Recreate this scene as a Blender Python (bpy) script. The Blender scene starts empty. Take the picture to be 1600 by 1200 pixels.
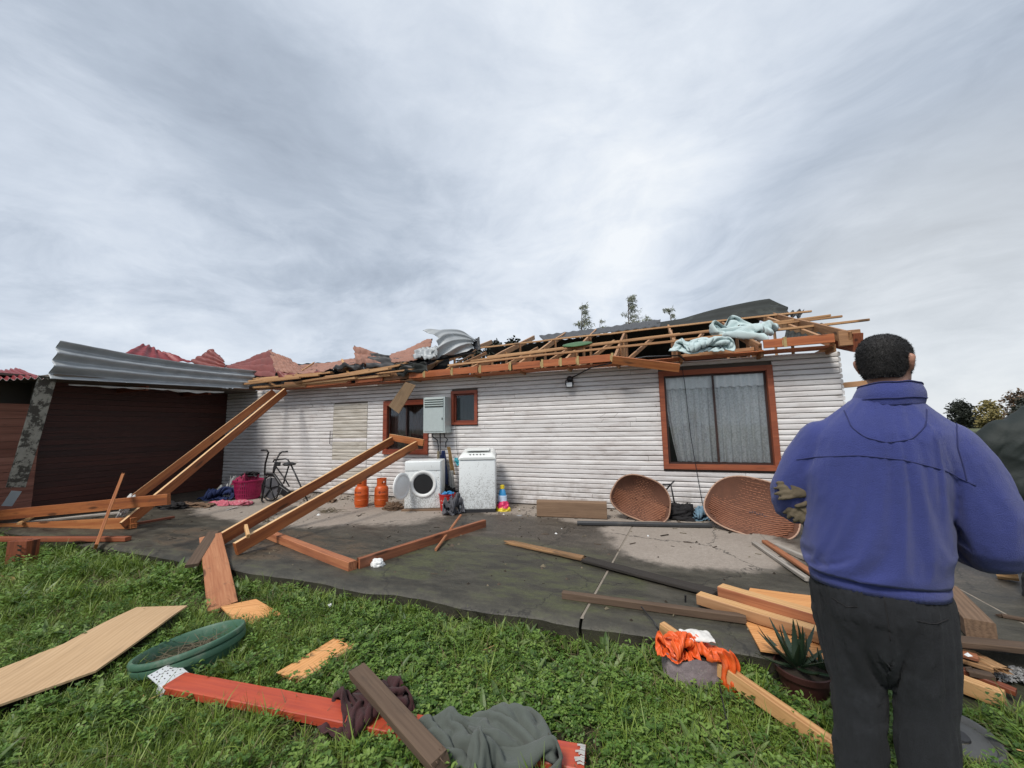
import bpy, bmesh, math, random, os
from mathutils import Vector as V, Matrix, noise as MN
from mathutils.bvhtree import BVHTree
R = math.radians
random.seed(7)
scene = bpy.context.scene
C = scene.collection

# ------------------------------------------------------------------ camera, sky, sun, exposure
FPX, PITCH, ROLL, CZ = 600.0, R(6.4), R(-1.0), 1.5
cam_d = bpy.data.cameras.new('camera'); cam = bpy.data.objects.new('camera', cam_d); C.objects.link(cam)
cam_d.sensor_width = 36; cam_d.lens = FPX / 1600 * 36; cam_d.clip_start = 0.05; cam_d.clip_end = 3000
cam.matrix_world = Matrix.Translation((0, 0, CZ)) @ Matrix.Rotation(math.pi / 2 + PITCH, 4, 'X') @ Matrix.Rotation(ROLL, 4, 'Z')
scene.camera = cam
CM = cam.matrix_world.to_3x3(); CP = V((0, 0, CZ))
scene.view_settings.view_transform = 'Standard'; scene.view_settings.look = 'None'
scene.view_settings.gamma = 1; scene.view_settings.use_curve_mapping = False
scene.view_settings.exposure = 1.0

SUN_EL, SUN_AZ = R(52), R(215)          # azimuth clockwise from +Y: behind the camera, to its left
sd = bpy.data.lights.new('sun', 'SUN'); sd.energy = 1.5; sd.angle = R(16); sd.color = (1, 0.95, 0.88)
sun = bpy.data.objects.new('sun', sd); C.objects.link(sun)
tosun = V((math.sin(SUN_AZ) * math.cos(SUN_EL), math.cos(SUN_AZ) * math.cos(SUN_EL), math.sin(SUN_EL)))
sun.rotation_euler = tosun.to_track_quat('Z', 'Y').to_euler()

def ray(px, py): return CM @ V(((px - 800) / FPX, (600 - py) / FPX, -1.0))

# ------------------------------------------------------------------ node helpers
class NT:
    def __init__(s, nt): s.t = nt
    def n(s, typ, ins=None, **kw):
        nd = s.t.nodes.new(typ)
        for k, v in kw.items(): setattr(nd, k, v)
        for k, v in (ins or {}).items(): s.put(nd.inputs[k], v)
        return nd
    def put(s, sock, v):
        if isinstance(v, bpy.types.NodeSocket): s.t.links.new(v, sock)
        elif isinstance(v, (tuple, list)) and sock.type == 'RGBA' and len(v) == 3: sock.default_value = (*v, 1)
        else: sock.default_value = v
    def m(s, op, a, b=0.0, c=0.0, clamp=False):
        nd = s.n('ShaderNodeMath', {0: a, 1: b, 2: c}, operation=op); nd.use_clamp = clamp; return nd.outputs[0]
    def vm(s, op, a, b=(0, 0, 0)):
        nd = s.n('ShaderNodeVectorMath', {0: a, 1: b}, operation=op)
        return nd.outputs['Value'] if op in ('DOT_PRODUCT', 'LENGTH', 'DISTANCE') else nd.outputs['Vector']
    def noise(s, vec, scale, detail=4, rough=.55, dist=0.0, col=False):
        nd = s.n('ShaderNodeTexNoise', {'Vector': vec, 'Scale': scale, 'Detail': detail, 'Roughness': rough, 'Distortion': dist})
        return nd.outputs['Color'] if col else nd.outputs['Fac']
    def voro(s, vec, scale, feature='F1', rnd=1.0):
        return s.n('ShaderNodeTexVoronoi', {'Vector': vec, 'Scale': scale, 'Randomness': rnd}, feature=feature).outputs['Distance']
    def ramp(s, f, stops, interp='LINEAR'):
        nd = s.n('ShaderNodeValToRGB', {0: f}); cr = nd.color_ramp; cr.interpolation = interp
        while len(cr.elements) < len(stops): cr.elements.new(.5)
        for e, (p, c) in zip(cr.elements, stops):
            e.position = p; e.color = (*((c, c, c) if isinstance(c, (int, float)) else c), 1)
        return nd.outputs[0]
    def step(s, f, a, b):
        return s.n('ShaderNodeMapRange', {0: f, 1: a, 2: b, 3: 0.0, 4: 1.0}, interpolation_type='SMOOTHSTEP').outputs[0]
    def mix(s, f, a, b, blend='MIX'):
        nd = s.n('ShaderNodeMix', data_type='RGBA', blend_type=blend)
        s.put(nd.inputs[0], f); s.put(nd.inputs[6], a); s.put(nd.inputs[7], b); return nd.outputs[2]
    def map(s, vec, scale=(1, 1, 1), loc=(0, 0, 0), rot=(0, 0, 0)):
        return s.n('ShaderNodeMapping', {'Vector': vec, 'Scale': scale, 'Location': loc, 'Rotation': rot}).outputs[0]
    def sep(s, vec): return s.n('ShaderNodeSeparateXYZ', {0: vec}).outputs
    def comb(s, x, y, z): return s.n('ShaderNodeCombineXYZ', {0: x, 1: y, 2: z}).outputs[0]

MATS = {}
def new_mat(name):
    m = bpy.data.materials.new(name); m.use_nodes = True; nt = NT(m.node_tree)
    b = m.node_tree.nodes['Principled BSDF']; MATS[name] = m
    return m, nt, b
def objvec(nt, rnd=True):
    v = nt.n('ShaderNodeTexCoord').outputs['Object']
    if not rnd: return v
    r = nt.n('ShaderNodeObjectInfo').outputs['Random']
    return nt.vm('ADD', v, nt.comb(nt.m('MULTIPLY', r, 37.0), nt.m('MULTIPLY', r, 91.0), nt.m('MULTIPLY', r, 53.0)))
def objrand(nt): return nt.n('ShaderNodeObjectInfo').outputs['Random']
def bump(nt, b, h, strength=.3, dist=.01):
    nt.put(b.inputs['Normal'], nt.n('ShaderNodeBump', {'Height': h, 'Strength': strength, 'Distance': dist}).outputs[0])

# sky: thin physical sky seen through an almost closed overcast deck
w = bpy.data.worlds.new('World'); scene.world = w; w.use_nodes = True
wt = NT(w.node_tree); w.node_tree.nodes.clear()
sky = wt.n('ShaderNodeTexSky', sky_type='NISHITA', sun_disc=False, sun_elevation=SUN_EL, sun_rotation=SUN_AZ)
d = wt.vm('NORMALIZE', wt.n('ShaderNodeTexCoord').outputs['Generated'])
dx, dy, dz = wt.sep(d)
dv = wt.comb(dx, dy, wt.m('MULTIPLY', dz, 1.9))                 # cloud cells flatter than they are wide
wp = wt.n('ShaderNodeVectorMath', {0: wt.noise(dv, 1.3, 3, .5, col=True), 1: (.5, .5, .5)}, operation='SUBTRACT').outputs['Vector']
dv2 = wt.vm('ADD', dv, wt.n('ShaderNodeVectorMath', {0: wp, 'Scale': .55}, operation='SCALE').outputs['Vector'])
n1 = wt.noise(dv2, 1.5, 10, .58)
n2 = wt.noise(wt.map(dv2, loc=(7.3, 2.1, 4.0)), 3.6, 10, .62)
n3 = wt.noise(wt.map(dv2, scale=(1, 1, 1.7), loc=(3.3, 9.1, 1.0)), 9.0, 8, .62)
bil = wt.m('ABSOLUTE', wt.m('SUBTRACT', n2, .5))                  # billowed edges
lowc = wt.m('SUBTRACT', 1.0, wt.step(dz, .15, .75))              # finer, crisper cloud toward the horizon
cl = wt.m('ADD', wt.m('MULTIPLY', wt.m('SUBTRACT', n1, .5), 1.15), wt.m('ADD', wt.m('MULTIPLY', wt.m('SUBTRACT', n2, .5), .55), wt.m('MULTIPLY', wt.m('SUBTRACT', n3, .5), wt.m('ADD', .18, wt.m('MULTIPLY', lowc, .38)))))
cl = wt.m('ADD', cl, wt.m('MULTIPLY', wt.m('SUBTRACT', .09, bil), wt.m('MULTIPLY', lowc, .8)))
tot = wt.m('ADD', cl, 0.5)
# banks of thicker and thinner cloud, by direction
for px, py, sig, amp in ((230, 330, 20, -.16), (600, 330, 16, -.12), (520, 60, 14, -.04), (1080, 120, 20, .22), (860, 380, 12, .14), (1330, 400, 13, -.20),
                         (1560, 220, 14, -.15), (1560, 520, 14, .30), (1480, 30, 14, -.08), (60, 540, 16, .20), (1500, 330, 12, -.10), (1150, 470, 8, -.12), (450, 520, 12, .10), (760, 180, 12, .10)):
    dot = wt.vm('DOT_PRODUCT', d, tuple(ray(px, py).normalized()))
    tot = wt.m('ADD', tot, wt.m('MULTIPLY', wt.step(dot, math.cos(R(sig * 1.9)), 1.0), amp))
cc = wt.ramp(tot, [(0.0, (.180, .208, .252)), (.33, (.250, .284, .334)), (.56, (.328, .362, .412)), (.80, (.405, .435, .476)), (1.0, (.475, .494, .514))])
warm = wt.step(wt.vm('DOT_PRODUCT', d, tuple(ray(1520, 540).normalized())), math.cos(R(26)), 1.0)
cc = wt.mix(wt.m('MULTIPLY', warm, .38), cc, (.455, .452, .428))
b1 = wt.n('ShaderNodeBackground', {0: sky.outputs[0], 1: .055}); b2 = wt.n('ShaderNodeBackground', {0: cc, 1: 1.0})
mx = wt.n('ShaderNodeMixShader', {0: .93}); w.node_tree.links.new(b1.outputs[0], mx.inputs[1]); w.node_tree.links.new(b2.outputs[0], mx.inputs[2])
w.node_tree.links.new(mx.outputs[0], wt.n('ShaderNodeOutputWorld').inputs[0])

# ------------------------------------------------------------------ where things are
SZ = 0.16                                   # top of the concrete above the lawn
def at_z(px, py, z): dr = ray(px, py); return CP + dr * ((z - CZ) / dr.z)
O = at_z(830, 789, SZ)
TH = R(20.4)
U = V((math.cos(TH), -math.sin(TH), 0)); NI = V((math.sin(TH), math.cos(TH), 0))     # along the long wall / into the house
HM = Matrix.Translation((O.x, O.y, 0)) @ Matrix.Rotation(-TH, 4, 'Z')
HI = HM.inverted()
def hw(x, y, z): return HM @ V((x, y, z))
def at_w(px, py, off=0.0):                  # on a plane parallel to the long wall, off = metres behind its face
    dr = ray(px, py); return CP + dr * (((O - CP).dot(NI) + off) / dr.dot(NI))
def wl(px, py, off=0.0): return HI @ at_w(px, py, off)
def at_y(px, py, y): dr = ray(px, py); return CP + dr * (y / dr.y)
def at_x(px, py, X):                        # on a plane across the house at house x = X
    dr = ray(px, py); return CP + dr * (((O - CP).dot(U) + X) / dr.dot(U))

# ------------------------------------------------------------------ object helpers
def tag(o, label=None, cat=None, group=None, kind=None):
    if label: o['label'] = label
    if cat: o['category'] = cat
    if group: o['group'] = group
    if kind: o['kind'] = kind
    return o
def link(o, parent=None, mw=None):
    C.objects.link(o)
    if parent: o.parent = parent
    if mw is not None: o.matrix_local = mw
    return o
def thing(name, label, cat, loc=(0, 0, 0), rz=0.0, group=None, mw=None):
    o = bpy.data.objects.new(name, None); C.objects.link(o); o.empty_display_size = .1
    o.matrix_world = mw if mw is not None else Matrix.Translation(loc) @ Matrix.Rotation(rz, 4, 'Z')
    return tag(o, label, cat, group)
class MB:
    def __init__(s): s.v = []; s.f = []; s.mi = []
    def add(s, vs, fs, mi=0):
        o = len(s.v); s.v += [tuple(v) for v in vs]; s.f += [tuple(i + o for i in f) for f in fs]; s.mi += [mi] * len(fs); return s
    def box(s, x0, x1, y0, y1, z0, z1, mi=0, M=None):
        vs = [V((x, y, z)) for z in (z0, z1) for y in (y0, y1) for x in (x0, x1)]
        if M: vs = [M @ v for v in vs]
        return s.add(vs, [(0, 2, 3, 1), (4, 5, 7, 6), (0, 1, 5, 4), (2, 6, 7, 3), (1, 3, 7, 5), (0, 4, 6, 2)], mi)
    def rbox(s, x0, x1, y0, y1, z0, z1, r=.01, mi=0, M=None, seg=3):   # box with rounded vertical and horizontal edges
        bm = bmesh.new(); bmesh.ops.create_cube(bm, size=1)
        for v in bm.verts: v.co = V(((x0 + x1) / 2 + v.co.x * (x1 - x0), (y0 + y1) / 2 + v.co.y * (y1 - y0), (z0 + z1) / 2 + v.co.z * (z1 - z0)))
        bmesh.ops.bevel(bm, geom=bm.edges[:], offset=r, segments=seg, affect='EDGES', profile=.5)
        bm.verts.index_update(); vs = [v.co.copy() for v in bm.verts]; fs = [[v.index for v in f.verts] for f in bm.faces]; bm.free()
        if M: vs = [M @ v for v in vs]
        return s.add(vs, fs, mi)
    def tube(s, pts, r, n=8, mi=0, cap=True):
        pts = [V(p) for p in pts]; rr = r if isinstance(r, (list, tuple)) else [r] * len(pts)
        vs = []; fs = []; up = None
        for i, p in enumerate(pts):
            t = (pts[min(i + 1, len(pts) - 1)] - pts[max(i - 1, 0)]).normalized()
            if up is None: up = t.orthogonal().normalized()
            up = (up - t * up.dot(t)).normalized(); sd_ = t.cross(up)
            for k in range(n):
                a = 2 * math.pi * k / n; vs.append(p + (up * math.cos(a) + sd_ * math.sin(a)) * rr[i])
        for i in range(len(pts) - 1):
            for k in range(n): fs.append((i * n + k, i * n + (k + 1) % n, (i + 1) * n + (k + 1) % n, (i + 1) * n + k))
        if cap: fs += [tuple(range(n))[::-1], tuple(range((len(pts) - 1) * n, len(pts) * n))]
        return s.add(vs, fs, mi)
    def lathe(s, prof, n=28, mi=0, M=None):
        vs = []; fs = []
        for r_, z in prof:
            for k in range(n):
                a = 2 * math.pi * k / n; v = V((r_ * math.cos(a), r_ * math.sin(a), z)); vs.append(M @ v if M else v)
        for i in range(len(prof) - 1):
            for k in range(n): fs.append((i * n + k, i * n + (k + 1) % n, (i + 1) * n + (k + 1) % n, (i + 1) * n + k))
        return s.add(vs, fs, mi)
    def rings(s, rings, cap=True, mi=0):
        n = len(rings[0]); vs = [v for r_ in rings for v in r_]; fs = []
        for i in range(len(rings) - 1):
            for k in range(n): fs.append((i * n + k, i * n + (k + 1) % n, (i + 1) * n + (k + 1) % n, (i + 1) * n + k))
        if cap: fs += [tuple(range(n))[::-1], tuple(range((len(rings) - 1) * n, len(rings) * n))]
        return s.add(vs, fs, mi)
    def grid(s, fn, nu, nv, mi=0, closed_u=False):
        vs = [V(fn(i / nu, j / nv)) for j in range(nv + 1) for i in range(nu + 1)]; fs = []
        for j in range(nv):
            for i in range(nu):
                a = j * (nu + 1) + i; fs.append((a, a + 1, a + nu + 2, a + nu + 1))
        return s.add(vs, fs, mi)
    def prism(s, poly, z0, z1, mi=0):
        n = len(poly); vs = [V((p[0], p[1], z0)) for p in poly] + [V((p[0], p[1], z1)) for p in poly]
        return s.add(vs, [tuple(range(n))[::-1], tuple(range(n, 2 * n))] + [(k, (k + 1) % n, n + (k + 1) % n, n + k) for k in range(n)], mi)
    def mesh(s, name, mats, smooth=False, fix=True):
        me = bpy.data.meshes.new(name); me.from_pydata(s.v, [], s.f)
        for m in (mats if isinstance(mats, (list, tuple)) else [mats]): me.materials.append(m)
        if any(s.mi): me.polygons.foreach_set('material_index', s.mi)
        if fix:
            bm = bmesh.new(); bm.from_mesh(me); bmesh.ops.recalc_face_normals(bm, faces=bm.faces); bm.to_mesh(me); bm.free()
        if smooth:
            me.shade_smooth()
            if isinstance(smooth, (int, float)) and smooth is not True: me.set_sharp_from_angle(angle=R(smooth))
        me.update(); return me
    def build(s, name, mats, parent=None, smooth=False, mw=None, fix=True):
        return link(bpy.data.objects.new(name, s.mesh(name, mats, smooth, fix)), parent, mw)
def inv(root): return root.matrix_world.inverted()
FOOT = []                                     # outlines on the lawn that no grass grows through
def frame_x(p0, p1, up=V((0, 0, 1))):
    x = (p1 - p0).normalized(); z = V(up) - x * V(up).dot(x)
    z = z.normalized() if z.length > 1e-4 else x.orthogonal().normalized(); y = z.cross(x)
    return Matrix(((x.x, y.x, z.x, p0.x), (x.y, y.y, z.y, p0.y), (x.z, y.z, z.z, p0.z), (0, 0, 0, 1)))
def beam_mesh(name, L, w_, h, mat, seg=8, warp=.004, rag=0.0, rag0=0.0, ch=.004, seed=0):
    rnd = random.Random(seed or int(L * 977 + w_ * 3331 + len(name) * 17)); b = MB(); a, c = w_ / 2, h / 2
    prof = [(-a + ch, -c), (a - ch, -c), (a, -c + ch), (a, c - ch), (a - ch, c), (-a + ch, c), (-a, c - ch), (-a, -c + ch)]
    rr = []; o1, o2 = rnd.random() * 50, rnd.random() * 50
    for i in range(seg + 1):
        t = i / seg; x = L * t
        wy = MN.noise(V((x * .9, o1, 0))) * warp * L; wz = MN.noise(V((x * .9, o2, 5))) * warp * L
        ring = []
        for (y, z) in prof:
            xx = x
            if i == seg and rag: xx -= rnd.random() * rag
            if i == 0 and rag0: xx += rnd.random() * rag0
            ring.append(V((xx, y + wy + rnd.uniform(-.0012, .0012), z + wz + rnd.uniform(-.0012, .0012))))
        rr.append(ring)
    b.rings(rr)
    for end, amt in ((1, rag), (0, rag0)):      # splinters left at a torn end
        if not amt: continue
        for k in range(7):
            y, z = rnd.uniform(-a, a) * .85, rnd.uniform(-c, c) * .85; l = rnd.uniform(.3, 1) * amt; t = rnd.uniform(.003, .009)
            x0 = L - amt if end else amt; x1 = L - amt + l if end else amt - l
            b.add([(x0, y - t, z - t), (x0, y + t, z - t), (x0, y + t, z + t), (x0, y - t, z + t), (x1 + (l * .4 if end else -l * .4), y, z)], [(0, 1, 4), (1, 2, 4), (2, 3, 4), (3, 0, 4), (3, 2, 1, 0)])
    return b.mesh(name, mat, smooth=25)
def beam(name, p0, p1, w_, h, mat, label=None, cat=None, group=None, up=(0, 0, 1), roll=0.0, parent=None, foot=False, edge=None, **kw):
    """a length of timber between two points on its axis; w_ across, h along up"""
    p0, p1 = V(p0), V(p1)
    M = frame_x(p0, p1, V(up)) @ Matrix.Rotation(roll, 4, 'X')
    o = bpy.data.objects.new(name, beam_mesh(name, (p1 - p0).length, w_, h, mat, **kw)); C.objects.link(o)
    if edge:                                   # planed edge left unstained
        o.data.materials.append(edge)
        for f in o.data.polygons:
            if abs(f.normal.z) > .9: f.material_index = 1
    if parent: o.parent = parent; o.matrix_local = inv(parent) @ M
    else: o.matrix_world = M
    if foot:
        s = frame_x(V((p0.x, p0.y, 0)), V((p1.x, p1.y, 0))); L = (V((p1.x, p1.y, 0)) - V((p0.x, p0.y, 0))).length
        FOOT.append([(s @ V(q)).xy for q in ((0, -w_ / 2, 0), (L, -w_ / 2, 0), (L, w_ / 2, 0), (0, w_ / 2, 0))])
    return tag(o, label, cat, group)
def slab_poly(name, pts, thick, mat, label=None, cat=None, group=None, axis=None, parent=None, bend=0.0, foot=True, ncut=10):
    """flat board with an irregular outline; pts are world points of its top face, axis = grain direction"""
    pts = [V(p) for p in pts]; c = sum(pts, V()) / len(pts)
    nrm = V()
    for i in range(len(pts)): nrm += (pts[i] - c).cross(pts[(i + 1) % len(pts)] - c)
    nrm.normalize()
    if nrm.z < 0: nrm = -nrm; pts = pts[::-1]
    ax = V(axis) if axis else max((pts[(i + 1) % len(pts)] - pts[i] for i in range(len(pts))), key=lambda q: q.length)
    M = frame_x(c, c + ax, nrm); Mi = M.inverted(); lo = [Mi @ p for p in pts]
    bm = bmesh.new(); f = bm.faces.new([bm.verts.new((p.x, p.y, 0)) for p in lo])
    xs = [p.x for p in lo]
    for k in range(1, ncut):
        x = min(xs) + (max(xs) - min(xs)) * k / ncut
        bmesh.ops.bisect_plane(bm, geom=bm.verts[:] + bm.edges[:] + bm.faces[:], plane_co=(x, 0, 0), plane_no=(1, 0, 0))
    g = bmesh.ops.extrude_face_region(bm, geom=bm.faces[:])
    for v in g['geom']:
        if isinstance(v, bmesh.types.BMVert): v.co.z -= thick
    for v in bm.verts: v.co.z += MN.noise(V((v.co.x * 1.3, v.co.y * .8, c.x))) * bend
    bmesh.ops.recalc_face_normals(bm, faces=bm.faces)
    me = bpy.data.meshes.new(name); bm.to_mesh(me); bm.free(); me.materials.append(mat)
    o = bpy.data.objects.new(name, me); C.objects.link(o)
    if parent: o.parent = parent; o.matrix_local = inv(parent) @ M
    else: o.matrix_world = M
    if foot: FOOT.append([p.xy for p in pts])
    return tag(o, label, cat, group)
def solid(o, t, off=1.0, mat_off=0):
    m = o.modifiers.new('thick', 'SOLIDIFY'); m.thickness = t; m.offset = off; m.material_offset = mat_off; m.material_offset_rim = mat_off
    return o
# ------------------------------------------------------------------ materials
def wood(name, light, mid, dark, grain=1.0, rough=.62, knots=.9, dirt=.25, dirtcol=(.05, .035, .025), bumpS=.25, streak=.5):
    m, nt, b = new_mat(name); v = objvec(nt)
    g1 = nt.noise(nt.map(v, scale=(.7, 10, 10)), 2.2 * grain, 6, .6, 1.2)
    g2 = nt.noise(nt.map(v, scale=(2.5, 120, 120)), 1.0, 4, .6)
    wv = nt.n('ShaderNodeTexWave', {'Vector': nt.map(v, scale=(.25, 6, 6)), 'Scale': 2.0 * grain, 'Distortion': 7.0, 'Detail': 3, 'Detail Scale': 1.2}, wave_type='BANDS', bands_direction='Y').outputs['Fac']
    f = nt.m('ADD', nt.m('MULTIPLY', g1, .55), nt.m('ADD', nt.m('MULTIPLY', wv, .18 * streak * 2), nt.m('MULTIPLY', g2, .25)))
    f = nt.m('ADD', f, nt.m('MULTIPLY', nt.m('SUBTRACT', objrand(nt), .5), .26))
    col = nt.ramp(f, [(.22, dark), (.48, mid), (.78, light)])
    kd = nt.voro(nt.map(v, scale=(1.6, 7, 7)), 1.0)
    kn = nt.m('MULTIPLY', nt.m('SUBTRACT', 1.0, nt.step(kd, .09, .20)), knots)
    col = nt.mix(kn, col, tuple(c * .22 for c in mid))
    dn = nt.step(nt.noise(nt.map(v, scale=(1, 2, 2)), 3.5, 7, .68), .56, .74)
    col = nt.mix(nt.m('MULTIPLY', dn, dirt), col, dirtcol)
    nt.put(b.inputs['Base Color'], col); b.inputs['Roughness'].default_value = rough
    bump(nt, b, nt.m('ADD', g2, nt.m('MULTIPLY', g1, .6)), bumpS, .004)
    return m
W_ORANGE = wood('orange_stained_timber', (.46, .185, .060), (.33, .105, .030), (.17, .045, .014), dirt=.5)
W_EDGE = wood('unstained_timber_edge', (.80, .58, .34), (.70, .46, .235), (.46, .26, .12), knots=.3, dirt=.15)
W_ORANGE2 = wood('weathered_orange_timber', (.50, .215, .10), (.35, .125, .055), (.18, .06, .028), dirt=.4, bumpS=.4)
W_BROWN = wood('brown_red_stained_timber', (.28, .085, .036), (.20, .052, .020), (.09, .022, .010), dirt=.4)
W_FASCIA = wood('orange_stained_fascia', (.47, .155, .052), (.36, .10, .030), (.17, .042, .014), dirt=.35)
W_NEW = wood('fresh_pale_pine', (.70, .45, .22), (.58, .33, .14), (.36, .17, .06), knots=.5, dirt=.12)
W_ROUGH = wood('rough_sawn_orange_board', (.46, .215, .105), (.33, .125, .055), (.15, .05, .024), dirt=.75, grain=1.1, bumpS=.5, streak=.2, rough=.8)
W_PLY = wood('tan_plywood', (.58, .40, .235), (.48, .315, .17), (.36, .225, .115), knots=.15, dirt=.14, grain=.8, bumpS=.15)
W_PLYO = wood('orange_plywood', (.74, .40, .17), (.62, .29, .10), (.42, .17, .055), knots=.3, dirt=.14, bumpS=.2)
W_RED = wood('red_painted_timber', (.56, .105, .042), (.45, .070, .030), (.28, .038, .024), knots=.5, dirt=.85, rough=.5, dirtcol=(.33, .045, .085), streak=.12, bumpS=.12)
W_DARK = wood('dark_weathered_timber', (.15, .10, .066), (.095, .06, .038), (.04, .025, .016), dirt=.6, streak=.15, bumpS=.6, rough=.85)
W_CHAR = wood('blackened_rotten_timber', (.065, .052, .042), (.032, .026, .021), (.012, .010, .008), dirt=.3, bumpS=1.0, rough=.85)
W_CHAR2 = wood('rotten_splintered_wood', (.55, .36, .18), (.33, .18, .08), (.05, .035, .02), dirt=.5, bumpS=1.0, rough=.85, grain=2)
W_GREY = wood('grey_weathered_wood', (.46, .42, .37), (.30, .27, .235), (.10, .085, .07), dirt=.4, bumpS=.7, rough=.85)
W_TRUSS = wood('roof_timber', (.50, .29, .15), (.36, .185, .085), (.18, .085, .04), dirt=.3)
W_BATTEN = wood('roof_batten', (.56, .34, .17), (.43, .235, .105), (.24, .115, .05), dirt=.25)
W_FRAME = wood('red_brown_window_timber', (.30, .072, .034), (.235, .050, .023), (.12, .026, .014), knots=.2, dirt=.25, rough=.5)
W_PINK = wood('pinkish_brown_plank', (.34, .155, .11), (.27, .115, .08), (.16, .06, .04), knots=.3, dirt=.3, rough=.8)
W_REDWALL = wood('dark_red_plank', (.070, .016, .008), (.046, .0095, .005), (.020, .005, .003), knots=.2, dirt=.35, rough=.6)
W_PLYGREY = wood('brown_board', (.34, .24, .15), (.25, .165, .095), (.15, .09, .05), knots=.3, dirt=.3)

def plain(name, col, rough=.6, metal=0.0, var=.25, scale=8, bumpS=.0, dirt=0.0, dirtcol=(.06, .05, .04), dscale=9, coat=0.0, sheen=0.0, fine=0.0, rnd=True, dthr=(.52, .70)):
    m, nt, b = new_mat(name); v = objvec(nt, rnd)
    n = nt.noise(v, scale, 6, .6)
    k = nt.m('ADD', 1 - var, nt.m('MULTIPLY', n, var * 2))
    c = nt.vm('MULTIPLY', nt.n('ShaderNodeCombineXYZ', {0: col[0], 1: col[1], 2: col[2]}).outputs[0], nt.comb(k, k, k))
    if dirt:
        dn = nt.step(nt.noise(v, dscale, 8, .7), *dthr); c = nt.mix(nt.m('MULTIPLY', dn, dirt), c, dirtcol)
    nt.put(b.inputs['Base Color'], c); b.inputs['Metallic'].default_value = metal
    nt.put(b.inputs['Roughness'], nt.m('ADD', rough - .08, nt.m('MULTIPLY', n, .16)))
    if coat: b.inputs['Coat Weight'].default_value = coat
    if sheen: b.inputs['Sheen Weight'].default_value = sheen; b.inputs['Sheen Roughness'].default_value = .5
    if bumpS or fine:
        h = nt.noise(v, scale * 4, 5, .65) if not fine else nt.m('ADD', nt.noise(v, fine, 3, .7), nt.noise(v, scale * 3, 4, .6))
        bump(nt, b, h, bumpS, .006)
    return m
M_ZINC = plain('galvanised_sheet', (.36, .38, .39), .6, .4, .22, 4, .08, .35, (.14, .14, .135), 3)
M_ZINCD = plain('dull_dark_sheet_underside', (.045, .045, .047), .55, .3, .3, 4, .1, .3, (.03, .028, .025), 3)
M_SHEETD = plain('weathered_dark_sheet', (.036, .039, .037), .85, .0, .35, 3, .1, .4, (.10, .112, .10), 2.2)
MATS['weathered_dark_sheet'].node_tree.nodes['Principled BSDF'].inputs['Specular IOR Level'].default_value = .2
M_TILE = plain('terracotta_painted_sheet', (.30, .150, .108), .75, .0, .3, 3, .1, .75, (.10, .062, .052), 9)
M_TILER = plain('red_painted_sheet', (.19, .045, .036), .5, .1, .3, 3, .1, .35, (.10, .04, .035), 4)
M_REDROOF = plain('crimson_painted_sheet', (.20, .018, .022), .5, .1, .25, 3, .1, .2, (.08, .02, .02), 4)
M_BLACK = plain('black_painted_metal', (.018, .018, .02), .42, .2, .3, 10, 0, .2, (.08, .07, .06), 12)
M_RUBBER = plain('black_plastic', (.022, .022, .024), .5, 0, .3, 8, .1)
M_PIPE = plain('black_pipe', (.035, .036, .038), .4, 0, .3, 5, 0, .3, (.12, .11, .10), 6)
M_STRAP = plain('brassy_steel_strap', (.50, .36, .16), .4, .7, .3, 14, .1, .3)
M_GALV = plain('cabinet_steel', (.50, .56, .55), .38, .35, .10, 20, .04, .22, (.22, .24, .24), 30)
M_WHITE = plain('white_enamel', (.74, .76, .74), .32, 0, .05, 5, 0, 0)
M_PLASTW = plain('white_plastic', (.72, .73, .72), .45, 0, .06, 6, 0, .15, (.3, .28, .25), 20)
M_ORG = plain('orange_enamel', (.52, .085, .010), .42, 0, .10, 8, .03, .18, (.25, .06, .02), 14)
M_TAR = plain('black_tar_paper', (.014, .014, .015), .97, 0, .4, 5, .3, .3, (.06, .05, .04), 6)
MATS['black_tar_paper'].node_tree.nodes['Principled BSDF'].inputs['Specular IOR Level'].default_value = .1
M_INK = plain('dark_print', (.04, .012, .015), .6, 0, .2)
M_INKW = plain('pale_print', (.72, .62, .55), .6, 0, .2)
M_LENS = plain('lamp_glass', (.62, .64, .66), .15, 0, .05)
M_DRUM = plain('drum_dark', (.012, .012, .013), .4, 0, .2)
M_INSUL = plain('pale_blue_green_insulation', (.47, .57, .57), .85, 0, .14, 6, .5, .12, (.30, .34, .33), 5)
M_GREENLEAF = plain('green_sheet', (.045, .12, .04), .6, 0, .25, 6)
M_TUB = plain('green_plastic_tub', (.050, .125, .078), .55, 0, .25, 5, .1, .7, (.17, .20, .15), 10)
M_SOIL = plain('dark_soil', (.028, .020, .013), .95, 0, .4, 14, .8)
M_STRAW = plain('dead_stalk', (.15, .125, .08), .8, 0, .3, 20)
M_BAGO = plain('orange_plastic_bag', (.74, .115, .022), .42, 0, .16, 16, .35, .2, (.75, .55, .45), 12)
M_BAGW = plain('white_plastic_bag', (.70, .68, .64), .45, 0, .12, 14, .3, .15, (.4, .35, .3), 10)
M_SACK = plain('worn_woven_sack', (.25, .20, .21), .8, 0, .45, 30, .4, .5, (.55, .50, .46), 26)
M_POT = plain('red_brown_pot', (.040, .011, .008), .6, 0, .2, 8, .1, .3, (.05, .02, .015), 9)
M_GREYC = plain('grey_fleece_cloth', (.085, .098, .085), .95, 0, .18, 5, .5, .12, (.05, .05, .04), 4, 0, .12, 260)
M_MAROON = plain('maroon_knit', (.045, .013, .014), .95, 0, .25, 6, .5, .1, (.02, .01, .01), 4, 0, .06, 260)
M_PLATE = plain('white_painted_plate', (.66, .68, .68), .45, .1, .10, 9, .08, .2, (.35, .33, .30), 25)
M_PINKB = plain('magenta_plastic', (.32, .012, .075), .45, 0, .15, 8)
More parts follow.
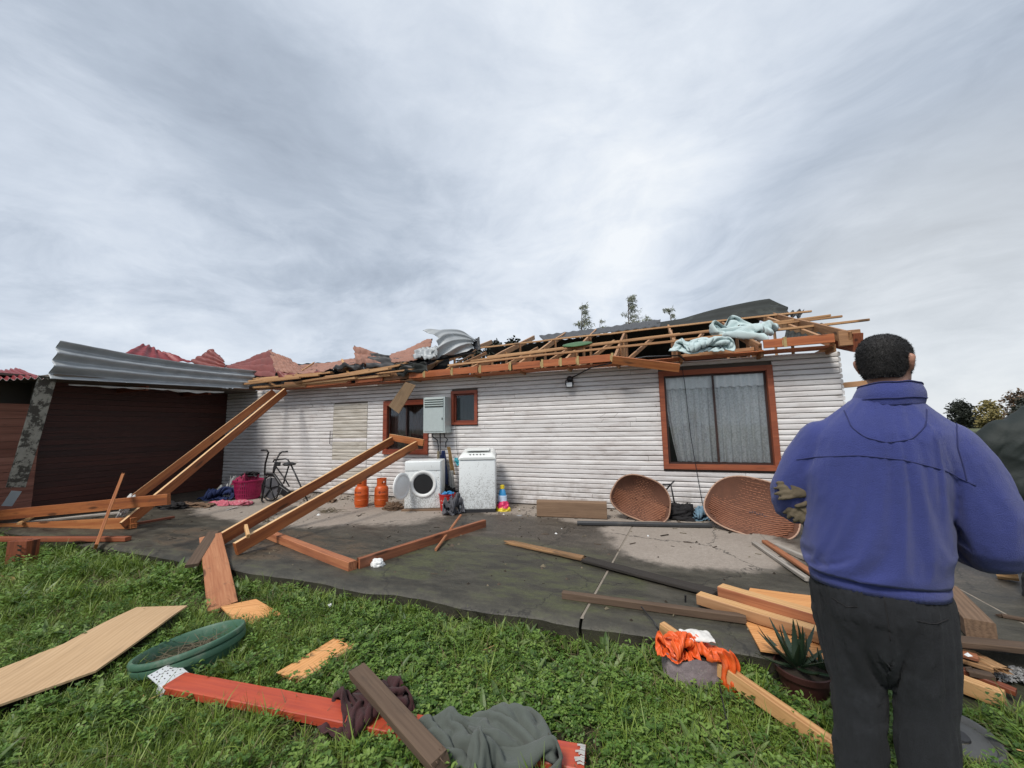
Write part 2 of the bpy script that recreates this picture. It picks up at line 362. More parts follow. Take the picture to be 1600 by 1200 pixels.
M_PINKC = plain('magenta_cloth', (.25, .02, .06), .95, 0, .35, 12, .4, .35, (.6, .35, .4), 16)
M_CHECK = plain('pink_white_cloth', (.46, .11, .15), .95, 0, .4, 14, .4, .75, (.68, .58, .58), 22)
M_SACKW = plain('dull_white_sack', (.42, .42, .40), .85, 0, .2, 5, .4, .3, (.22, .21, .2), 6)
M_NAVY = plain('navy_cloth', (.012, .024, .085), .9, 0, .3, 6, .4)
M_BLACKC = plain('black_cloth', (.012, .011, .012), .9, 0, .3, 6, .4)
M_GREYK = plain('grey_cloth', (.085, .085, .095), .9, 0, .25, 8, .4)
M_DENIM = plain('washed_denim', (.125, .215, .285), .9, 0, .35, 9, .4, .5, (.32, .43, .50), 10)
M_ROPE = plain('tan_rope', (.30, .19, .075), .9, 0, .4, 30, .5)
M_REDP = plain('red_plastic', (.45, .022, .02), .4, 0, .1, 8, 0, .12, (.15, .03, .03), 14)
M_BLUEP = plain('blue_plastic', (.03, .22, .46), .35, 0, .15, 8)
M_CYANP = plain('turquoise_plastic', (.06, .40, .48), .4, 0, .15, 8)
M_YELP = plain('yellow_plastic', (.72, .55, .03), .4, 0, .1, 8)
M_BLUEL = plain('pale_blue_label', (.50, .60, .74), .5, 0, .25, 18)
M_PINKL = plain('pink_packaging', (.62, .03, .12), .45, 0, .2, 12)
M_WICKE = wood('wicker', (.40, .185, .10), (.26, .10, .052), (.11, .042, .024), dirt=.6, dirtcol=(.075, .03, .02), knots=0, bumpS=.4, rough=.7, grain=2)
M_WICKD = plain('dark_wicker_gaps', (.115, .048, .028), .9, 0, .3, 9)
M_WICKR = wood('wicker_rim', (.42, .27, .19), (.34, .20, .135), (.2, .11, .07), knots=0, dirt=.2)
M_STONE = wood('earthy_brown_block', (.235, .150, .092), (.175, .108, .066), (.10, .062, .038), knots=0, dirt=.4, bumpS=.9, rough=.9)
M_LIGHTBLUE = plain('pale_blue_plate', (.42, .50, .55), .4, .3, .15, 9)
M_LEAFD = plain('dark_succulent_leaf', (.020, .040, .020), .38, 0, .3, 12, .05, .15, (.10, .11, .07), 10)
M_LEAFS = plain('shrub_leaf', (.060, .125, .028), .45, 0, .35, 10)
M_LEAFTREE = plain('dull_tree_leaf', (.24, .26, .19), .6, 0, .45, 2)
M_LEAFDARK = plain('dark_tree_leaf', (.022, .027, .018), .7, 0, .4, 2)
M_LEAFYEL = plain('yellowish_tree_leaf', (.20, .165, .055), .7, 0, .4, 2)
M_LEAFBR = plain('brownish_tree_leaf', (.115, .075, .045), .7, 0, .4, 2)
M_BARK = plain('bark', (.085, .062, .045), .9, 0, .4, 12, .6)
M_SKIN = plain('skin', (.40, .20, .135), .5, 0, .16, 14, .1)
M_HAIR = plain('short_black_hair', (.012, .0105, .010), .6, 0, .5, 60, .6)
M_FLEECE = plain('violet_blue_fleece', (.042, .056, .225), .97, 0, .18, 7, .8, .4, (.030, .040, .150), 5, 0, .22, 330)
M_SEAM = plain('darker_blue_seam', (.027, .033, .115), .95, 0, .15, 30, .3)
M_TROU = plain('black_trousers', (.0115, .0128, .0155), .92, 0, .4, 9, .6, .6, (.028, .031, .036), 7, 0, .03, 300)
M_GLOVE = plain('dusty_tan_work_glove', (.125, .098, .062), .9, 0, .4, 18, .5, .4, (.05, .04, .03), 20)
M_SHOE = plain('red_canvas', (.24, .025, .028), .8, 0, .2, 20, .2)
M_RAINJ = plain('dark_green_jacket', (.010, .016, .014), .7, 0, .35, 6, .6)
M_PEBBLE = plain('grey_pebble', (.25, .25, .25), .85, 0, .5, 30, .4)
M_ASPH = plain('grey_rubber_disc', (.07, .072, .072), .6, 0, .3, 10, .2, .5, (.03, .03, .03), 12)

# white log siding: chalky paint, water marks, mould specks and splashed mud
m, nt, b = new_mat('white_log_siding'); v = objvec(nt, False); M_SIDING = m
r_ = objrand(nt); vb = nt.vm('ADD', v, nt.comb(nt.m('MULTIPLY', r_, 30.0), 0.0, 0.0))
g = nt.noise(nt.map(vb, scale=(1.2, 1, 7)), 2.2, 8, .68, .5)
g2 = nt.noise(nt.map(v, scale=(1, 1, 1.4)), 1.1, 6, .6)
col = nt.ramp(nt.m('ADD', nt.m('MULTIPLY', g, .65), nt.m('MULTIPLY', g2, .35)), [(.30, (.30, .265, .24)), (.42, (.55, .515, .50)), (.53, (.67, .65, .64)), (.75, (.74, .725, .72))])
sp = nt.voro(vb, 23.0); sz = nt.step(nt.noise(vb, 3.0, 5, .7), .46, .72)
spk = nt.m('MULTIPLY', nt.m('SUBTRACT', 1.0, nt.step(sp, .05, .15)), nt.m('MULTIPLY', sz, .8))
col = nt.mix(spk, col, (.10, .085, .075))
fs = nt.noise(nt.map(vb, scale=(1, 1, 1)), 46.0, 4, .7)
col = nt.mix(nt.m('MULTIPLY', nt.step(fs, .60, .72), nt.m('MULTIPLY', sz, .55)), col, (.16, .14, .12))
x_, y_, z_ = nt.sep(v)
low = nt.m('MULTIPLY', nt.m('SUBTRACT', 1.0, nt.step(z_, .2, .75)), nt.step(nt.noise(v, 5.0, 7, .7), .40, .72))
col = nt.mix(nt.m('MULTIPLY', low, .75), col, (.20, .165, .13))
# cracks
ck = nt.voro(nt.map(vb, scale=(.9, 1, 3.0)), 1.6, 'DISTANCE_TO_EDGE')
ckm = nt.m('MULTIPLY', nt.m('SUBTRACT', 1.0, nt.step(ck, .0, .012)), nt.step(nt.noise(v, 1.7, 3), .56, .62))
col = nt.mix(nt.m('MULTIPLY', ckm, .7), col, (.22, .19, .17))
nt.put(b.inputs['Base Color'], col); b.inputs['Roughness'].default_value = .62
bump(nt, b, nt.m('ADD', g, nt.m('MULTIPLY', fs, .4)), .25, .006)
m, nt, b = new_mat('bare_weathered_siding'); v = objvec(nt); M_SIDOLD = m
g = nt.noise(nt.map(v, scale=(1.0, 5, 9)), 2.4, 8, .68, .6)
col = nt.ramp(g, [(.30, (.26, .225, .18)), (.47, (.46, .425, .37)), (.72, (.64, .61, .56))])
nt.put(b.inputs['Base Color'], col); b.inputs['Roughness'].default_value = .8; bump(nt, b, g, .4, .006)

# enamel of the two machines, splashed with mud
m, nt, b = new_mat('mud_splashed_enamel'); v = objvec(nt); M_MUDWHITE = m
x_, y_, z_ = nt.sep(nt.n('ShaderNodeTexCoord').outputs['Object'])
lowm = nt.m('SUBTRACT', 1.0, nt.step(z_, .05, .95))
s1 = nt.noise(v, 60.0, 5, .75); s2 = nt.noise(v, 7.0, 5, .7)
k = nt.step(nt.m('ADD', nt.m('MULTIPLY', s1, .75), nt.m('ADD', nt.m('MULTIPLY', s2, .3), nt.m('MULTIPLY', lowm, .12))), .60, .70)
col = nt.mix(nt.m('MULTIPLY', k, .6), (.74, .77, .77), (.20, .19, .17))
nt.put(b.inputs['Base Color'], col); nt.put(b.inputs['Roughness'], nt.m('ADD', .3, nt.m('MULTIPLY', k, .5)))

# concrete: pale dry aggregate under the eaves, wet and mossy elsewhere
m, nt, b = new_mat('wet_and_dry_concrete'); M_CONC = m
v = nt.n('ShaderNodeNewGeometry').outputs['Position']; v = nt.map(v, loc=tuple(-O)[:2] + (0,)); v = nt.map(v, rot=(0, 0, TH))
x_, y_, z_ = nt.sep(v)
wob = nt.m('MULTIPLY', nt.m('SUBTRACT', nt.noise(v, 1.3, 6, .65), .5), .9)
wob2 = nt.m('MULTIPLY', nt.m('SUBTRACT', nt.noise(v, 9.0, 6, .7), .5), .25)
def ell(cx, cy, rx, ry):                       # 1 inside an ellipse, ragged edge
    ex = nt.m('DIVIDE', nt.m('SUBTRACT', x_, cx), rx); ey = nt.m('DIVIDE', nt.m('SUBTRACT', y_, cy), ry)
    rr = nt.m('SQRT', nt.m('ADD', nt.m('MULTIPLY', ex, ex), nt.m('MULTIPLY', ey, ey)))
    return nt.m('SUBTRACT', 1.0, nt.step(nt.m('ADD', rr, nt.m('ADD', nt.m('MULTIPLY', wob, .55), wob2)), .90, 1.08))
dry = nt.m('MAXIMUM', ell(-3.6, -1.15, 2.55, 1.22), ell(2.35, -1.35, 1.05, 1.05))
dry = nt.m('MAXIMUM', dry, nt.m('MULTIPLY', ell(1.2, -.35, 2.2, .75), .9))
dry = nt.m('MULTIPLY', dry, nt.m('SUBTRACT', 1.0, nt.m('MULTIPLY', ell(.3, -2.2, 1.35, 1.45), .9)))
agg = nt.voro(v, 70.0); aggn = nt.noise(v, 34.0, 5, .7)
peb = nt.m('SUBTRACT', 1.0, nt.step(agg, .12, .34))
pv = nt.noise(v, 1.1, 7, .65); pv2 = nt.noise(nt.map(v, scale=(.6, 1.6, 1)), 4.5, 7, .7)
dcol = nt.mix(nt.m('MULTIPLY', peb, .55), nt.ramp(nt.m('ADD', nt.m('MULTIPLY', aggn, .6), nt.m('MULTIPLY', pv, .4)), [(.3, (.205, .172, .142)), (.55, (.295, .252, .212)), (.75, (.38, .335, .29))]), (.44, .395, .35))
wcol = nt.ramp(nt.m('ADD', nt.m('MULTIPLY', pv2, .6), nt.m('MULTIPLY', aggn, .4)), [(.34, (.026, .021, .016)), (.50, (.058, .048, .037)), (.68, (.118, .100, .079))])
pp = nt.m('MULTIPLY', nt.m('MULTIPLY', peb, nt.step(nt.noise(v, 5.0, 4, .7), .42, .58)), nt.step(y_, -3.4, -1.6))
wcol = nt.mix(nt.m('MULTIPLY', pp, .8), wcol, (.27, .23, .19))
front = nt.m('SUBTRACT', 1.0, nt.step(nt.m('ADD', y_, wob), -2.7, -1.7))
grn = nt.mix(nt.step(pv2, .3, .7), (.018, .018, .012), (.068, .064, .046))
wcol = nt.mix(nt.m('MULTIPLY', front, .7), wcol, grn)
mz = nt.m('MULTIPLY', nt.m('MAXIMUM', nt.m('MAXIMUM', ell(1.25, -3.05, .75, .55), ell(-.35, -3.1, .6, .45)), nt.m('MULTIPLY', ell(.6, -2.5, 1.1, .6), .7)), nt.step(pv2, .42, .62))
mz = nt.m('MAXIMUM', mz, nt.m('MULTIPLY', nt.m('SUBTRACT', 1.0, nt.step(y_, -3.62, -3.2)), nt.m('MULTIPLY', nt.step(pv2, .50, .66), .7)))
wcol = nt.mix(nt.m('MULTIPLY', mz, .45), wcol, nt.ramp(aggn, [(.3, (.030, .040, .008)), (.7, (.085, .105, .022))]))
leaf = nt.m('MULTIPLY', nt.m('MULTIPLY', ell(-2.6, -3.0, 1.7, .55), nt.step(pv2, .40, .60)), .8)
wcol = nt.mix(leaf, wcol, nt.ramp(aggn, [(.3, (.045, .028, .015)), (.7, (.125, .088, .055))]))
col = nt.mix(dry, wcol, dcol)
crk = nt.voro(nt.vm('ADD', v, nt.vm('MULTIPLY', nt.noise(v, 2.5, 5, .7, col=True), (.5, .5, 0))), .55, 'DISTANCE_TO_EDGE')
crm = nt.m('SUBTRACT', 1.0, nt.step(crk, .0, .007))
col = nt.mix(nt.m('MULTIPLY', crm, .85), col, (.014, .012, .009))
spl = nt.step(nt.noise(v, 21.0, 6, .75), .62, .72); col = nt.mix(nt.m('MULTIPLY', spl, .22), col, (.05, .04, .03))
nt.put(b.inputs['Base Color'], col)
nt.put(b.inputs['Roughness'], nt.m('ADD', nt.m('MULTIPLY', dry, .35), nt.m('ADD', .40, nt.m('MULTIPLY', pv2, .30))))
bump(nt, b, nt.m('ADD', nt.m('MULTIPLY', aggn, .8), nt.m('ADD', peb, nt.m('MULTIPLY', pv2, 1.5))), .45, .006)

# lawn soil
m, nt, b = new_mat('damp_lawn_soil'); M_LAWN = m; v = nt.n('ShaderNodeNewGeometry').outputs['Position']
n = nt.noise(v, 7.0, 8, .7); n2 = nt.noise(v, .05, 5, .6)
col = nt.ramp(n, [(.3, (.016, .014, .008)), (.5, (.030, .030, .013)), (.7, (.040, .055, .018))])
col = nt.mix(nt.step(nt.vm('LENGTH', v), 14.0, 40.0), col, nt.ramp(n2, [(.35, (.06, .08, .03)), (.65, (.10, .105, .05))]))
nt.put(b.inputs['Base Color'], col); b.inputs['Roughness'].default_value = .95; bump(nt, b, n, .8, .03)

def leafmat(name, c0, c1, c2, rough=.5, tip=None):
    m, nt, b = new_mat(name); r_ = objrand(nt)
    v = nt.n('ShaderNodeNewGeometry').outputs['Position']
    f = nt.m('ADD', nt.m('MULTIPLY', r_, .6), nt.m('MULTIPLY', nt.noise(v, 1.7, 4, .6), .4))
    c = nt.ramp(f, [(.15, c0), (.48, c1), (.85, c2)])
    nt.put(b.inputs['Base Color'], c); b.inputs['Roughness'].default_value = rough
    tr = nt.n('ShaderNodeBsdfTranslucent', {'Color': nt.mix(.5, c, (.12, .20, .02))})
    mx_ = nt.n('ShaderNodeMixShader', {0: .25}); t = m.node_tree
    t.links.new(b.outputs[0], mx_.inputs[1]); t.links.new(tr.outputs[0], mx_.inputs[2]); t.links.new(mx_.outputs[0], t.nodes['Material Output'].inputs['Surface'])
    return m
L_GRASS = leafmat('grass_blade', (.056, .102, .011), (.140, .220, .025), (.260, .335, .062))
L_CLOV = leafmat('clover_leaf', (.034, .082, .011), (.098, .192, .026), (.210, .310, .064))
L_WEED = leafmat('broad_weed_leaf', (.045, .086, .020), (.105, .170, .040), (.190, .255, .085))
L_DEAD = leafmat('dead_grass', (.085, .060, .028), (.15, .115, .055), (.24, .20, .105), .8)

# glass: a thin clear sheet that mirrors the sky at grazing angles
m, nt, b = new_mat('window_glass'); M_GLASS = m; t = m.node_tree
gl = nt.n('ShaderNodeBsdfGlossy', {'Color': (.9, .95, 1, 1), 'Roughness': .04}); tp = nt.n('ShaderNodeBsdfTransparent', {'Color': (.97, .98, .98, 1)})
mx_ = nt.n('ShaderNodeMixShader', {0: nt.m('ADD', nt.m('MULTIPLY', nt.n('ShaderNodeFresnel', {'IOR': 1.45}).outputs[0], .9), .0)})
t.links.new(tp.outputs[0], mx_.inputs[1]); t.links.new(gl.outputs[0], mx_.inputs[2]); t.links.new(mx_.outputs[0], t.nodes['Material Output'].inputs['Surface'])
m, nt, b = new_mat('lace_curtain'); M_CURT = m; v = objvec(nt, False)
lace = nt.noise(nt.map(v, scale=(1, 1, 1)), 38.0, 5, .75)
col = nt.ramp(lace, [(.38, (.55, .54, .52)), (.56, (.80, .79, .77))]); nt.put(b.inputs['Base Color'], col); b.inputs['Roughness'].default_value = .9
M_LACE = plain('lace_trim', (.84, .83, .81), .9, 0, .12, 30)
M_CURTB = plain('dim_brown_curtain', (.085, .05, .042), .9, 0, .3, 6)
M_NET = plain('dark_green_net', (.018, .032, .030), .8, 0, .25, 60)
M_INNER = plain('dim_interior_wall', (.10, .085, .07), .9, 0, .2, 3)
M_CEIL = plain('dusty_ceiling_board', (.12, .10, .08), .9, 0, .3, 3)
# ------------------------------------------------------------------ the ground and the concrete
def gz(x, y): return MN.noise(V((x * 1.1, y * 1.1, 3))) * .022 * max(0.0, 1 - math.hypot(x, y) / 16)
gx = [-900, -300, -100, -45, -22, -14] + [-10 + .25 * i for i in range(57)] + [6, 9, 14, 25, 60, 150, 400, 900]
gy = [-300, -80, -25, -8, -2] + [.5 + .25 * i for i in range(27)] + [8, 10, 14, 25, 60, 150, 400, 1200]
mb = MB(); nx, ny = len(gx), len(gy)
mb.add([(x, y, gz(x, y)) for y in gy for x in gx], [(j * nx + i, j * nx + i + 1, (j + 1) * nx + i + 1, (j + 1) * nx + i) for j in range(ny - 1) for i in range(nx - 1)])
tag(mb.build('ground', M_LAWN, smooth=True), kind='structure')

patio = bpy.data.objects.new('patio', None); link(patio, None, HM); tag(patio, kind='structure')
EDGE = -3.70
def edge_y(x): return EDGE + MN.noise(V((x * 1.6, 0, 0))) * .05 + MN.noise(V((x * 6, 4, 0))) * .018
JA, JB = (1.71, -1.23), (1.53, -3.73)
def jx(y): return 1.71 + (y + 1.23) * (.18 / 2.5)
def slab(x0, x1, y0, y1, front, jl=None, jr=None, dz=0.0, back=0.0):
    b = MB(); n = max(6, int((x1 - x0) / .09)); cols = []
    for i in range(n + 1):
        t = i / n; ya = None
        x = x0 + (x1 - x0) * t
        yf = edge_y(x) + back if front else y0
        def X(y):
            a = jx(y) + .010 if jl else x0; c = jx(y) - .010 if jr else x1
            return a + (c - a) * t
        e = .5 + .5 * MN.noise(V((x * 4, 9, 2)))
        col = [(X(y1), y1, SZ + dz), (X(yf), yf + .10, SZ + dz), (X(yf), yf + .035, SZ + dz - .008 - .012 * e), (X(yf), yf + .004, SZ + dz - .03 - .02 * e), (X(yf), yf + .012 + .01 * e, SZ - .10), (X(yf), yf + .03, -.15)] if front else [(X(y1), y1, SZ + dz), (X(yf), yf, SZ + dz), (X(yf), yf, -.15)]
        cols.append([V(c) for c in col])
    m_ = len(cols[0]); vs = [c for col in cols for c in col]
    fs = [(i * m_ + k, i * m_ + k + 1, (i + 1) * m_ + k + 1, (i + 1) * m_ + k) for i in range(n) for k in range(m_ - 1)]
    b.add(vs, fs)
    for col in (cols[0], cols[-1]):            # side faces down to the earth
        vs = [V(c) for c in col] + [V((col[0].x, col[0].y, -.15))]; b.add(vs, [tuple(range(len(vs)))])
    return b.build('concrete_slab', M_CONC, patio, smooth=40)
slab(-9.0, -4.17, EDGE, .15, True)
slab(-4.15, jx(-1) - .01, EDGE, .15, True, jr=True, dz=.003)
slab(jx(-1) + .01, 3.20, EDGE, .15, True, jl=True)
slab(3.205, 4.28, EDGE, .15, True, dz=-.002, back=.5)
slab(4.30, 10.5, EDGE, 4.0, True, dz=-.004, back=.5)
b = MB()                                           # mortar left in the joint
b.add([V((jx(y) + s, y + (edge_y(1.55) - EDGE + .06 if y < -3.6 else 0), SZ - .003)) for y in (EDGE, .1) for s in (-.012, .012)], [(0, 1, 3, 2)])
b.add([V((4.29 + s, y + (.56 if y < -3.6 else 0), SZ - .006)) for y in (EDGE, .1) for s in (-.012, .012)], [(0, 1, 3, 2)])
b.add([V((-4.16 + s, y + (.06 if y < -3.6 else 0), SZ - .004)) for y in (EDGE, .1) for s in (-.012, .012)], [(0, 1, 3, 2)])
b.build('joint_mortar', plain('pale_joint_mortar', (.24, .205, .165), .9, 0, .4, 9, .3, .5, (.07, .06, .045), 5), patio)

# ------------------------------------------------------------------ the house
house = thing('house', 'long white log-sided house with its roof torn off', 'house', mw=HM)
PH = .0765; Z0 = SZ + .012; NC = 30; XL, XR = -7.9, 4.5
WB = (2.17, 3.71, .82, 2.33); WM = (-3.12, -2.06, 1.00, 2.07); WS = (-1.55, -1.0, 1.56, 2.20); DR = (-4.46, -3.54, SZ, 2.06)
OPEN = [WB, WM, WS]
def siding_piece(x0, x1, zb, mat, parent, name='siding_board', h=PH, y=0.0, axis='x', proud=.0, rs=None):
    rs = rs or random; n = max(1, int((x1 - x0) / .5)); rr = []
    dz0, dz1 = rs.uniform(-.002, .002), rs.uniform(-.002, .002); pr = rs.uniform(0, .004) + proud
    prof = [(0.012, 0.004), (.004, .004), (-.0085, h * .16), (-.0115, h * .50), (-.0095, h * .84), (.002, h * .965), (.012, h * .985)]
    for i in range(n + 1):
        t = i / n; x = x0 + (x1 - x0) * t; wv = MN.noise(V((x * 1.4, zb * 9, y))) * .0035
        ring = []
        for (py, pz) in prof + [(.014, h * .98), (.014, .005)]:
            p = (x, y + py - (pr if py < 0 else 0) + wv, zb + pz + dz0 * (1 - t) + dz1 * t)
            ring.append(V(p) if axis == 'x' else V((-p[1] if axis == 'y+' else p[1], p[0], p[2])))
        rr.append(ring)
    b = MB(); b.rings(rr); return b.build(name, mat, parent, smooth=50)
rs = random.Random(3)
for k in range(NC):
    zb = Z0 + k * PH; cuts = [XL, XR]
    segs = []; x = XL; joints = sorted([XL + 3.3 + rs.uniform(-.5, .5), XL + 6.9 + rs.uniform(-.8, .8), XL + 10.4 + rs.uniform(-.8, .8)])
    spans = [(XL, XR)]
    for (a, c, z0, z1) in OPEN + [DR]:
        if zb + PH * .8 > z0 and zb + PH * .2 < z1:
            spans = [s for (p, q) in spans for s in ((p, min(q, a)), (max(p, c), q)) if s[1] - s[0] > .02]
    for (p, q) in spans:
        cs = [p] + [j for j in joints if p + .3 < j < q - .3] + [q]
        for a, c in zip(cs, cs[1:]): siding_piece(a + .002, c - .002, zb, M_SIDING, house, rs=rs)
for k in range(NC):                                # gable end
    zb = Z0 + k * PH
    siding_piece(.03, 3.2 + rs.uniform(-.3, .3), zb, M_SIDING, house, axis='y+', y=-XR - .03, rs=rs)
mb = MB()                                          # studs and lining behind the boards, with the openings left out
xs = sorted({XL, XR, *[o for w_ in OPEN for o in w_[:2]]}); zs = sorted({SZ, 2.44, *[o for w_ in OPEN for o in w_[2:]]})
for a, c in zip(xs, xs[1:]):
    for e, f in zip(zs, zs[1:]):
        if not any(a >= w_[0] - .001 and c <= w_[1] + .001 and e >= w_[2] - .001 and f <= w_[3] + .001 for w_ in OPEN): mb.box(a, c, .016, .10, e, f)
mb.box(XL, XR, 6.9, 7.0, SZ, 2.44); mb.box(XL, XL + .08, .101, 6.899, SZ, 2.44); mb.box(XR - .07, XR, .101, 6.899, SZ, 2.44)
mb.build('wall_lining', M_INNER, house)
mb = MB(); mb.box(XL, XR, .102, 6.898, 2.40, 2.42); mb.build('ceiling', M_CEIL, house)
mb = MB(); mb.box(XL + .081, XR - .071, .102, 6.898, SZ - .02, SZ + .01); mb.build('floor', M_CEIL, house)
for x0 in (-5.2, -2.0, 1.2):
    mb = MB(); mb.box(x0, x0 + .08, .103, 6.897, SZ + .02, 2.39); mb.build('partition', M_INNER, house)
# door, clad in the same boards but stripped of paint
dr_m = MB(); dr_m.box(DR[0], DR[1], -.004, .014, SZ + .012, DR[3]); door = dr_m.build('door', M_SIDOLD, house); tag(door, 'unpainted weathered door clad in log siding')
for k in range(24): siding_piece(DR[0] + .006, DR[1] - .006, Z0 + .004 + k * PH, M_SIDING if k < 4 or (k in (7, 8, 14)) else M_SIDOLD, door, y=-.006, rs=rs)
p = wl(517, 672, -.03); mb = MB(); mb.tube([(DR[0] - .03, -.03, 1.20), (DR[0] - .03, -.055, 1.21), (DR[0] - .03, -.055, 1.47), (DR[0] - .03, -.03, 1.48)], .008); mb.build('door_handle', M_BLACK, door, smooth=True)

def window(x0, x1, z0, z1, fw, nm, sashes, glassy=.03, trim=.045, frame_mat=None, sash_mat=None, label=None):
    fm = frame_mat or W_FRAME; b = MB()
    b.box(x0, x0 + fw, -trim, .10, z0, z1); b.box(x1 - fw, x1, -trim, .10, z0, z1)
    b.box(x0 + fw, x1 - fw, -trim + .003, .10, z1 - fw, z1); b.box(x0 + fw, x1 - fw, -trim + .003, .10, z0, z0 + fw)
    o = b.build('window', fm, house); tag(o, label)
    X0, X1, A, B_ = x0 + fw, x1 - fw, z0 + fw, z1 - fw
    n = sashes; wd = (X1 - X0) / n; sw = .028
    for i in range(n):
        a, c = X0 + wd * i, X0 + wd * (i + 1); yy = .012 + .03 * (i % 2)
        if n > 1: a -= .012 if i else 0; c += .012 if i < n - 1 else 0
        s = MB(); s.box(a, a + sw, yy, yy + .026, A, B_); s.box(c - sw, c, yy, yy + .026, A, B_)
        s.box(a + sw, c - sw, yy + .001, yy + .025, A, A + sw); s.box(a + sw, c - sw, yy + .001, yy + .025, B_ - sw, B_)
        s.build('sash', sash_mat or fm, o)
        g = MB(); g.box(a + sw - .004, c - sw + .004, yy + .010, yy + .014, A + sw - .004, B_ - sw + .004); g.build('pane', M_GLASS, o)
    return o, (X0, X1, A, B_)
W_SASH = plain('dark_brown_aluminium', (.045, .022, .018), .45, .2, .2, 8)
W_FRAME2 = wood('orange_window_timber', (.36, .11, .045), (.27, .068, .027), (.13, .032, .014), knots=.3, dirt=.25)
o, (X0, X1, A, B_) = window(*WB, .075, 'big', 2, frame_mat=W_FRAME2, sash_mat=W_SASH, label='wide window with two sliding sashes and lace curtains')
def curtain(a, c, z0, z1, ph, pull=0.0):
    def fn(u, v):
        x = a + (c - a) * u; z = z0 + (z1 - z0) * v
        x += pull * (1 - u) ** 3 * (1 - v) ** 2 * .5
        y = .092 + .030 * math.sin(u * 34 + ph + .8 * math.sin(v * 3 + ph)) * (.5 + .5 * (1 - v)) + .010 * math.sin(u * 77 + ph)
        return (x, y, z)
    b = MB(); b.grid(fn, 90, 12); return b.build('curtain', M_CURT, o, smooth=True)
xm = (X0 + X1) / 2
curtain(X0 + .01, xm - .01, A + .03, B_ - .03, .3, .25); curtain(xm - .005, X1 - .02, A + .03, B_ - .02, 1.9)
def lace(a, c, ph):
    def fn(u, v):
        x = a + (c - a) * u; sc = .024 * abs(math.sin(u * 3.14159 * 6))
        return (x, .062 + .01 * math.sin(u * 40 + ph), B_ - .02 - (.17 + sc) * (1 - v))
    b = MB(); b.grid(fn, 90, 3); return b.build('lace_valance', M_LACE, o, smooth=True)
lace(X0 + .01, xm - .01, 0); lace(xm, X1 - .02, 1.2)
o, (X0, X1, A, B_) = window(*WM, .095, 'mid', 2, sash_mat=W_SASH, label='dark two-sash window partly hidden by the leaning timbers')
b = MB(); b.grid(lambda u, v: (X0 + (X1 - X0) * u, .14 + .018 * math.sin(u * 50), A + (B_ - A) * v), 60, 4); b.build('curtain', M_CURTB, o, smooth=True)
o, (X0, X1, A, B_) = window(*WS, .055, 'small', 1, label='small square window with dark green net')
b = MB(); b.grid(lambda u, v: (X0 + (X1 - X0) * u, .11 + .004 * math.sin(u * 30), A + (B_ - A) * v), 20, 4); b.build('net', M_NET, o, smooth=True)

# roof timbers: rafters, hangers, wall plate, fascia pieces with steel straps, battens
RS, RZ = .37, 2.585
def roof(px, py, dz=0.0):
    dr = ray(px, py); a = (CP - O).dot(NI); dn = dr.dot(NI)
    t = (RZ + dz + RS * (a + .35) - CZ) / (dr.z - RS * dn); return HI @ (CP + dr * t)
def rz_(y): return RZ + RS * (y + .35)
def hb(name, p0, p1, w_, h, mat, **kw): return beam(name, HM @ V(p0), HM @ V(p1), w_, h, mat, parent=house, **kw)
raf_px = (640, 735, 808, 882, 960, 1062, 1190, 1306)
raf_x = [wl(px, 560, -.35).x for px in raf_px]
for i, x in enumerate(raf_x):
    hb('rafter', (x, -.32, rz_(-.32) - .065), (x, 3.6, rz_(3.6) - .065), .042, .115, W_TRUSS, seed=i + 1, rag0=.03)
    hb('ceiling_joist', (x + .03, -.25, 2.475), (x + .03, 5.5, 2.475), .04, .10, W_TRUSS, seed=i + 20)
    for y in (.55, 1.35, 2.3):
        if i < 7 or y > .6: hb('hanger', (x + .035, y, 2.50), (x + .035, y, rz_(y) - .05), .045, .04, W_TRUSS, seed=i * 3 + 31)
    if i < 7:
        hb('brace', (x + .05, .35, 2.52), (x + .05 + .55, 1.9, rz_(1.9) - .12), .04, .07, W_TRUSS, seed=i + 60)
for i, x in enumerate((-7.3, -6.5, -5.7, -4.9, -4.1, -3.3)):
    hb('rafter', (x, -.30, 2.50), (x + .1, 3.4, 3.0 + .1 * (i % 2)), .042, .11, W_TRUSS, seed=i + 80, rag0=.04)
hb('wall_plate', (-2.3, .05, 2.455), (4.5, .05, 2.455), .09, .03, W_TRUSS, seg=12)
hb('wall_plate', (-7.6, .05, 2.455), (-2.32, .05, 2.45), .09, .03, W_TRUSS, seg=12)
fas = [(640, 705), (708, 747), (749, 799), (801, 845), (849, 958), (1193, 1310)]
for i, (a, c) in enumerate(fas):
    x0, x1 = wl(a, 565, -.36).x, wl(c, 565, -.36).x
    if c > 1200: x0, x1 = wl(a, 540, -.36).x, 4.36
    za = 2.455 + .012 * (x0 + 2.3); zb_ = 2.455 + .012 * (x1 + 2.3)
    hb('fascia', (x0, -.36, za + .055), (x1 - .01, -.36, zb_ + .055), .03, .118, W_FASCIA, seed=i + 5, warp=.002)
for px in (663, 706, 750, 797, 847, 876, 903, 957, 1230):
    x = wl(px, 565, -.38).x; z = 2.455 + .012 * (x + 2.3); b = MB()
    b.box(x - .018, x + .018, -.382, -.378, z - .012, z + .128); b.box(x - .018, x + .018, -.378, -.30, z + .124, z + .128); b.box(x - .035, x - .022, -.381, -.3775, z + .01, z + .09)
    b.build('steel_strap', M_STRAP, house)
# soffit boards, where they survive
hb('soffit_board', (-2.25, -.17, 2.445), (4.35, -.17, 2.50), .32, .012, W_FASCIA, seg=14, warp=.001)
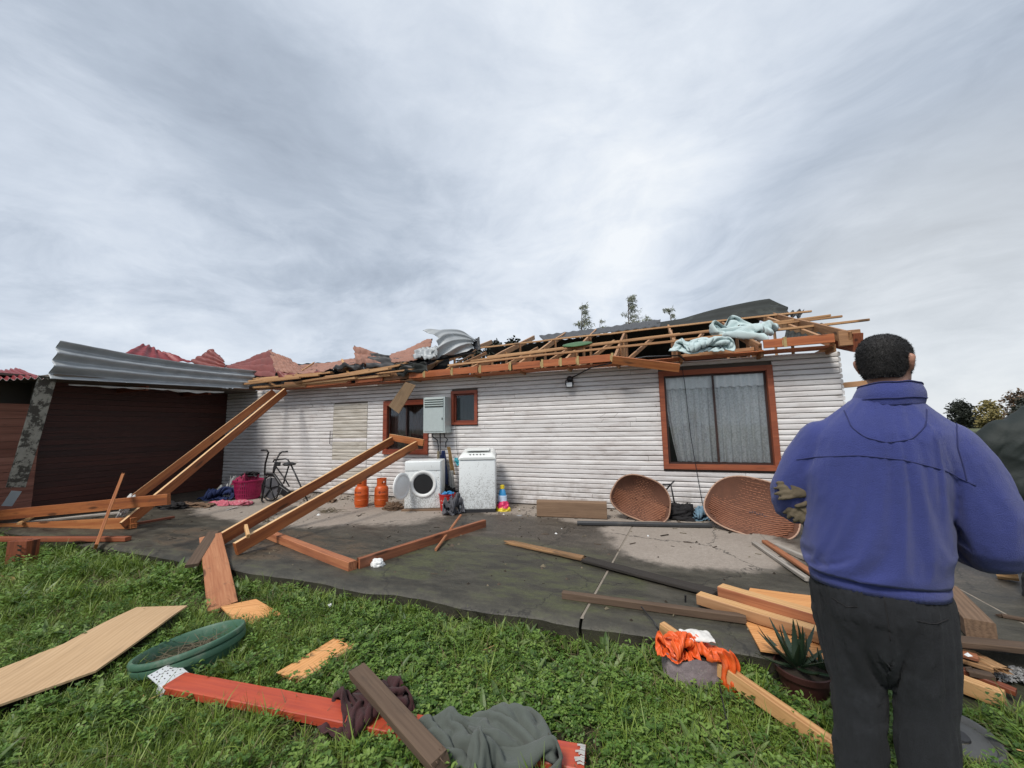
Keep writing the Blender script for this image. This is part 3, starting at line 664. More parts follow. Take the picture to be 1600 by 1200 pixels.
# boxed end of the eave at the far right corner
hb('barge_board', (4.50, -.40, 2.56), (4.53, 3.4, rz_(3.4) - .06), .03, .17, W_TRUSS, seed=91)
hb('barge_board', (4.58, -.40, 2.50), (4.60, .25, 2.68), .10, .24, W_BROWN, seed=92, rag=.05)
hb('eave_block', (4.39, -.37, 2.575), (4.62, -.37, 2.575), .045, .20, W_TRUSS, seed=93)
hb('noggin', (raf_x[5] + .03, -.10, 2.535), (raf_x[6] - .03, -.10, 2.565), .05, .055, W_TRUSS, seed=94)
bats = [((700, 571), (1357, 500)), ((735, 564), (1297, 493)), ((850, 548), (1315, 495)), ((708, 548), (1268, 486)), ((760, 558), (1062, 522))]
for i, ((a, b_), (c, e)) in enumerate(bats):
    p0, p1 = roof(a, b_, .02), roof(c, e, .02); hb('batten', p0, p1, .045, .036, W_BATTEN, seed=i + 11, seg=14, warp=.0025, rag0=.04)
# crushed battens along the left half of the eave
for i, (a, b_, c, e, off) in enumerate(((372, 601, 470, 590, -.46), (376, 597, 500, 586, -.36), (392, 593, 520, 582, -.24), (460, 598, 612, 576, -.40), (500, 593, 628, 570, -.30), (440, 604, 612, 586, -.34), (395, 606, 545, 596, -.32), (530, 586, 640, 566, -.2), (470, 600, 560, 590, -.36))):
    hb('batten', wl(a, b_, off), wl(c, e, off - .02), .05, .042, W_BATTEN, seed=i + 41, rag=.08, rag0=.06)
for i, (a, b_, c, e, off) in enumerate(((480, 607, 548, 600, -.34), (556, 600, 598, 596, -.34), (600, 596, 640, 592, -.30), (445, 608, 478, 606, -.34))):
    hb('fascia', wl(a, b_ - 6, off), wl(c, e - 6, off), .03, .13, W_FASCIA if i in (0, 1) else W_TRUSS, seed=i + 71)
hb('soffit_board', (-6.0, -.18, 2.435), (-2.5, -.18, 2.43), .30, .012, W_FASCIA, seg=10)
# side wing of dark red planks running toward the lawn, with its eave
WX = -7.9
for k in range(22):
    z = SZ + .01 + k * .105
    b = MB(); o_ = rs.uniform(0, .004); b.box(.022, 3.1, o_ - .02, o_, 0, .099); b.build('plank', W_REDWALL, house, mw=Matrix.Translation((WX, 0, z)) @ Matrix.Rotation(R(-90), 4, 'Z'))
for k in range(15):
    z = SZ + .01 + k * .124
    b = MB(); o_ = rs.uniform(0, .006); b.box(0, 3.48, o_ - .025, o_, 0, .118); b.build('plank', W_PINK, house, mw=Matrix.Translation((WX + .12, -3.12, z)) @ Matrix.Rotation(R(-90), 4, 'Z'))
mb = MB(); mb.box(WX - .1, WX - .021, -3.1, .10, SZ, 2.45); mb.box(WX - .5, WX - .42, -6.6, -2.6, SZ, 2.43); mb.box(WX + .02, WX + .094, -6.6, -3.12, SZ, 2.02); mb.box(WX - .1, WX + .02, -3.2, -3.10, SZ, 2.4)
mb.build('wing_lining', M_INNER, house)
mb = MB(); mb.box(WX - 1.5, WX + 1.05, -3.35, .05, 2.44, 2.475); mb.box(WX - 1.5, WX + .55, -6.6, -3.351, 2.44, 2.475); mb.build('wing_ceiling', M_CEIL, house)
hb('wing_rafter', (WX, -2.1, 2.36), (WX + .95, -2.1, 2.36), .05, .09, W_BROWN, seed=7); hb('wing_rafter', (WX, -1.0, 2.36), (WX + .95, -1.0, 2.36), .05, .09, W_BROWN, seed=8)
# ------------------------------------------------------------------ shapes of crumpled cloth: columns, rows, then x, y, z in millimetres row by row, each as its difference from the value before it
CLOTH = {}

CLOTH['grey'] = (50, 48, 380, (
-178,7,6,7,6,7,6,7,6,7,6,7,6,7,6,6,7,6,6,5,6,5,5,3,6,6,5,3,3,5,4,7,6,6,6,6,5,6,6,5,5,5,3,2,5,4,3,5,4,-6,3,0,7,6,7,6,7,6,7,6,7,6,6,6,7,6,6,6,5,5,6,5,6,3,6,6,5,5,3,6,7,2,7,6,6,5,4,5,6,6,5,5,5,0,5,7,0,4,5,6,-2,5,0,7,6,7,6,7,6,7,6,6,
6,6,6,5,6,6,6,6,4,6,5,5,6,6,4,6,4,7,5,3,6,4,6,5,7,5,5,6,3,6,4,3,5,5,3,6,3,2,4,7,2,0,7,6,7,6,7,6,7,6,6,5,6,7,5,7,4,6,7,5,5,5,3,7,4,5,6,5,6,3,6,4,6,5,5,5,6,6,5,5,2,5,5,3,5,5,5,6,0,6,5,4,1,6,6,7,7,6,6,6,7,6,6,6,6,5,4,6,6,6,6,2,6,6,4,
6,4,5,6,5,5,5,4,4,6,4,6,6,6,5,3,5,4,5,3,5,5,5,5,4,3,4,6,0,7,6,6,7,6,6,7,6,6,5,6,6,6,4,6,4,7,3,3,6,6,6,4,5,4,6,6,6,3,6,6,1,6,6,5,5,6,3,5,5,2,6,3,5,6,3,4,5,5,5,0,7,6,7,6,6,7,6,6,6,6,4,6,7,6,4,3,6,1,7,4,6,6,3,5,6,4,6,6,6,6,1,4,6,4,5,
5,6,3,4,6,5,5,2,6,5,5,2,5,5,5,1,6,7,6,7,6,6,7,5,6,6,4,6,6,5,5,3,6,5,2,6,4,6,3,5,5,6,7,4,6,2,5,5,3,5,6,5,5,1,6,5,5,5,5,3,5,5,2,5,5,5,0,7,6,7,6,6,7,6,6,5,6,6,6,5,3,4,4,6,6,2,5,3,6,3,6,6,6,5,6,1,5,7,1,5,5,6,3,6,5,6,3,2,5,5,4,5,2,5,4,
5,5,5,3,6,6,7,6,6,6,7,4,4,5,4,6,6,4,5,5,6,5,1,7,2,7,5,6,6,5,1,4,6,6,1,7,2,6,4,7,1,6,2,4,5,5,4,3,4,3,6,4,4,6,1,3,6,6,6,6,6,6,6,4,6,5,2,7,0,6,6,7,5,5,3,6,2,7,6,4,6,2,4,7,2,3,4,7,6,6,-1,4,4,4,5,2,6,2,4,6,6,2,4,5,5,0,3,4,6,5,6,5,7,6,
6,6,-2,6,0,6,6,7,6,6,4,6,4,6,2,5,6,6,3,6,4,7,2,5,2,4,4,6,-2,2,5,3,6,4,5,3,5,5,5,4,5,6,1,1,3,4,5,6,4,7,6,6,6,0,6,1,0,6,6,7,6,6,5,6,4,6,5,2,6,5,7,4,5,6,5,3,-3,6,7,2,-5,2,4,5,4,5,4,5,5,5,5,3,5,1,2,1,4,5,1,6,7,6,6,6,2,6,-3,0,5,6,7,6,
6,6,6,6,6,3,5,6,5,6,5,5,6,3,4,-3,6,6,5,-3,-4,5,0,5,5,4,5,5,6,5,4,2,3,2,3,3,4,1,4,6,6,7,4,6,6,-5,4,-1,5,6,6,6,6,7,6,6,5,6,5,6,6,5,5,6,1,5,-2,4,6,3,4,-4,-1,-1,3,4,5,5,6,5,5,5,5,2,3,4,1,5,0,5,4,5,6,6,5,7,-4,4,2,2,3,4,5,6,7,6,7,6,7,6,
5,7,5,6,5,-1,6,2,1,6,5,5,-3,-1,-1,-2,0,5,5,6,4,5,5,6,2,3,1,3,4,0,5,5,2,5,5,6,3,2,5,1,4,3,3,5,4,5,6,6,7,6,7,6,7,6,7,-2,6,4,2,4,4,6,6,-2,-3,-1,0,1,-2,4,4,7,4,6,2,5,3,1,3,0,3,5,5,2,5,4,4,5,4,4,2,1,4,5,5,4,5,3,6,5,7,6,7,6,7,7,0,6,0,7,
5,4,4,3,4,-4,-1,1,1,-3,2,3,4,6,6,4,2,6,2,3,2,0,4,5,5,3,5,2,6,3,2,6,-1,5,5,4,5,5,3,5,5,6,5,6,6,7,1,5,6,5,3,5,5,6,5,0,-1,1,0,0,0,1,2,2,3,4,5,0,4,6,4,2,-2,4,5,4,2,3,5,5,6,0,4,3,5,4,4,5,5,4,4,4,6,6,5,4,6,4,3,6,6,3,6,6,5,6,2,-1,0,2,-2,
1,2,1,2,3,2,2,3,4,3,4,5,-2,4,5,4,1,3,3,5,5,4,4,3,4,4,5,5,4,5,4,3,5,6,6,3,3,6,4,5,6,4,6,5,6,4,4,3,-1,0,0,2,1,1,2,3,0,6,3,1,5,3,5,-1,4,3,5,3,1,2,5,4,6,5,3,2,5,5,5,4,5,5,4,2,6,5,6,1,5,5,5,4,7,5,5,6,6,4,3,0,-3,3,2,2,0,3,1,-2,6,3,0,5,
2,5,1,3,3,4,4,-1,3,3,5,5,6,4,3,4,5,5,5,5,5,4,3,3,6,4,4,3,6,5,4,5,5,6,6,6,5,-5,7,0,0,3,4,1,2,0,-4,5,-3,5,5,3,3,3,3,2,5,3,1,2,3,2,4,6,6,5,4,5,4,4,5,5,4,5,1,5,5,5,3,5,6,4,4,5,6,5,6,5,-2,6,2,0,3,1,3,2,-2,-4,1,1,5,4,4,3,4,-3,5,5,5,2,2,
3,0,2,6,6,4,5,6,6,2,5,6,3,6,1,4,6,4,5,4,5,6,3,5,5,5,4,3,5,2,5,1,3,0,4,1,-4,-4,4,2,4,4,5,3,4,-3,4,5,2,5,3,3,2,-1,5,5,6,5,5,5,5,4,4,4,5,5,4,2,6,2,6,5,6,3,6,5,4,6,4,4,0,4,4,3,1,3,1,-4,-6,5,2,3,4,4,4,4,-3,5,2,4,4,5,3,2,-3,5,6,5,5,5,5,
6,3,4,5,4,6,5,2,4,4,3,6,6,5,4,4,6,5,5,4,2,3,4,1,4,2,0,-5,-5,5,2,2,4,5,4,4,-3,3,4,1,5,5,5,2,-4,5,4,6,4,5,6,6,3,6,3,5,5,5,5,2,5,3,3,5,6,5,5,3,6,6,5,3,3,4,1,4,1,-1,-4,-5,6,2,1,4,2,5,5,-2,2,4,1,5,5,5,3,-5,4,5,5,6,2,6,5,6,5,4,5,5,5,5,
3,4,5,2,3,5,6,4,5,5,4,6,3,5,2,4,3,2,-2,-6,-6,6,2,1,3,2,4,5,0,2,1,3,4,5,3,3,0,0,5,5,4,5,6,4,6,6,5,4,5,5,5,5,1,5,5,1,4,4,6,6,4,5,3,6,5,2,4,3,1,-3,-6,-3,7,1,1,3,2,1,4,4,-2,4,4,3,4,4,4,1,-2,4,5,4,5,5,6,4,6,6,5,4,5,5,5,2,4,5,3,0,6,5,6,
4,6,2,5,5,3,5,3,1,-5,-6,-4,6,1,1,2,2,1,4,-1,3,4,4,3,4,4,4,2,-2,1,4,5,5,4,5,6,6,6,5,5,5,5,5,4,2,5,4,0,3,6,5,6,5,3,5,5,4,4,3,0,-6,-5,-6,0,6,0,4,3,1,1,0,3,3,4,4,5,4,4,2,-2,-2,2,6,4,6,6,5,6,6,5,6,5,4,6,5,1,4,6,1,0,5,6,5,6,5,4,5,4,3,3,
-1,-6,-6,-6,4,3,5,3,4,1,2,-1,2,3,5,3,3,6,4,3,-3,-2,0,6,5,5,6,5,5,7,6,5,6,4,6,5,3,2,5,4,-1,3,5,6,5,5,4,5,5,4,2,-4,-6,-4,-7,3,5,2,4,3,3,4,0,-1,4,4,4,4,3,5,4,-2,-2,-3,6,5,6,4,5,6,6,6,6,5,6,6,4,5,1,5,5,0,0,5,6,6,5,3,5,4,6,-1,-5,-4,-6,
-4,5,5,1,1,4,5,1,4,1,2,4,5,3,4,4,3,-1,-1,-5,4,6,6,4,5,6,6,6,5,6,6,6,4,6,2,3,5,3,-2,4,6,6,4,4,5,5,4,-2,-6,-4,-5,-6,5,5,2,0,3,4,2,5,1,0,5,2,2,5,3,7,-1,-3,-3,4,6,4,5,6,5,6,6,6,5,5,6,6,6,1,3,6,4,-2,3,4,6,6,4,5,5,3,-6,-6,-4,-6,-5,6,2,
2,2,3,0,3,1,5,2,5,4,-2,4,4,3,5,-2,-5,5,6,5,4,5,5,5,6,6,6,6,5,6,6,4,1,5,5,-1,2,4,4,6,3,6,6,1,-7,-6,-6,-6,-6,6,2,2,2,3,-2,4,0,5,5,-4,7,2,3,4,2,6,-2,-4,5,4,3,5,6,5,6,5,5,6,6,6,6,5,6,2,3,6,1,0,5,3,6,0,6,6,-1,-7,-5,-6,-7,-6,5,3,0,4,3,
-3,-4,5,-1,8,-2,6,6,3,4,1,6,-1,-4,5,4,0,6,7,6,5,5,6,5,6,5,6,6,5,6,1,5,3,-1,5,2,6,0,5,6,-5,-6,-6,-6,-6,-6,6,1,2,-2,6,0,-7,3,-6,4,6,5,4,5,-1,6,3,5,-3,5,5,1,4,6,6,6,6,5,5,6,4,4,7,3,6,6,3,6,-2,5,2,6,0,5,2,-7,-6,-6,-6,-6,-6,6,1,2,-5,0,
6,-2,-7,-5,-1,7,5,5,6,1,5,1,6,3,4,2,6,3,6,6,6,5,6,6,5,6,3,2,5,6,4,6,6,0,5,2,4,2,5,-4,-6,-5,-7,-5,-7,-6,6,-2,3,-2,-4,-1,6,-5,-5,-6,1,6,6,6,5,2,-1,7,6,4,4,4,6,5,6,6,6,6,6,6,5,5,2,4,3,6,2,5,7,3,4,-2,6,2,-6,-4,-6,-6,-6,-6,-6,6,-1,-2,
1,-3,-3,-2,2,-4,-5,-3,6,4,2,5,1,5,6,6,6,6,5,4,2,7,6,7,6,7,6,6,5,5,2,3,4,6,1,4,7,5,-3,6,-1,-6,-6,-4,-6,-6,-7,-5,4,0,0,-2,-3,-1,-2,-4,-4,-2,-5,0,3,5,3,3,6,7,6,6,5,5,5,4,6,7,6,6,6,5,6,6,7,6,4,3,4,3,3,5,2,3,4,-6,-5,-6,-3,-6,-6,-6,-7,
4,-2,1,1,-5,-1,-4,-1,-4,-3,-4,-5,-1,5,3,6,7,5,5,5,5,6,5,7,6,6,7,6,5,6,5,6,6,7,6,6,5,3,3,6,2,3,-2,-6,-3,-5,-6,-6,-7,-6,-7,5,-3,-2,-1,0,-5,1,-2,-5,-3,-4,-4,-4,3,6,3,4,5,5,6,6,6,7,7,6,6,7,6,6,6,5,6,5,6,7,6,7,5,5,-10,6,7,5,-9,-6,-3,
-7,-6,-6,-7,-4,4,-2,-2,-3,-2,-1,-4,-4,1,0,-5,-4,-4,-4,7,7,4,1,4,6,6,7,6,7,6,7,6,7,6,6,6,5,6,6,6,6,6,6,7,5,2,-3,2,-6,-6,-6,-7,-6,-6,-6,-5,4,-1,-1,-3,-2,-3,-4,-5,-6,-1,-2,-2,-3,-2,-32,7,6,41,-2,6,6,6,7,7,6,7,6,7,6,6,6,6,6,6,6,6,6,6,
5,1,5,4,-7,-6,-3,-6,-6,-5,-5,-5,-6,-53,0,0,0,-1,0,0,0,0,1,0,1,1,1,1,2,2,1,4,2,3,1,4,-3,2,2,4,3,-4,1,0,-1,1,0,1,2,0,1,3,3,5,3,6,4,-1,6,0,4,3,-2,-2,7,0,-1,0,0,0,0,0,0,0,1,0,1,2,0,1,3,1,3,2,0,3,1,2,2,2,0,4,0,0,-4,0,2,3,0,0,1,2,0,4,4,
5,4,4,2,2,3,4,4,-2,-3,7,-1,0,0,0,0,0,-1,0,1,0,1,1,-1,1,2,2,2,1,1,2,4,1,1,3,2,0,2,2,-4,0,-1,1,3,2,1,-4,2,3,2,4,5,4,4,4,1,4,4,2,0,-1,6,0,0,0,-1,0,0,0,0,0,1,0,0,0,0,3,2,1,1,2,2,3,0,3,3,1,0,2,-1,0,-2,1,-1,4,-3,-1,3,3,3,1,4,5,4,4,4,2,
3,4,2,1,0,7,0,-1,0,0,0,0,-1,0,0,0,2,-1,-1,1,0,2,3,2,1,3,2,2,1,4,0,0,3,0,-2,-2,-1,2,-2,0,2,3,2,1,4,2,5,3,5,4,4,1,5,3,-2,3,7,-1,0,-1,0,0,0,0,-1,0,0,-1,2,-1,1,0,1,2,3,2,2,2,1,2,4,-1,0,4,0,-3,-1,1,-3,0,2,-2,3,1,4,5,2,4,3,5,4,1,4,3,3,
3,2,6,0,-1,0,0,-1,0,0,-1,0,0,0,1,0,0,1,0,1,4,1,3,2,2,2,1,1,-2,-1,4,0,0,-5,2,0,-3,0,2,4,4,3,4,4,4,3,2,3,4,4,3,3,3,7,-1,0,-1,0,-1,1,-1,0,-1,1,-1,0,0,1,2,0,1,2,3,1,3,2,2,1,-2,0,1,1,2,-6,0,4,-5,-2,3,-1,4,6,4,3,4,4,4,1,3,2,5,4,3,0,6,0,
0,-1,0,-1,0,-1,0,-1,0,-1,1,0,2,1,0,1,1,3,2,3,2,2,0,-1,1,-1,3,-4,-1,1,-3,0,-1,3,-3,3,4,4,5,6,4,4,2,3,-1,5,5,1,4,1,5,0,0,-1,0,-1,0,0,-1,-2,0,-2,1,1,4,1,0,2,2,3,1,3,1,1,0,-1,-1,0,0,-1,1,-3,1,-3,0,1,-1,6,4,5,5,4,4,5,-1,3,3,3,4,-1,-2,
6,5,2,0,-1,0,-1,0,-1,-1,-3,-2,3,2,0,3,1,1,3,1,3,1,4,-1,0,-1,1,0,-1,0,-1,-3,0,-1,0,-1,0,3,5,5,4,6,2,6,2,3,2,4,1,2,-2,7,5,5,2,2,-3,2,-1,-1,-2,-1,-4,-3,5,2,3,1,2,2,4,1,3,1,2,-1,0,1,-1,0,-3,-1,0,-4,2,-2,0,-1,4,5,4,4,3,5,5,5,2,2,3,2,3,
2,3,6,6,4,-2,3,3,0,-1,-1,-3,-4,-3,4,5,2,1,3,1,2,3,1,3,0,0,2,0,0,-1,-3,-2,-3,-1,0,1,-1,-1,3,4,5,3,5,5,4,5,2,2,4,3,2,3,3,1,6,5,1,6,1,1,-1,-2,-1,-5,-3,5,4,4,2,2,2,2,1,2,2,1,1,1,-1,1,-1,-3,-3,-2,0,0,1,-1,-2,1,4,5,4,5,4,5,4,2,3,4,2,1,
-6,3,7,2,5,5,1,4,2,3,0,-3,-5,0,4,0,7,3,3,2,2,2,1,2,1,1,0,1,-1,0,-3,-3,-2,1,0,0,-1,-2,1,2,3,6,5,5,5,3,3,3,3,1,4,-5,7,5,3,3,4,1,3,4,4,3,1,-3,-2,6,-5,4,5,5,4,4,2,2,1,2,0,0,-1,1,-1,-2,-3,-2,2,-1,-1,1,-2,-4,-1,5,6,7,6,5,4,3,3,2,2,4,0,
4,4,1,4,4,1,4,4,2,3,4,1,-6,8,1,-5,5,6,6,0,4,5,3,2,2,1,1,-1,-1,-1,-2,-5,0,4,-1,-1,-3,-2,-2,3,5,7,6,5,6,4,3,2,1,-1,-4,4,4,1,3,3,2,5,3,2,3,3,5,-4,5,2,-5,7,4,5,3,0,4,3,4,3,3,1,1,-1,-1,0,-5,-1,6,-1,-2,-2,-3,0,0,6,2,7,6,5,6,5,4,0,0,-5,
4,3,4,3,4,-1,4,3,4,5,2,1,3,0,0,3,1,5,3,5,-1,4,3,4,3,1,3,3,2,0,-5,5,-3,2,5,-3,-1,-3,-5,4,-1,7,3,6,6,5,6,5,6,-3,-4,4,5,2,3,5,-3,5,3,5,2,1,4,1,3,-3,2,3,5,5,2,5,-1,5,1,4,2,1,3,1,2,-3,5,4,-2,6,2,-3,-3,-3,-5,0,7,6,7,3,4,6,6,5,4,-5,5,5,
0,4,5,-2,4,5,4,0,2,4,4,-2,4,3,-2,5,3,4,4,4,0,5,-1,4,1,1,2,1,-1,5,3,4,0,4,2,1,-4,-5,-5,6,6,5,5,4,5,6,5,1,-4,5,4,4,1,4,-2,5,4,4,4,-2,4,4,-2,3,4,3,-1,4,4,4,4,4,1,4,-2,3,0,2,0,1,3,4,2,2,4,3,1,1,-2,-6,6,4,6,1,4,6,5,3,0,-2,4,3,4,1,4,-2,
5,3,4,5,-3,5,2,4,-1,2,5,-1,2,5,4,4,4,4,3,-1,0,2,-1,3,-1,3,3,3,2,3,3,1,3,2,-5,1,7,1,6,4,5,4,2,-2,0,-2,4,4,1,3,2,3,2,5,5,-1,4,4,-1,5,2,-1,5,3,-1,4,4,4,4,2,2,-3,3,0,2,-1,2,4,2,5,0,4,2,2,0,-3,4,6,1,6,2,6,4,0,-2,-7,0,5,3,3,1,5,-1,4,4,
5,3,1,5,-2,4,4,2,-1,3,2,2,4,4,3,2,3,-2,1,3,0,4,-3,3,4,4,3,1,1,1,1,0,6,3,3,5,2,6,3,-2,-2,-5,0,5,3,3,2,5,-2,5,3,4,4,1,6,2,-2,4,2,2,4,-1,4,4,1,2,3,3,4,0,-2,3,0,3,-1,4,4,3,2,0,3,3,2,-1,3,5,5,3,5,2,-1,-4,-5,1,3,3,4,2,5,-1,4,3,4,4,4,3,
3,-3,3,3,2,3,3,0,4,1,3,2,4,3,4,-4,2,3,-1,3,0,4,5,0,2,1,3,3,0,3,5,4,5,3,2,-2,-3,-3,0,2,5,4,0,5,-1,5,5,1,4,4,4,3,-5,4,3,3,1,4,0,3,2,4,1,4,3,4,1,-3,4,2,-2,3,2,4,2,-1,4,2,3,2,2,4,5,4,3,2,-2,-1,-2,-1,1,5,1,5,3,-1,6,2,1,4,4,5,3,-4,2,3,
4,3,1,2,3,1,3,1,4,4,4,4,-3,1,4,-1,0,3,2,1,1,3,3,2,2,3,5,4,4,3,2,-3,-1,-3,-1,1,4,5,0,3,2,7,-3,5,1,4,4,5,0,-4,5,3,2,4,2,0,3,2,4,1,4,4,4,2,-4,3,3,-3,2,2,2,3,0,4,2,2,4,4,5,3,3,1,-2,1,2,-5,0,4,5,-3,5,4,3,4,2,0,2,5,6,1,-6,3,3,3,4,2,2,0,
3,4,3,1,5,4,3,-3,1,4,1,-4,3,3,2,0,3,2,3,4,4,5,3,3,-1,-1,1,-1,-1,-5,3,5,4,-2,3,4,5,2,2,-1,5,5,3,-7,0,3,4,4,1,2,2,3,2,3,4,3,3,4,1,-3,3,3,-4,1,2,3,2,2,2,5,2,5,4,3,2,-1,0,-1,-6,2,3,-2,4,6,2,-5,3,5,1,2,4,1,5,4,-6,-3,5,3,1,2,3,1,3,3,4,
2,3,4,4,3,-4,1,4,0,-4,4,1,1,4,3,4,3,4,3,3,2,0,-1,-1,-6,3,5,3,0,7,3,-2,-5,6,4,1,0,4,4,5,-4,-6,3,3,4,0,3,4,3,1,2,4,2,4,3,4,-1,-2,4,2,-5,2,1,2,4,4,2,4,3,4,3,0,0,-1,0,-5,5,2,3,6,2,5,1,-7,3,5,1,1,2,4,6,-4,-4,0,4,2,2,6,1,2,3,2,1,4,2,4,
4,1,-3,2,3,-1,-3,4,2,2,3,3,3,4,3,2,1,0,-1,4,-5,5,2,6,2,3,5,5,-3,-5,5,3,3,3,0,4,3,-5,-4,2,4,3,3,3,0,3,2,4,3,2,2,4,3,-2,-1,4,0,-4,3,3,3,1,3,3,4,4,1,0,1,1,2,-4,4,4,6,1,5,4,4,-1,-6,3,3,3,2,4,2,2,-5,-5,3,4,2,3,4,2,3,3,0,3,4,3,1,4,-2,
-1,3,2,-4,2,3,2,3,1,4,4,3,1,-1,1,2,1,-4,4,5,5,1,3,6,3,1,-5,-1,5,1,3,4,1,4,-5,-6,2,5,4,1,3,2,3,3,2,3,3,2,3,2,1,-3,2,3,-3,0,4,3,0,5,2,3,3,1,0,0,2,1,-3,4,6,5,5,-3,5,3,4,-3,-5,2,2,4,6,5,0,-6,-5,1,6,0,2,3,2,3,3,3,2,3,2,3,2,3,-3,1,3,-1,
-2,4,3,3,1,3,2,3,1,0,0,2,1,-4,6,5,4,5,-4,5,3,3,-1,-5,2,1,5,7,4,1,-6,-5,1,5,-2,2,3,3,2,3,3,3,3,1,3,2,2,3,-3,2,1,-3,4,2,4,0,2,4,2,1,0,0,1,1,-3,5,6,4,3,2,-1,5,1,4,-4,2,5,1,4,-1,5,-3,-6,-1,3,5,-5,2,2,4,3,2,3,4,1,4,1,4,-1,1,0,2,-4,3,3,
3,0,4,2,1,1,1,0,1,1,-2,6,6,-1,6,0,5,-2,4,5,2,3,3,3,4,0,-7,5,-6,1,4,1,-6,-1,1,2,3,3,3,3,4,2,1,4,2,-4,1,2,-3,3,2,3,1,4,1,1,1,1,0,0,1,-1,4,6,4,0,5,2,3,3,4,6,4,2,3,5,-4,-6,0,1,3,2,-5,-3,-2,-1,0,2,2,2,4,3,4,1,3,3,2,-5,1,-1,-1,5,2,1,2,
2,2,0,0,1,0,1,4,1,2,7,-1,3,6,6,5,0,6,2,4,5,5,-7,-1,1,1,0,0,-2,-1,-3,0,-1,0,-1,0,0,2,4,4,1,2,6,0,-7,-3,1,5,0,3,1,2,1,0,1,0,0,1,5,0,1,3,6,0,4,4,6,6,2,4,3,3,4,-1,0,1,0,0,-1,-1,-2,-2,-1,0,0,0,0,-3,-1,0,1,2,4,3,5,-1,-6,-4,1,4,1,-1,2,2,
0,0,1,0,1,5,2,0,0,2,7,4,3,5,4,5,4,4,0,5,1,1,-2,-1,-2,-2,0,1,0,0,0,0,-1,-1,-2,-1,-1,-2,0,-1,3,5,6,-4,-4,-2,0,-4,2,3,0,0,-1,1,0,1,5,2,1,1,0,1,7,6,4,5,4,5,4,1,1,4,-4,-3,0,0,1,1,1,0,0,0,1,-1,-2,-1,-2,-1,-1,-1,-1,-1,1,2,3,39,1,1,-53,
-1,1,-1,0,1,1,0,0,5,0,3,2,0,-1,3,5,6,7,4,5,5,4,1,0,-2,-1,-2,2,0,1,1,1,0,0,-1,0,-1,-2,-1,-1,-2,-1,-1,-1,2,1,0,-3,-3,-3,-6,-5,-1,-1,1,1,0,-1,1,5,0,0,1,2,2,2,3,3,6,7,5,6,5,30,0,-1,-34,3,2,1,0,0,0,1,0,0,-1,-1,-1,-1,-1,-1,-1,-1,-1,-2,
-3,-4,-2,-4,-1,-1,-3,-5,-3,-2,0,0,0,0,4,0,0,0,0,0,1,-1,1,0,0,-1,0,0,0,1,1,0,-1,-2,2,4,1,-6,2,-1,-2,5,-4,5,-5,0,0,4,-1,-3,3,-3,0,1,-1,1,-1,5,-3,1,5,2,-4,-1,-5,0,0,1,-1,0,1,-1,2,-1,-1,3,0,-1,-2,2,3,-1,-4,0,2,4,1,-5,-2,2,-2,5,-5,0,2,
4,0,-1,-1,-4,5,-4,0,4,0,0,0,-5,0,0,6,4,-1,0,-6,-3,0,1,0,-1,1,0,-1,1,2,-2,-1,3,-3,4,2,-2,-2,-2,5,2,-4,3,-1,-1,-4,1,5,-1,-2,4,1,-5,-3,0,2,3,2,1,-5,-3,0,5,1,0,-5,0,5,5,-6,1,-6,0,2,-2,1,1,-1,-1,2,2,0,-4,3,1,-3,1,4,-1,0,-4,3,3,-6,-1,4,
-2,3,-4,0,6,2,-5,-3,4,-1,3,4,0,-2,-3,-6,0,1,4,0,0,-2,-2,6,2,-4,-5,0,2,-1,-1,0,2,-1,3,-2,2,0,-4,1,5,-5,-1,0,0,0,6,1,-2,-5,0,4,-3,4,0,4,-4,-5,5,1,4,3,0,-2,-3,-6,-2,5,0,-5,0,0,0,4,-3,5,-5,0,0,1,1,0,-2,3,0,1,-4,0,5,1,-2,3,-5,-2,5,0,
-4,5,-3,-1,3,-5,1,4,4,-1,-3,-5,3,2,6,3,-2,-4,-3,-3,4,-2,-3,4,0,-2,1,2,-4,3,-4,2,-3,0,1,0,2,-2,-1,1,-1,3,-3,2,5,0,-1,-1,-5,6,2,-6,0,4,-2,2,-5,5,2,-4,-3,-1,1,4,3,5,-2,-4,-4,-3,0,4,-3,0,-1,2,6,2,-1,-2,-5,3,-2,-3,0,1,-1,1,2,-1,-2,0,4,
0,-2,5,-4,-1,3,-4,5,3,-3,-6,3,4,-1,-5,5,-4,-2,0,5,0,3,4,-1,-5,-4,-1,4,0,-2,-2,-1,1,1,3,5,-3,-4,3,-2,-4,4,2,-1,0,0,-1,4,-1,0,-2,5,0,-3,2,-5,6,-5,6,1,1,-6,-3,5,2,-5,-1,3,-3,3,-1,5,4,0,-6,-4,4,-1,4,2,-2,-1,-2,-2,1,1,4,-2,-6,-1,0,4,
-2,5,-4,-1,0,-1,3,-3,1,0,4,-4,4,-5,2,-3,2,4,4,0,-3,-6,0,4,1,-4,1,2,-5,7,5,1,-4,-6,0,6,2,-5,-2,2,-2,3,2,1,0,0,-5,-5,4,2,-1,-5,1,0,-1,-3,-2,2,-4,1,3,1,-4,0,5,-6,0,7,1,-1,-1,3,-4,-5,1,5,1,0,-5,-1,6,5,0,-7,-5,6,0,2,3,-7,-4,0,1,2,4,-2,
2,-4,-1,-2,5,-5,2,4,1,-1,-2,-3,-3,0,-3,0,0,3,-3,6,0,-5,-1,1,0,0,1,4,-2,-5,2,6,-4,-4,1,6,3,-4,0,-6,2,6,5,-5,2,-6,-3,-1,4,-4,1,0,3,-4,3,-4,5,-4,-4,6,2,-1,-2,-3,-1,-4,-1,0,0,2,5,-1,-5,-5,0,2,0,-1,1,3,0,-5,3,3,-6,4,3,1,-4,-2,3,-5,5,6,
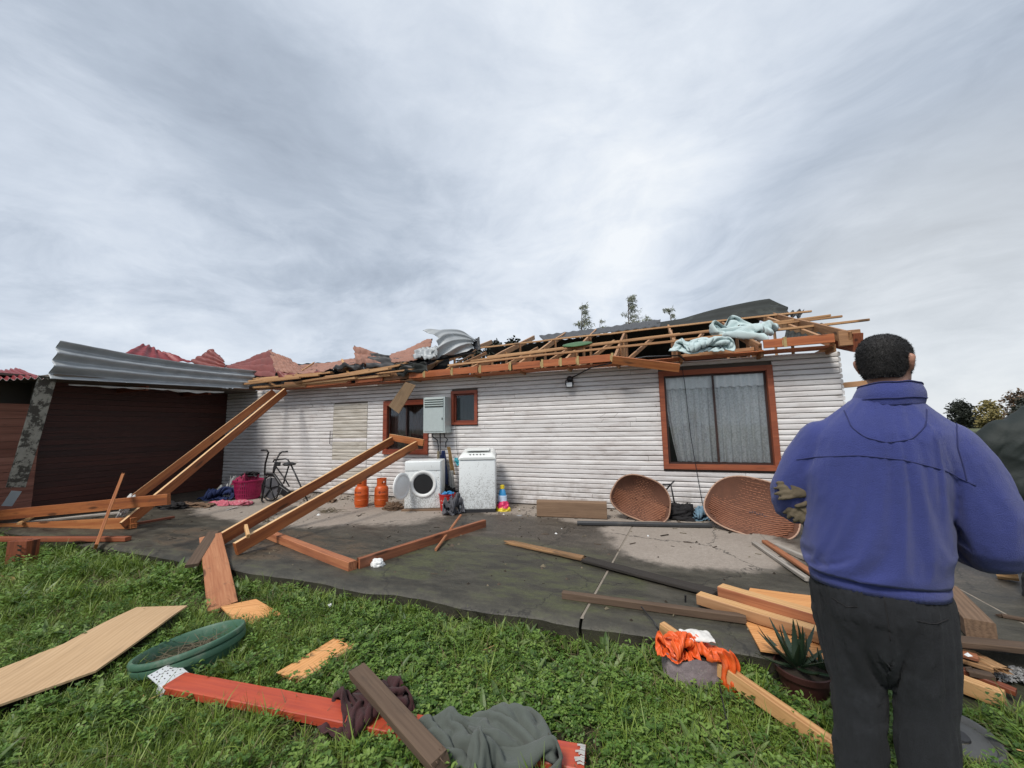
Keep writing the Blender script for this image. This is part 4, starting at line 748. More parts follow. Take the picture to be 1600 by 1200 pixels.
1,2,-6,-2,-4,-2,0,2,0,-2,4,-4,0,4,-4,-2,6,7,1,-1,-4,-2,-2,-2,0,1,0,5,-2,-4,-4,-4,-1,0,1,1,-2,1,3,-3,5,-4,-2,4,2,-4,3,1,-6,5,6,2,3,-4,-5,0,-2,-5,2,-2,3,-3,3,1,-4,5,3,5,-1,5,3,-1,-6,3,-1,-1,-1,2,1,-4,-2,-5,1,-3,-3,-1,0,0,2,-2,0,5,1,
-5,-1,4,-2,4,1,-7,4,6,5,3,-6,-5,4,-2,-4,-4,-1,0,4,0,-3,3,-1,0,0,2,5,6,-3,-6,3,3,2,0,-1,-2,-1,-3,-3,-5,4,-2,-3,-2,-1,0,-1,0,1,0,3,-4,0,3,2,2,-7,2,7,6,0,1,-4,-5,-1,-1,1,-3,-3,-1,0,5,-4,-1,3,-5,4,7,4,-4,-6,1,2,6,3,1,-1,-3,-1,-5,-4,
-2,0,2,-5,2,0,0,-1,0,-1,0,0,-1,0,1,4,-3,-3,6,6,4,-2,-3,-5,3,-1,-2,-4,2,-4,-4,0,5,1,-5,1,3,7,4,-6,-5,1,3,6,3,4,2,-3,-3,-4,-5,0,0,-1,-3,-5,3,4,0,0,0,0,-1,0,-1,0,4,-3,-3,0,4,4,5,-6,-5,2,-6,1,1,3,-3,-3,-4,0,3,2,4,-1,4,6,-5,-7,4,3,3,0,
4,6,2,-7,-5,-1,-7,-1,3,0,-4,-2,6,2,0,-3,3,2,1,0,-5,2,2,-3,-2,4,2,2,-1,-5,-7,-2,6,2,0,-5,2,-3,-4,-4,2,5,2,-2,5,-4,-6,0,3,0,6,6,-1,4,-1,-6,-5,-5,1,-2,4,0,-5,1,6,2,-3,-2,2,6,1,-3,2,1,-2,-2,-2,-2,2,3,-4,-8,2,1,-2,6,-5,2,-2,-2,-5,4,2,
-2,5,-3,1,-6,-2,1,2,7,6,-4,1,5,-2,-5,-6,-1,-4,3,3,-1,-4,2,6,2,-3,-3,6,5,-2,3,0,0,-5,1,-2,-4,-2,-2,-4,-3,0,5,4,-5,4,-2,-4,-7,0,2,-5,3,5,-1,-6,-3,5,-2,4,6,-4,0,5,2,-2,-5,-6,-2,2,0,2,2,-5,4,6,1,-5,1,6,5,-2,1,-4,-1,2,-1,-3,-3,-5,-3,
-3,4,-3,6,-4,4,-3,-6,-6,-3,4,-6,3,6,1,-6,-3,5,-2,1,6,2,-6,0,5,1,-2,-6,-4,0,0,2,2,2,-4,6,6,-2,-5,4,6,2,-1,-4,4,-1,0,-4,-1,-3,-4,-3,2,-6,1,2,4,-5,-6,-5,-4,6,-2,-1,6,5,-6,-5,6,-1,-3,7,5,-5,-6,1,2,2,1,-4,-5,1,4,1,1,-5,3,6,4,-4,-3,6,3,
1,-5,0,4,2,-2,-2,-4,-5,1,-3,-7,2,6,-1,-5,-6,-4,-1,7,1,-4,4,6,-2,-6,-1,0,0,5,6,-1,-6,-5,0,1,5,2,-3,-3,6,1,-2,-5,1,6,5,2,-5,-1,5,1,-1,-5,2,4,4,-5,-5,-5,-4,1,-6,4,6,-3,-5,-5,-4,0,6,2,-4,4,5,-2,-6,-2,1,5,0,6,1,-6,-6,-1,4,-2,2,4,1,-3,
6,-5,-4,4,-1,6,5,0,-7,0,4,0,-5,1,4,5,0,-4,-5,-7,-4,-1,4,5,-4,-6,-5,-1,-2,7,4,-5,4,4,-2,-6,-2,6,0,4,-1,5,-6,-5,-3,2,4,-3,1,4,-1,6,-5,-3,3,1,0,5,5,-4,-6,0,3,-2,-2,5,3,3,-3,-4,-7,-4,0,5,2,-5,-6,-5,-1,-1,6,6,-1,-4,6,-1,-6,2,0,6,0,1,3,
-6,-3,-4,3,-2,5,2,-2,1,5,-1,-5,1,2,-3,5,5,1,-4,-6,-1,1,-2,5,6,-2,1,-3,-5,-6,3,5,-2,-6,-6,-4,4,-2,7,6,2,-6,1,3,-7,-1,5,6,1,2,0,-5,-2,-5,3,0,-1,6,3,1,-4,4,-5,-1,2,-2,1,5,5,-1,-6,-6,-2,2,6,4,1,-4,-1,-5,-2,5,1,-4,-5,-7,1,-1,-1,6,7,4,
-3,-6,3,-6,0,6,3,5,2,-4,3,-7,-5,-1,1,5,-1,3,4,1,-2,1,-5,0,0,-2,4,6,2,-4,-5,-6,4,3,1,5,-3,-5,-2,2,4,-2,-4,-6,-6,-1,5,1,4,6,6,-1,-6,-4,2,-6,4,4,6,4,0,0,-7,-3,-4,2,4,-3,3,3,5,1,0,-3,-5,-1,-2,3,5,6,-1,-6,-5,-2,2,3,4,0,-6,3,2,-2,-1,-5,
-6,-5,2,5,-2,6,5,6,3,-6,-4,-6,-4,3,5,5,5,2,1,-6,-1,-7,4,-2,0,5,3,-1,2,3,-1,-2,-3,-4,0,5,6,2,-3,-5,-6,4,-1,4,2,-5,0,3,1,-3,-5,-7,-2,5,2,2,0,6,5,5,-2,-6,-4,-5,0,5,6,2,5,0,-4,-1,-5,-4,-1,5,3,1,3,1,1,-1,1,-4,-3,-1,3,6,5,-2,-6,-5,-1,2,
4,-1,0,-4,3,3,-5,-4,-6,2,4,-1,-1,5,0,4,6,1,-6,-6,-5,0,3,6,5,1,3,-3,-5,-1,-6,1,0,5,1,0,2,2,1,-1,2,-4,0,-2,6,6,1,-5,-5,-5,3,2,-2,-1,4,2,-1,-3,-6,-5,2,5,1,0,1,6,4,-2,5,-3,-8,0,-4,1,5,5,6,-1,0,-5,-4,-7,-1,4,1,-1,3,2,0,2,2,-1,2,-2,-2,
4,6,3,-3,-6,-6,-1,2,3,-1,5,0,-3,-2,-6,-4,5,2,-4,-1,2,6,-2,5,2,-5,2,-6,-4,-1,4,5,5,5,-4,-7,-3,1,-5,-1,1,4,-2,4,1,1,-1,0,2,0,-2,3,5,6,0,-6,-5,-5,0,1,5,4,-3,1,-4,-6,-2,5,-4,-2,1,1,5,-4,5,-1,6,-1,-6,-1,-3,4,6,3,-3,-1,-7,3,-4,-3,-1,5,
1,-1,-4,2,1,3,-1,-2,1,3,0,6,6,2,-5,-5,-5,3,-1,1,5,0,-2,-5,-2,-4,4,0,-5,0,5,-4,-2,5,5,-3,7,-3,-3,-6,5,6,-2,5,-6,-2,-3,0,-4,0,0,5,-2,-4,3,-3,0,1,0,2,0,2,5,6,4,-2,-5,-7,3,4,-4,-1,4,-1,-7,-3,3,0,-3,1,0,5,-1,-5,3,5,1,6,0,-3,-4,0,5,-2,
0,4,-3,-3,0,-4,1,-5,4,-1,-4,4,-3,1,-1,0,2,0,2,2,6,6,1,-7,-6,2,5,0,-6,-2,1,-6,-1,3,-2,0,-1,1,3,-4,-1,3,5,3,0,5,1,-4,1,0,0,0,5,-3,-3,1,-5,0,-6,-2,0,-1,3,-2,0,3,0,-2,1,2,3,3,6,3,-6,-5,0,5,0,-7,-3,-2,-3,3,-2,3,-2,0,2,-3,-1,6,-1,6,3,2,
0,4,-1,2,-2,2,-5,2,3,-2,1,-5,-4,-4,-2,-3,-1,0,2,-3,3,-2,5,3,0,4,-2,1,6,-2,-5,-2,6,-2,-7,2,-6,-2,3,0,-3,2,-2,-1,-3,3,5,2,3,3,3,3,-1,3,-1,1,0,-6,4,2,1,0,-5,-5,-3,-1,-3,-3,-2,-2,0,0,0,3,4,6,3,0,-4,2,4,-6,-3,6,-4,-6,-2,-5,2,3,0,-3,1,
-2,-2,5,1,2,6,4,2,2,4,0,-3,-1,-2,-1,2,5,3,1,-2,-6,-4,0,-2,-3,-3,-2,-3,-2,-2,1,2,2,6,5,4,-3,1,-5,2,-6,4,-7,1,-6,-2,4,-4,3,-1,-3,2,-1,7,6,0,5,6,2,1,1,4,-2,-1,-2,-4,2,1,5,1,-2,-2,-3,-4,-5,-5,1,1,-1,-1,-2,-2,0,3,2,6,5,2,-3,-2,-4,-1,
-1,-7,0,-6,2,2,-4,3,-2,-1,2,0,6,7,5,0,6,6,4,0,-1,3,-6,-4,2,-5,7,1,0,-3,-4,-3,-4,-4,-5,1,0,2,0,-3,4,2,2,0,1,4,5,2,-7,-1,-1,-6,-4,-5,-4,3,3,-5,2,-2,1,1,0,6,6,7,4,-1,4,5,3,4,-2,-2,-6,-4,3,2,1,-4,-4,-3,-4,-4,-3,1,2,-2,1,-2,4,2,4,2,3,
1,2,-1,0,1,-6,0,-5,-6,-6,1,5,-5,0,-3,0,1,0,1,5,6,7,6,4,0,0,2,4,3,-2,-5,-6,-3,4,-2,-4,-3,-4,-2,2,-1,0,-3,0,0,2,2,3,3,4,2,3,2,1,0,-3,-4,-19,0,0,3,0,2,-5,-1,1,1,-1,-5,0,6,6,6,6,6,5,-1,2,-1,-2,-2,-2,-4,-3,-2,6,-7,-6,-1,-2,-1,0,0,0,1,
1,2,2,2,3,4,2,3,2,2,-3,0,-1,-2,-5,-5,-4,0,-4,-1,-1,1,-1,-4,-4,1,6,7,6,6,5,5,3,2,-1,-1,-2,-2,-5,-12,0,0,4,-5,-3,-1,0,1,0,0,0,1,2,1,2,2,2,2,2,3,2,3,0,-2,-6,-2,-6,0,-3,-1,-2,-2,-4,-4,-4,2))

CLOTH['maroon'] = (40, 38, 500, (
-147,4,4,7,5,6,7,7,4,7,7,6,7,8,7,8,7,8,8,8,7,7,4,7,5,7,3,4,7,-1,6,7,5,8,7,6,7,7,4,8,7,3,5,4,5,5,5,7,7,7,5,7,7,6,7,7,7,8,8,7,7,7,4,8,5,8,1,7,7,3,5,6,2,8,6,8,7,6,5,7,5,8,4,6,5,3,6,3,6,7,8,6,6,7,7,4,7,7,8,8,4,7,7,7,5,5,8,7,6,6,8,2,4,
6,3,8,6,7,4,8,4,7,4,4,5,6,5,4,5,2,6,8,8,7,5,7,5,7,5,8,6,7,7,5,7,2,7,6,8,6,8,8,7,1,5,3,6,8,7,4,7,8,0,7,5,3,5,7,5,5,1,6,5,7,7,7,7,7,4,7,7,7,6,5,7,6,7,5,5,5,8,7,6,7,7,1,5,7,3,7,7,7,2,7,1,3,5,3,6,6,6,4,1,7,6,7,6,7,5,7,5,8,5,6,7,5,7,7,
8,1,6,7,8,5,7,6,6,2,7,6,4,5,5,6,6,4,4,4,6,5,5,7,4,-1,6,7,7,7,5,4,7,6,7,7,6,4,7,7,5,7,5,7,5,6,8,6,7,8,-2,7,2,6,7,3,4,5,5,4,2,7,7,5,5,6,-2,6,6,8,4,5,7,7,5,5,7,5,7,5,5,8,4,7,7,7,7,3,8,7,2,5,7,0,7,4,4,6,2,8,8,-5,5,7,8,6,8,-3,6,6,6,4,
7,7,4,5,6,7,8,4,4,8,5,7,5,5,7,5,7,4,5,6,5,5,3,8,0,8,5,8,0,6,-6,0,7,8,7,7,0,5,4,8,5,7,6,4,8,4,4,8,3,7,7,8,5,7,4,2,8,4,7,7,3,7,-2,8,6,8,3,6,5,7,5,-5,-3,4,5,7,6,7,6,2,7,7,7,4,6,7,4,4,5,6,6,7,8,7,2,8,5,0,8,8,2,6,7,2,6,6,4,7,6,6,7,6,
-5,-3,1,4,5,5,8,8,2,7,7,7,6,7,5,5,6,2,8,4,7,2,5,7,7,7,3,4,8,7,1,8,4,3,4,8,4,7,7,7,5,-3,-2,0,3,4,3,6,6,5,8,5,4,8,7,5,8,6,1,7,6,7,4,2,2,7,7,7,7,3,7,6,4,5,2,5,7,7,6,7,6,6,-1,-2,-1,2,3,4,5,6,4,5,7,6,3,5,7,7,8,5,6,3,7,3,6,3,-1,7,8,8,7,
1,7,7,8,0,7,1,8,8,7,7,4,2,-1,-2,-1,4,4,5,5,6,-2,7,8,8,2,5,8,4,7,8,5,4,6,6,-3,3,4,8,8,6,7,1,8,8,5,5,5,2,8,8,7,1,6,0,-4,2,1,5,3,7,0,2,5,7,8,8,3,6,6,2,8,8,6,6,5,1,3,4,1,7,7,8,5,2,7,8,7,4,6,2,7,8,-2,8,7,-3,-3,3,6,1,7,0,3,6,4,5,7,9,6,
2,5,4,7,8,7,5,4,5,4,2,1,7,7,7,7,0,7,8,6,3,6,7,-1,0,6,7,6,-3,2,5,1,5,3,1,6,5,1,6,8,8,4,7,1,6,8,8,7,5,5,7,2,-1,5,6,7,8,-3,7,7,5,8,4,8,3,0,5,6,8,5,-1,5,3,3,4,0,6,6,0,6,3,7,8,4,6,4,7,8,7,2,7,-3,9,7,3,3,6,2,5,5,7,5,7,7,5,7,1,8,4,6,5,5,
0,7,1,5,1,6,6,-2,6,5,4,5,7,7,5,5,7,8,7,-3,5,7,4,6,3,6,4,6,2,5,8,4,5,6,8,2,7,7,5,6,6,-3,7,3,6,1,2,8,0,6,4,6,4,5,7,3,5,7,8,8,3,-1,2,7,6,7,6,3,6,0,6,7,8,2,5,4,2,7,5,6,6,6,-1,6,6,2,5,1,5,4,6,1,8,5,3,7,4,5,6,6,8,8,1,-1,6,5,2,4,7,8,0,7,
7,5,7,2,5,4,6,7,3,6,7,0,4,4,6,6,2,5,4,6,-2,7,7,5,4,7,2,7,4,6,9,6,-4,2,5,3,8,4,6,4,2,7,7,8,6,1,2,7,6,7,1,7,6,2,3,5,2,8,5,4,-2,7,4,4,6,7,6,6,1,8,3,6,8,1,-5,6,4,4,7,1,5,6,8,6,5,6,8,1,6,7,8,4,3,6,6,2,7,1,7,6,-1,1,8,0,6,7,1,7,7,6,6,5,
0,8,5,-4,5,7,0,5,3,8,2,8,2,7,8,7,1,7,8,7,7,3,5,6,2,5,6,2,7,3,-1,6,4,3,7,0,6,4,7,6,6,0,8,7,-3,5,1,3,5,6,0,6,7,6,1,8,8,3,7,7,7,7,7,3,4,5,5,3,3,7,4,-1,6,-1,7,2,6,2,6,4,7,4,7,2,6,5,3,4,1,5,7,-2,5,7,7,-3,7,6,4,6,7,7,7,7,7,2,4,5,2,6,5,
1,2,5,2,3,4,5,6,-2,7,2,7,6,8,5,7,1,5,1,6,-2,6,3,2,3,3,7,0,6,5,2,8,8,7,7,7,-4,6,8,-2,7,1,6,2,6,2,6,2,6,0,4,6,2,7,6,8,4,7,5,1,6,-3,5,4,2,5,-3,0,7,1,6,7,2,7,7,7,7,3,4,6,-6,7,6,6,4,4,5,-2,7,6,3,0,5,6,4,5,7,8,6,4,4,5,-2,4,2,7,3,-3,-3,
6,6,4,0,7,3,7,6,7,6,-2,8,-1,8,7,7,2,5,5,0,6,4,7,2,2,5,5,5,4,6,7,7,6,5,-2,4,3,5,1,-7,-6,6,-7,6,7,3,7,1,7,5,5,-1,8,6,7,7,0,6,8,7,4,0,5,6,6,4,4,5,5,3,5,7,7,7,5,-1,4,3,4,-1,-7,-7,2,-3,5,7,7,1,7,2,6,6,7,8,-1,8,7,1,5,7,8,7,6,-1,6,6,7,3,
6,5,4,4,6,6,6,4,4,2,6,1,-3,-7,-4,-3,-2,7,3,7,3,6,4,8,6,4,2,6,7,7,6,5,4,7,6,7,7,1,7,6,7,5,5,3,4,6,6,7,5,4,0,6,-8,4,-5,-3,-6,-2,3,6,7,7,0,7,5,6,5,8,7,2,7,3,7,6,7,7,4,8,7,7,2,8,7,6,4,5,5,5,7,6,5,-2,0,0,-2,2,-6,-4,8,-3,2,7,2,8,2,8,7,
6,7,6,6,2,7,6,8,2,6,7,7,4,8,7,8,7,8,4,6,4,5,7,8,4,0,0,0,-3,1,-5,-4,1,3,-6,5,8,0,8,3,7,7,7,7,3,6,8,7,6,6,5,5,7,7,6,8,8,7,8,7,6,5,5,-13,8,8,16,0,1,-3,-2,-2,-6,-7,7,3,-3,7,7,2,7,7,3,5,8,5,7,5,7,8,7,7,7,6,5,8,6,8,8,7,8,7,7,5,7,7,6,1,
-4,3,0,-3,-4,-3,-2,1,5,3,3,7,8,4,7,8,4,-40,8,8,50,1,8,8,7,8,8,7,4,8,8,7,8,7,8,7,3,6,4,5,4,4,3,0,-2,-4,-4,-38,-2,-6,-5,-5,-4,0,-2,-3,-3,-3,0,-4,-2,-2,-1,-1,0,-1,0,0,3,4,-3,3,1,6,7,-2,-9,-3,-1,2,-3,-1,-2,1,0,4,-1,0,8,-6,-4,-5,-5,-3,
-3,1,-3,-3,-3,-2,-1,-3,-1,-1,-1,-1,0,-1,0,2,1,1,2,0,-2,1,8,-2,-5,0,-2,2,-2,-3,2,1,0,3,0,4,-4,-6,-2,-5,-3,-4,-1,1,-4,-3,-2,-2,-1,-2,0,-1,-1,-2,0,1,0,3,1,1,-1,-1,-3,0,9,-3,-5,2,-1,2,-3,2,-1,2,-2,4,6,-5,-4,-5,-2,-6,1,-4,0,-2,-3,-1,
-3,0,-3,-1,-2,1,-1,-2,3,0,3,-3,-4,3,3,-3,0,2,4,-5,2,-1,-2,1,2,0,-1,1,1,3,-1,-6,-3,-4,-5,1,-2,-2,-3,0,-4,0,-4,1,-4,1,-2,0,0,1,1,-2,2,-3,0,0,0,2,3,-2,1,-6,0,5,0,0,-1,2,-2,5,7,-6,0,-5,-4,-5,-1,1,-3,-1,-3,-1,-3,-1,-2,-1,-1,0,0,-3,4,
-3,1,-1,1,0,-1,0,2,-1,3,-4,-1,-1,1,5,-3,1,1,-1,3,4,-2,-5,-4,-2,-4,-2,3,-4,-3,-1,-3,-1,0,-2,-2,-2,0,0,-2,-1,1,2,0,0,-2,1,0,0,2,-2,0,0,-1,-1,2,2,1,0,-2,3,7,-8,1,-4,-4,-2,-3,3,-3,-3,-3,-1,0,-3,-1,0,-2,-3,2,-2,-2,2,0,3,-4,0,2,-4,5,-1,
1,-2,-1,1,0,0,3,2,-1,-1,-1,2,-3,-7,2,-2,-4,-1,3,-2,-4,-2,-1,-3,-1,-1,0,-4,-1,-2,3,-2,-2,3,-1,-1,0,-1,1,2,1,0,-1,1,0,0,0,2,0,0,-1,-3,3,-2,-8,-3,-1,1,2,3,-6,0,-2,0,-3,-2,0,-3,-2,-1,-2,3,-2,-1,-2,3,-1,-6,5,0,3,-1,2,0,-1,0,-1,2,-1,4,
-1,-4,-2,2,-1,-7,1,-1,1,1,-1,-2,1,-2,-2,-2,-1,-1,-2,-3,-1,-1,2,-1,-3,-1,0,-6,1,1,5,0,0,3,2,0,-1,-3,2,0,2,1,-5,-1,2,-3,-7,-5,6,5,3,-1,-1,0,-1,-3,-1,-3,-2,1,-4,-3,1,-3,4,-2,-5,-6,1,3,1,3,3,-1,0,6,0,-2,-2,1,-1,4,-2,-2,-1,1,-5,-8,-6,
7,7,6,2,1,0,-2,-3,-4,0,-1,-5,1,-3,1,-3,-3,3,-5,-6,2,2,2,3,-2,6,-1,1,6,-3,-1,0,0,0,2,-3,-1,0,-8,-7,-7,6,6,6,5,-1,5,3,-2,-4,-4,-6,2,3,-1,-5,-2,0,1,-6,-4,2,4,2,1,1,0,3,2,2,1,-1,-3,2,1,0,-1,-1,-6,-3,-7,-3,-3,7,6,6,3,1,0,3,1,-2,-6,-5,
1,7,-1,-1,-3,1,-6,-5,2,4,5,1,1,-1,0,6,1,1,-3,-1,-5,8,1,-1,-2,-7,0,-5,-7,5,4,5,1,4,-1,0,5,3,3,-1,-6,-5,2,7,1,1,-3,-4,-3,-8,2,4,8,4,3,-1,-6,9,3,-1,-2,-6,-3,8,3,0,-8,0,2,-4,-4,5,6,-1,4,0,0,5,3,6,1,0,-4,-8,6,6,2,1,-2,-6,-6,-6,3,8,5,3,
2,-4,4,7,0,0,-3,-8,-3,4,7,-8,1,1,1,-4,3,6,-2,3,2,-1,4,6,2,2,2,0,-7,0,6,4,2,0,-1,-4,-5,-6,8,2,6,2,1,-2,5,3,-1,-5,2,-6,-2,6,-8,2,1,1,4,-3,5,2,-2,4,-2,5,5,1,4,-1,1,0,-5,4,5,2,1,0,-6,2,-6,3,0,5,2,1,0,2,5,1,-6,-1,5,2,-3,-5,0,1,2,3,3,
-1,2,-2,4,-1,5,5,0,4,3,-4,0,2,3,1,0,1,2,-1,-5,-4,3,1,3,1,2,1,4,1,2,1,-7,3,4,1,-3,-3,1,1,3,3,-2,3,-1,4,-1,7,2,1,6,3,-1,-3,-1,3,0,1,1,1,3,-1,-8,0,6,-2,4,-1,2,3,0,2,1,3,-5,3,1,-4,3,-6,0,3,2,-2,3,1,2,4,4,0,3,5,1,2,-1,-3,1,1,5,-3,0,2,
2,-4,-6,6,4,-3,0,3,1,1,2,1,3,1,-3,4,-7,3,3,-6,0,2,-2,2,1,3,5,4,5,-1,4,0,2,1,1,-4,3,2,5,-5,-1,0,1,-6,2,3,-2,1,4,-1,2,3,1,1,1,5,-3,-7,3,3,1,-7,1,4,-2,6,-1,6,3,5,0,1,3,-1,0,4,1,-4,5,3,0,-5,-2,0,0,-2,2,-2,4,1,1,1,1,2,3,7,-4,-1,-6,3,2,
3,-3,-5,3,5,0,3,5,3,3,-2,2,4,-3,4,3,-1,4,-3,3,3,-4,-5,-2,2,-3,1,1,6,-3,0,1,8,2,7,2,-3,-4,-7,2,4,1,2,-5,0,5,0,5,5,0,3,1,-1,4,3,-3,4,-1,3,1,2,0,-1,-6,-1,0,-3,2,1,6,-3,3,7,3,5,-1,5,-4,-3,-5,3,3,-2,2,3,-4,1,6,2,4,-2,3,2,0,4,2,3,-3,4,
-1,5,-3,1,-2,-2,-5,1,1,-2,5,2,5,0,3,4,4,1,5,-3,-6,-6,2,4,0,-1,3,1,-2,5,1,4,2,-1,1,1,4,2,3,-1,1,5,0,3,-5,-3,-2,1,-2,2,-4,5,3,5,-2,4,2,5,6,-2,-2,1,-3,6,-5,1,0,1,2,2,1,5,1,1,-2,1,3,4,3,1,6,-5,4,1,5,1,-8,-3,-3,1,-1,3,1,2,6,-3,4,3,5,6,
-5,1,2,-4,2,3,-7,0,2,1,1,6,5,-1,-2,-1,5,4,5,-2,4,4,0,-2,5,2,6,-3,-7,-5,-3,-1,3,0,4,6,-4,5,4,6,4,-3,-3,2,-5,1,4,2,-8,1,4,-1,3,6,1,-5,2,3,4,4,-2,5,4,5,-5,3,7,4,4,-7,-6,-6,-4,-3,2,5,6,-3,5,5,5,3,-3,-3,2,-2,-2,1,7,2,-6,2,5,0,7,-4,-4,
3,3,7,-5,1,3,6,5,4,-6,4,6,7,0,-6,-6,-6,-4,0,-1,6,-2,5,6,4,2,-4,-3,1,4,-2,-1,2,7,0,-1,3,3,2,2,-7,2,3,8,-6,3,0,1,5,8,-1,-5,4,6,6,-1,-6,-4,-6,-4,2,-6,2,8,4,1,1,-1,-6,0,3,3,-3,1,7,3,-1,1,3,5,-4,0,-1,1,5,0,-1,4,-2,1,3,8,-4,-4,2,6,6,-1,
-6,-3,-4,-5,-4,-2,3,5,0,1,0,-5,-3,8,-3,1,2,2,5,1,0,3,2,1,-2,2,2,-1,3,1,1,2,-1,1,4,2,-5,-2,0,3,6,-1,-5,-6,2,-6,-3,4,-7,0,-1,5,-5,-5,0,4,2,-1,2,4,4,0,2,3,0,-2,1,4,-1,2,-2,4,2,1,-1,5,0,-2,-2,-2,-2,-1,1,5,-6,-3,1,-4,-1,-7,-6,7,-5,-5,
-4,7,-1,5,0,3,3,0,4,3,-3,3,2,-2,2,3,2,-3,1,4,3,-2,1,3,0,-1,-2,-3,-3,-4,2,0,45,-1,0,-56,-6,-2,2,-8,-4,-5,1,4,4,3,2,1,2,-2,0,5,3,3,0,0,3,-1,1,1,1,0,3,-2,-1,3,0,-2,-3,0,-3,-3,2,-4,-2,-4,-3,-2,-4,-6,-6,-7,-5,1,6,6,4,0,3,0,2,-1,1,3,36,
1,1,-32,3,2,1,0,0,0,1,-4,-1,2,0,-1,-2,-1,-1,-7,-6,-5,-5,-4,2,-3,-6,-6,-6,-7,5,7,-2,-1,3,2,4,1,-6,1,-2,-5,1,-1,-2,0,-1,1,1,0,4,1,-5,2,4,-1,-5,2,-3,0,5,2,-6,-1,4,-4,5,2,-5,-2,3,0,1,6,3,2,-5,-1,5,-1,-5,4,-1,-5,-3,2,-2,1,1,-2,4,-3,7,
0,-6,-1,8,0,-5,3,-6,0,8,-1,-5,-2,3,-4,6,3,-6,0,6,-4,2,6,3,-7,-4,2,4,-4,2,4,-3,-6,3,-3,-1,0,6,-4,-2,3,6,-7,-1,3,4,4,-4,-3,-5,4,7,-2,-5,3,-6,0,6,4,-6,1,1,-4,2,7,-2,-8,-3,1,0,2,6,0,-7,-2,7,-1,-4,4,0,-5,-1,8,0,0,3,2,1,0,-3,-7,-4,7,4,
1,-1,-7,-2,0,8,2,-6,7,2,-4,3,4,-8,-5,6,2,-4,-1,5,0,-7,0,4,2,-5,6,-2,-6,2,6,2,-6,1,1,6,1,-4,-8,-1,4,6,3,-2,-2,-8,3,7,-1,2,7,2,3,1,-7,-8,2,5,2,-6,0,5,-2,-6,0,7,-5,0,5,0,-4,0,8,-5,-5,1,5,-2,5,-2,-8,0,4,5,-5,6,-4,-5,5,6,-6,3,4,6,2,-6,
-7,-2,2,5,1,-7,7,-4,-3,4,-3,5,-6,-1,2,6,-4,6,0,-6,-4,2,5,-3,4,-8,0,8,-6,0,6,-7,4,-5,0,2,-4,1,4,6,-5,-7,-3,3,-2,7,-6,2,4,-6,5,1,-6,-2,6,-6,1,7,-4,0,4,-1,-6,-1,2,7,-4,-5,8,-2,-6,7,-7,7,-1,0,6,0,-1,-1,-1,2,-7,-4,4,-3,7,-2,-4,7,-6,-1,
3,2,-6,6,-1,-5,0,7,-7,-1,7,1,-7,5,5,-6,-5,7,2,-8,-1,6,1,-8,5,6,2,-1,0,-3,-2,-7,1,-7,1,5,0,-4,6,0,-6,6,2,-7,1,4,0,-6,2,4,-6,-1,6,1,-2,6,-4,-7,0,6,0,-6,4,-4,2,6,6,4,-7,-6,-3,5,-3,-4,-8,-1,3,3,-5,5,2,-7,7,6,-7,-3,-1,3,3,3,2,-6,-7,-1,
1,7,4,-4,-7,4,-4,7,-1,-6,3,-2,6,5,3,-7,-2,-4,-5,-3,0,-7,-3,2,5,-3,-2,6,-5,3,7,0,-6,-1,7,1,3,-2,-2,-6,-7,3,1,6,-1,-7,6,-6,0,5,0,-5,1,5,4,1,-5,-1,-3,-4,-4,-6,-5,-4,4,-5,1,-1,0,1,4,7,4,-1,-4,4,5,-8,-2,-1,1,-3,-4,-4,4,5,-5,7,-5,-5,1,
5,-1,-5,5,-2,3,-3,-6,-4,3,-2,-6,-4,-4,-6,-1,7,0,-2,-2,-1,3,5,7,-1,5,0,-7,-7,-2,-2,2,3,-7,1,-3,3,7,0,-8,-2,0,4,-3,5,-7,4,-7,-8,4,2,1,-5,-5,-8,1,-1,-2,5,1,-2,-1,-1,1,6,6,3,1,-6,-6,-5,-2,0,5,-4,-7,0,1,4,6,-4,-3,-3,0,1,4,-5,-7,0,-6,
-7,3,7,-2,-7,-7,4,1,0,-1,3,1,-5,3,0,0,0,3,6,-2,-8,-4,4,-3,-1,-2,-2,0,-1,0,1,4,-4,2,-2,-1,-1,-2,-5,-7,-7,-5,2,8,1,-7,-7,3,5,3,0,0,-2,-1,2,3,0,-2,-2,-2,2,-2,-6,2,6,-1,-3,-3,-3,5,-1,-1,-2,3,-4,0,3,-1,-5,-3,-5,-7,-6,1,8,5,-8,-7,3,0,7,
5,1,1,-2,-3,5,2,-1,-2,-4,-2,-4,-2,-1,9,1,-2,-4,-3,6,0,-1,-3,2,-2,-2,-5,-2,-6,-5,1,-5,-7,-4,8,7,-6,-7,0,2,8,-1,8,2,2,-5,-1,6,1,-1,-3,-4,-1,-6,3,-1,5,-7,4,-8,6,5,1,-4,-2,4,-6,-2,-6,1,-7,-4,5,-5,-8,3,8,-2,-8,-1,3,8,-4,4,6,6,1,-2,-6,
7,0,-1,-3,-6,-4,-2,8,-1,-7,2,-7,3,8,5,0,-4,-5,4,0,-8,4,2,-6,4,-5,-7,-1,8,2,-9,5,-2,7,0,-6,5,6,6,0,-7,5,3,1,0,-8,-2,-9,0,6,1,-5,-7,4,8,5,3,-1,-6,-5,7,-6,2,4,5,-5,1,-7,-5,5,8,-4,-7,7,5,-1,-8,3,5,6,5,-7,-2,4,4,-1,0,-7,-6,1,-6,8,-6,2,
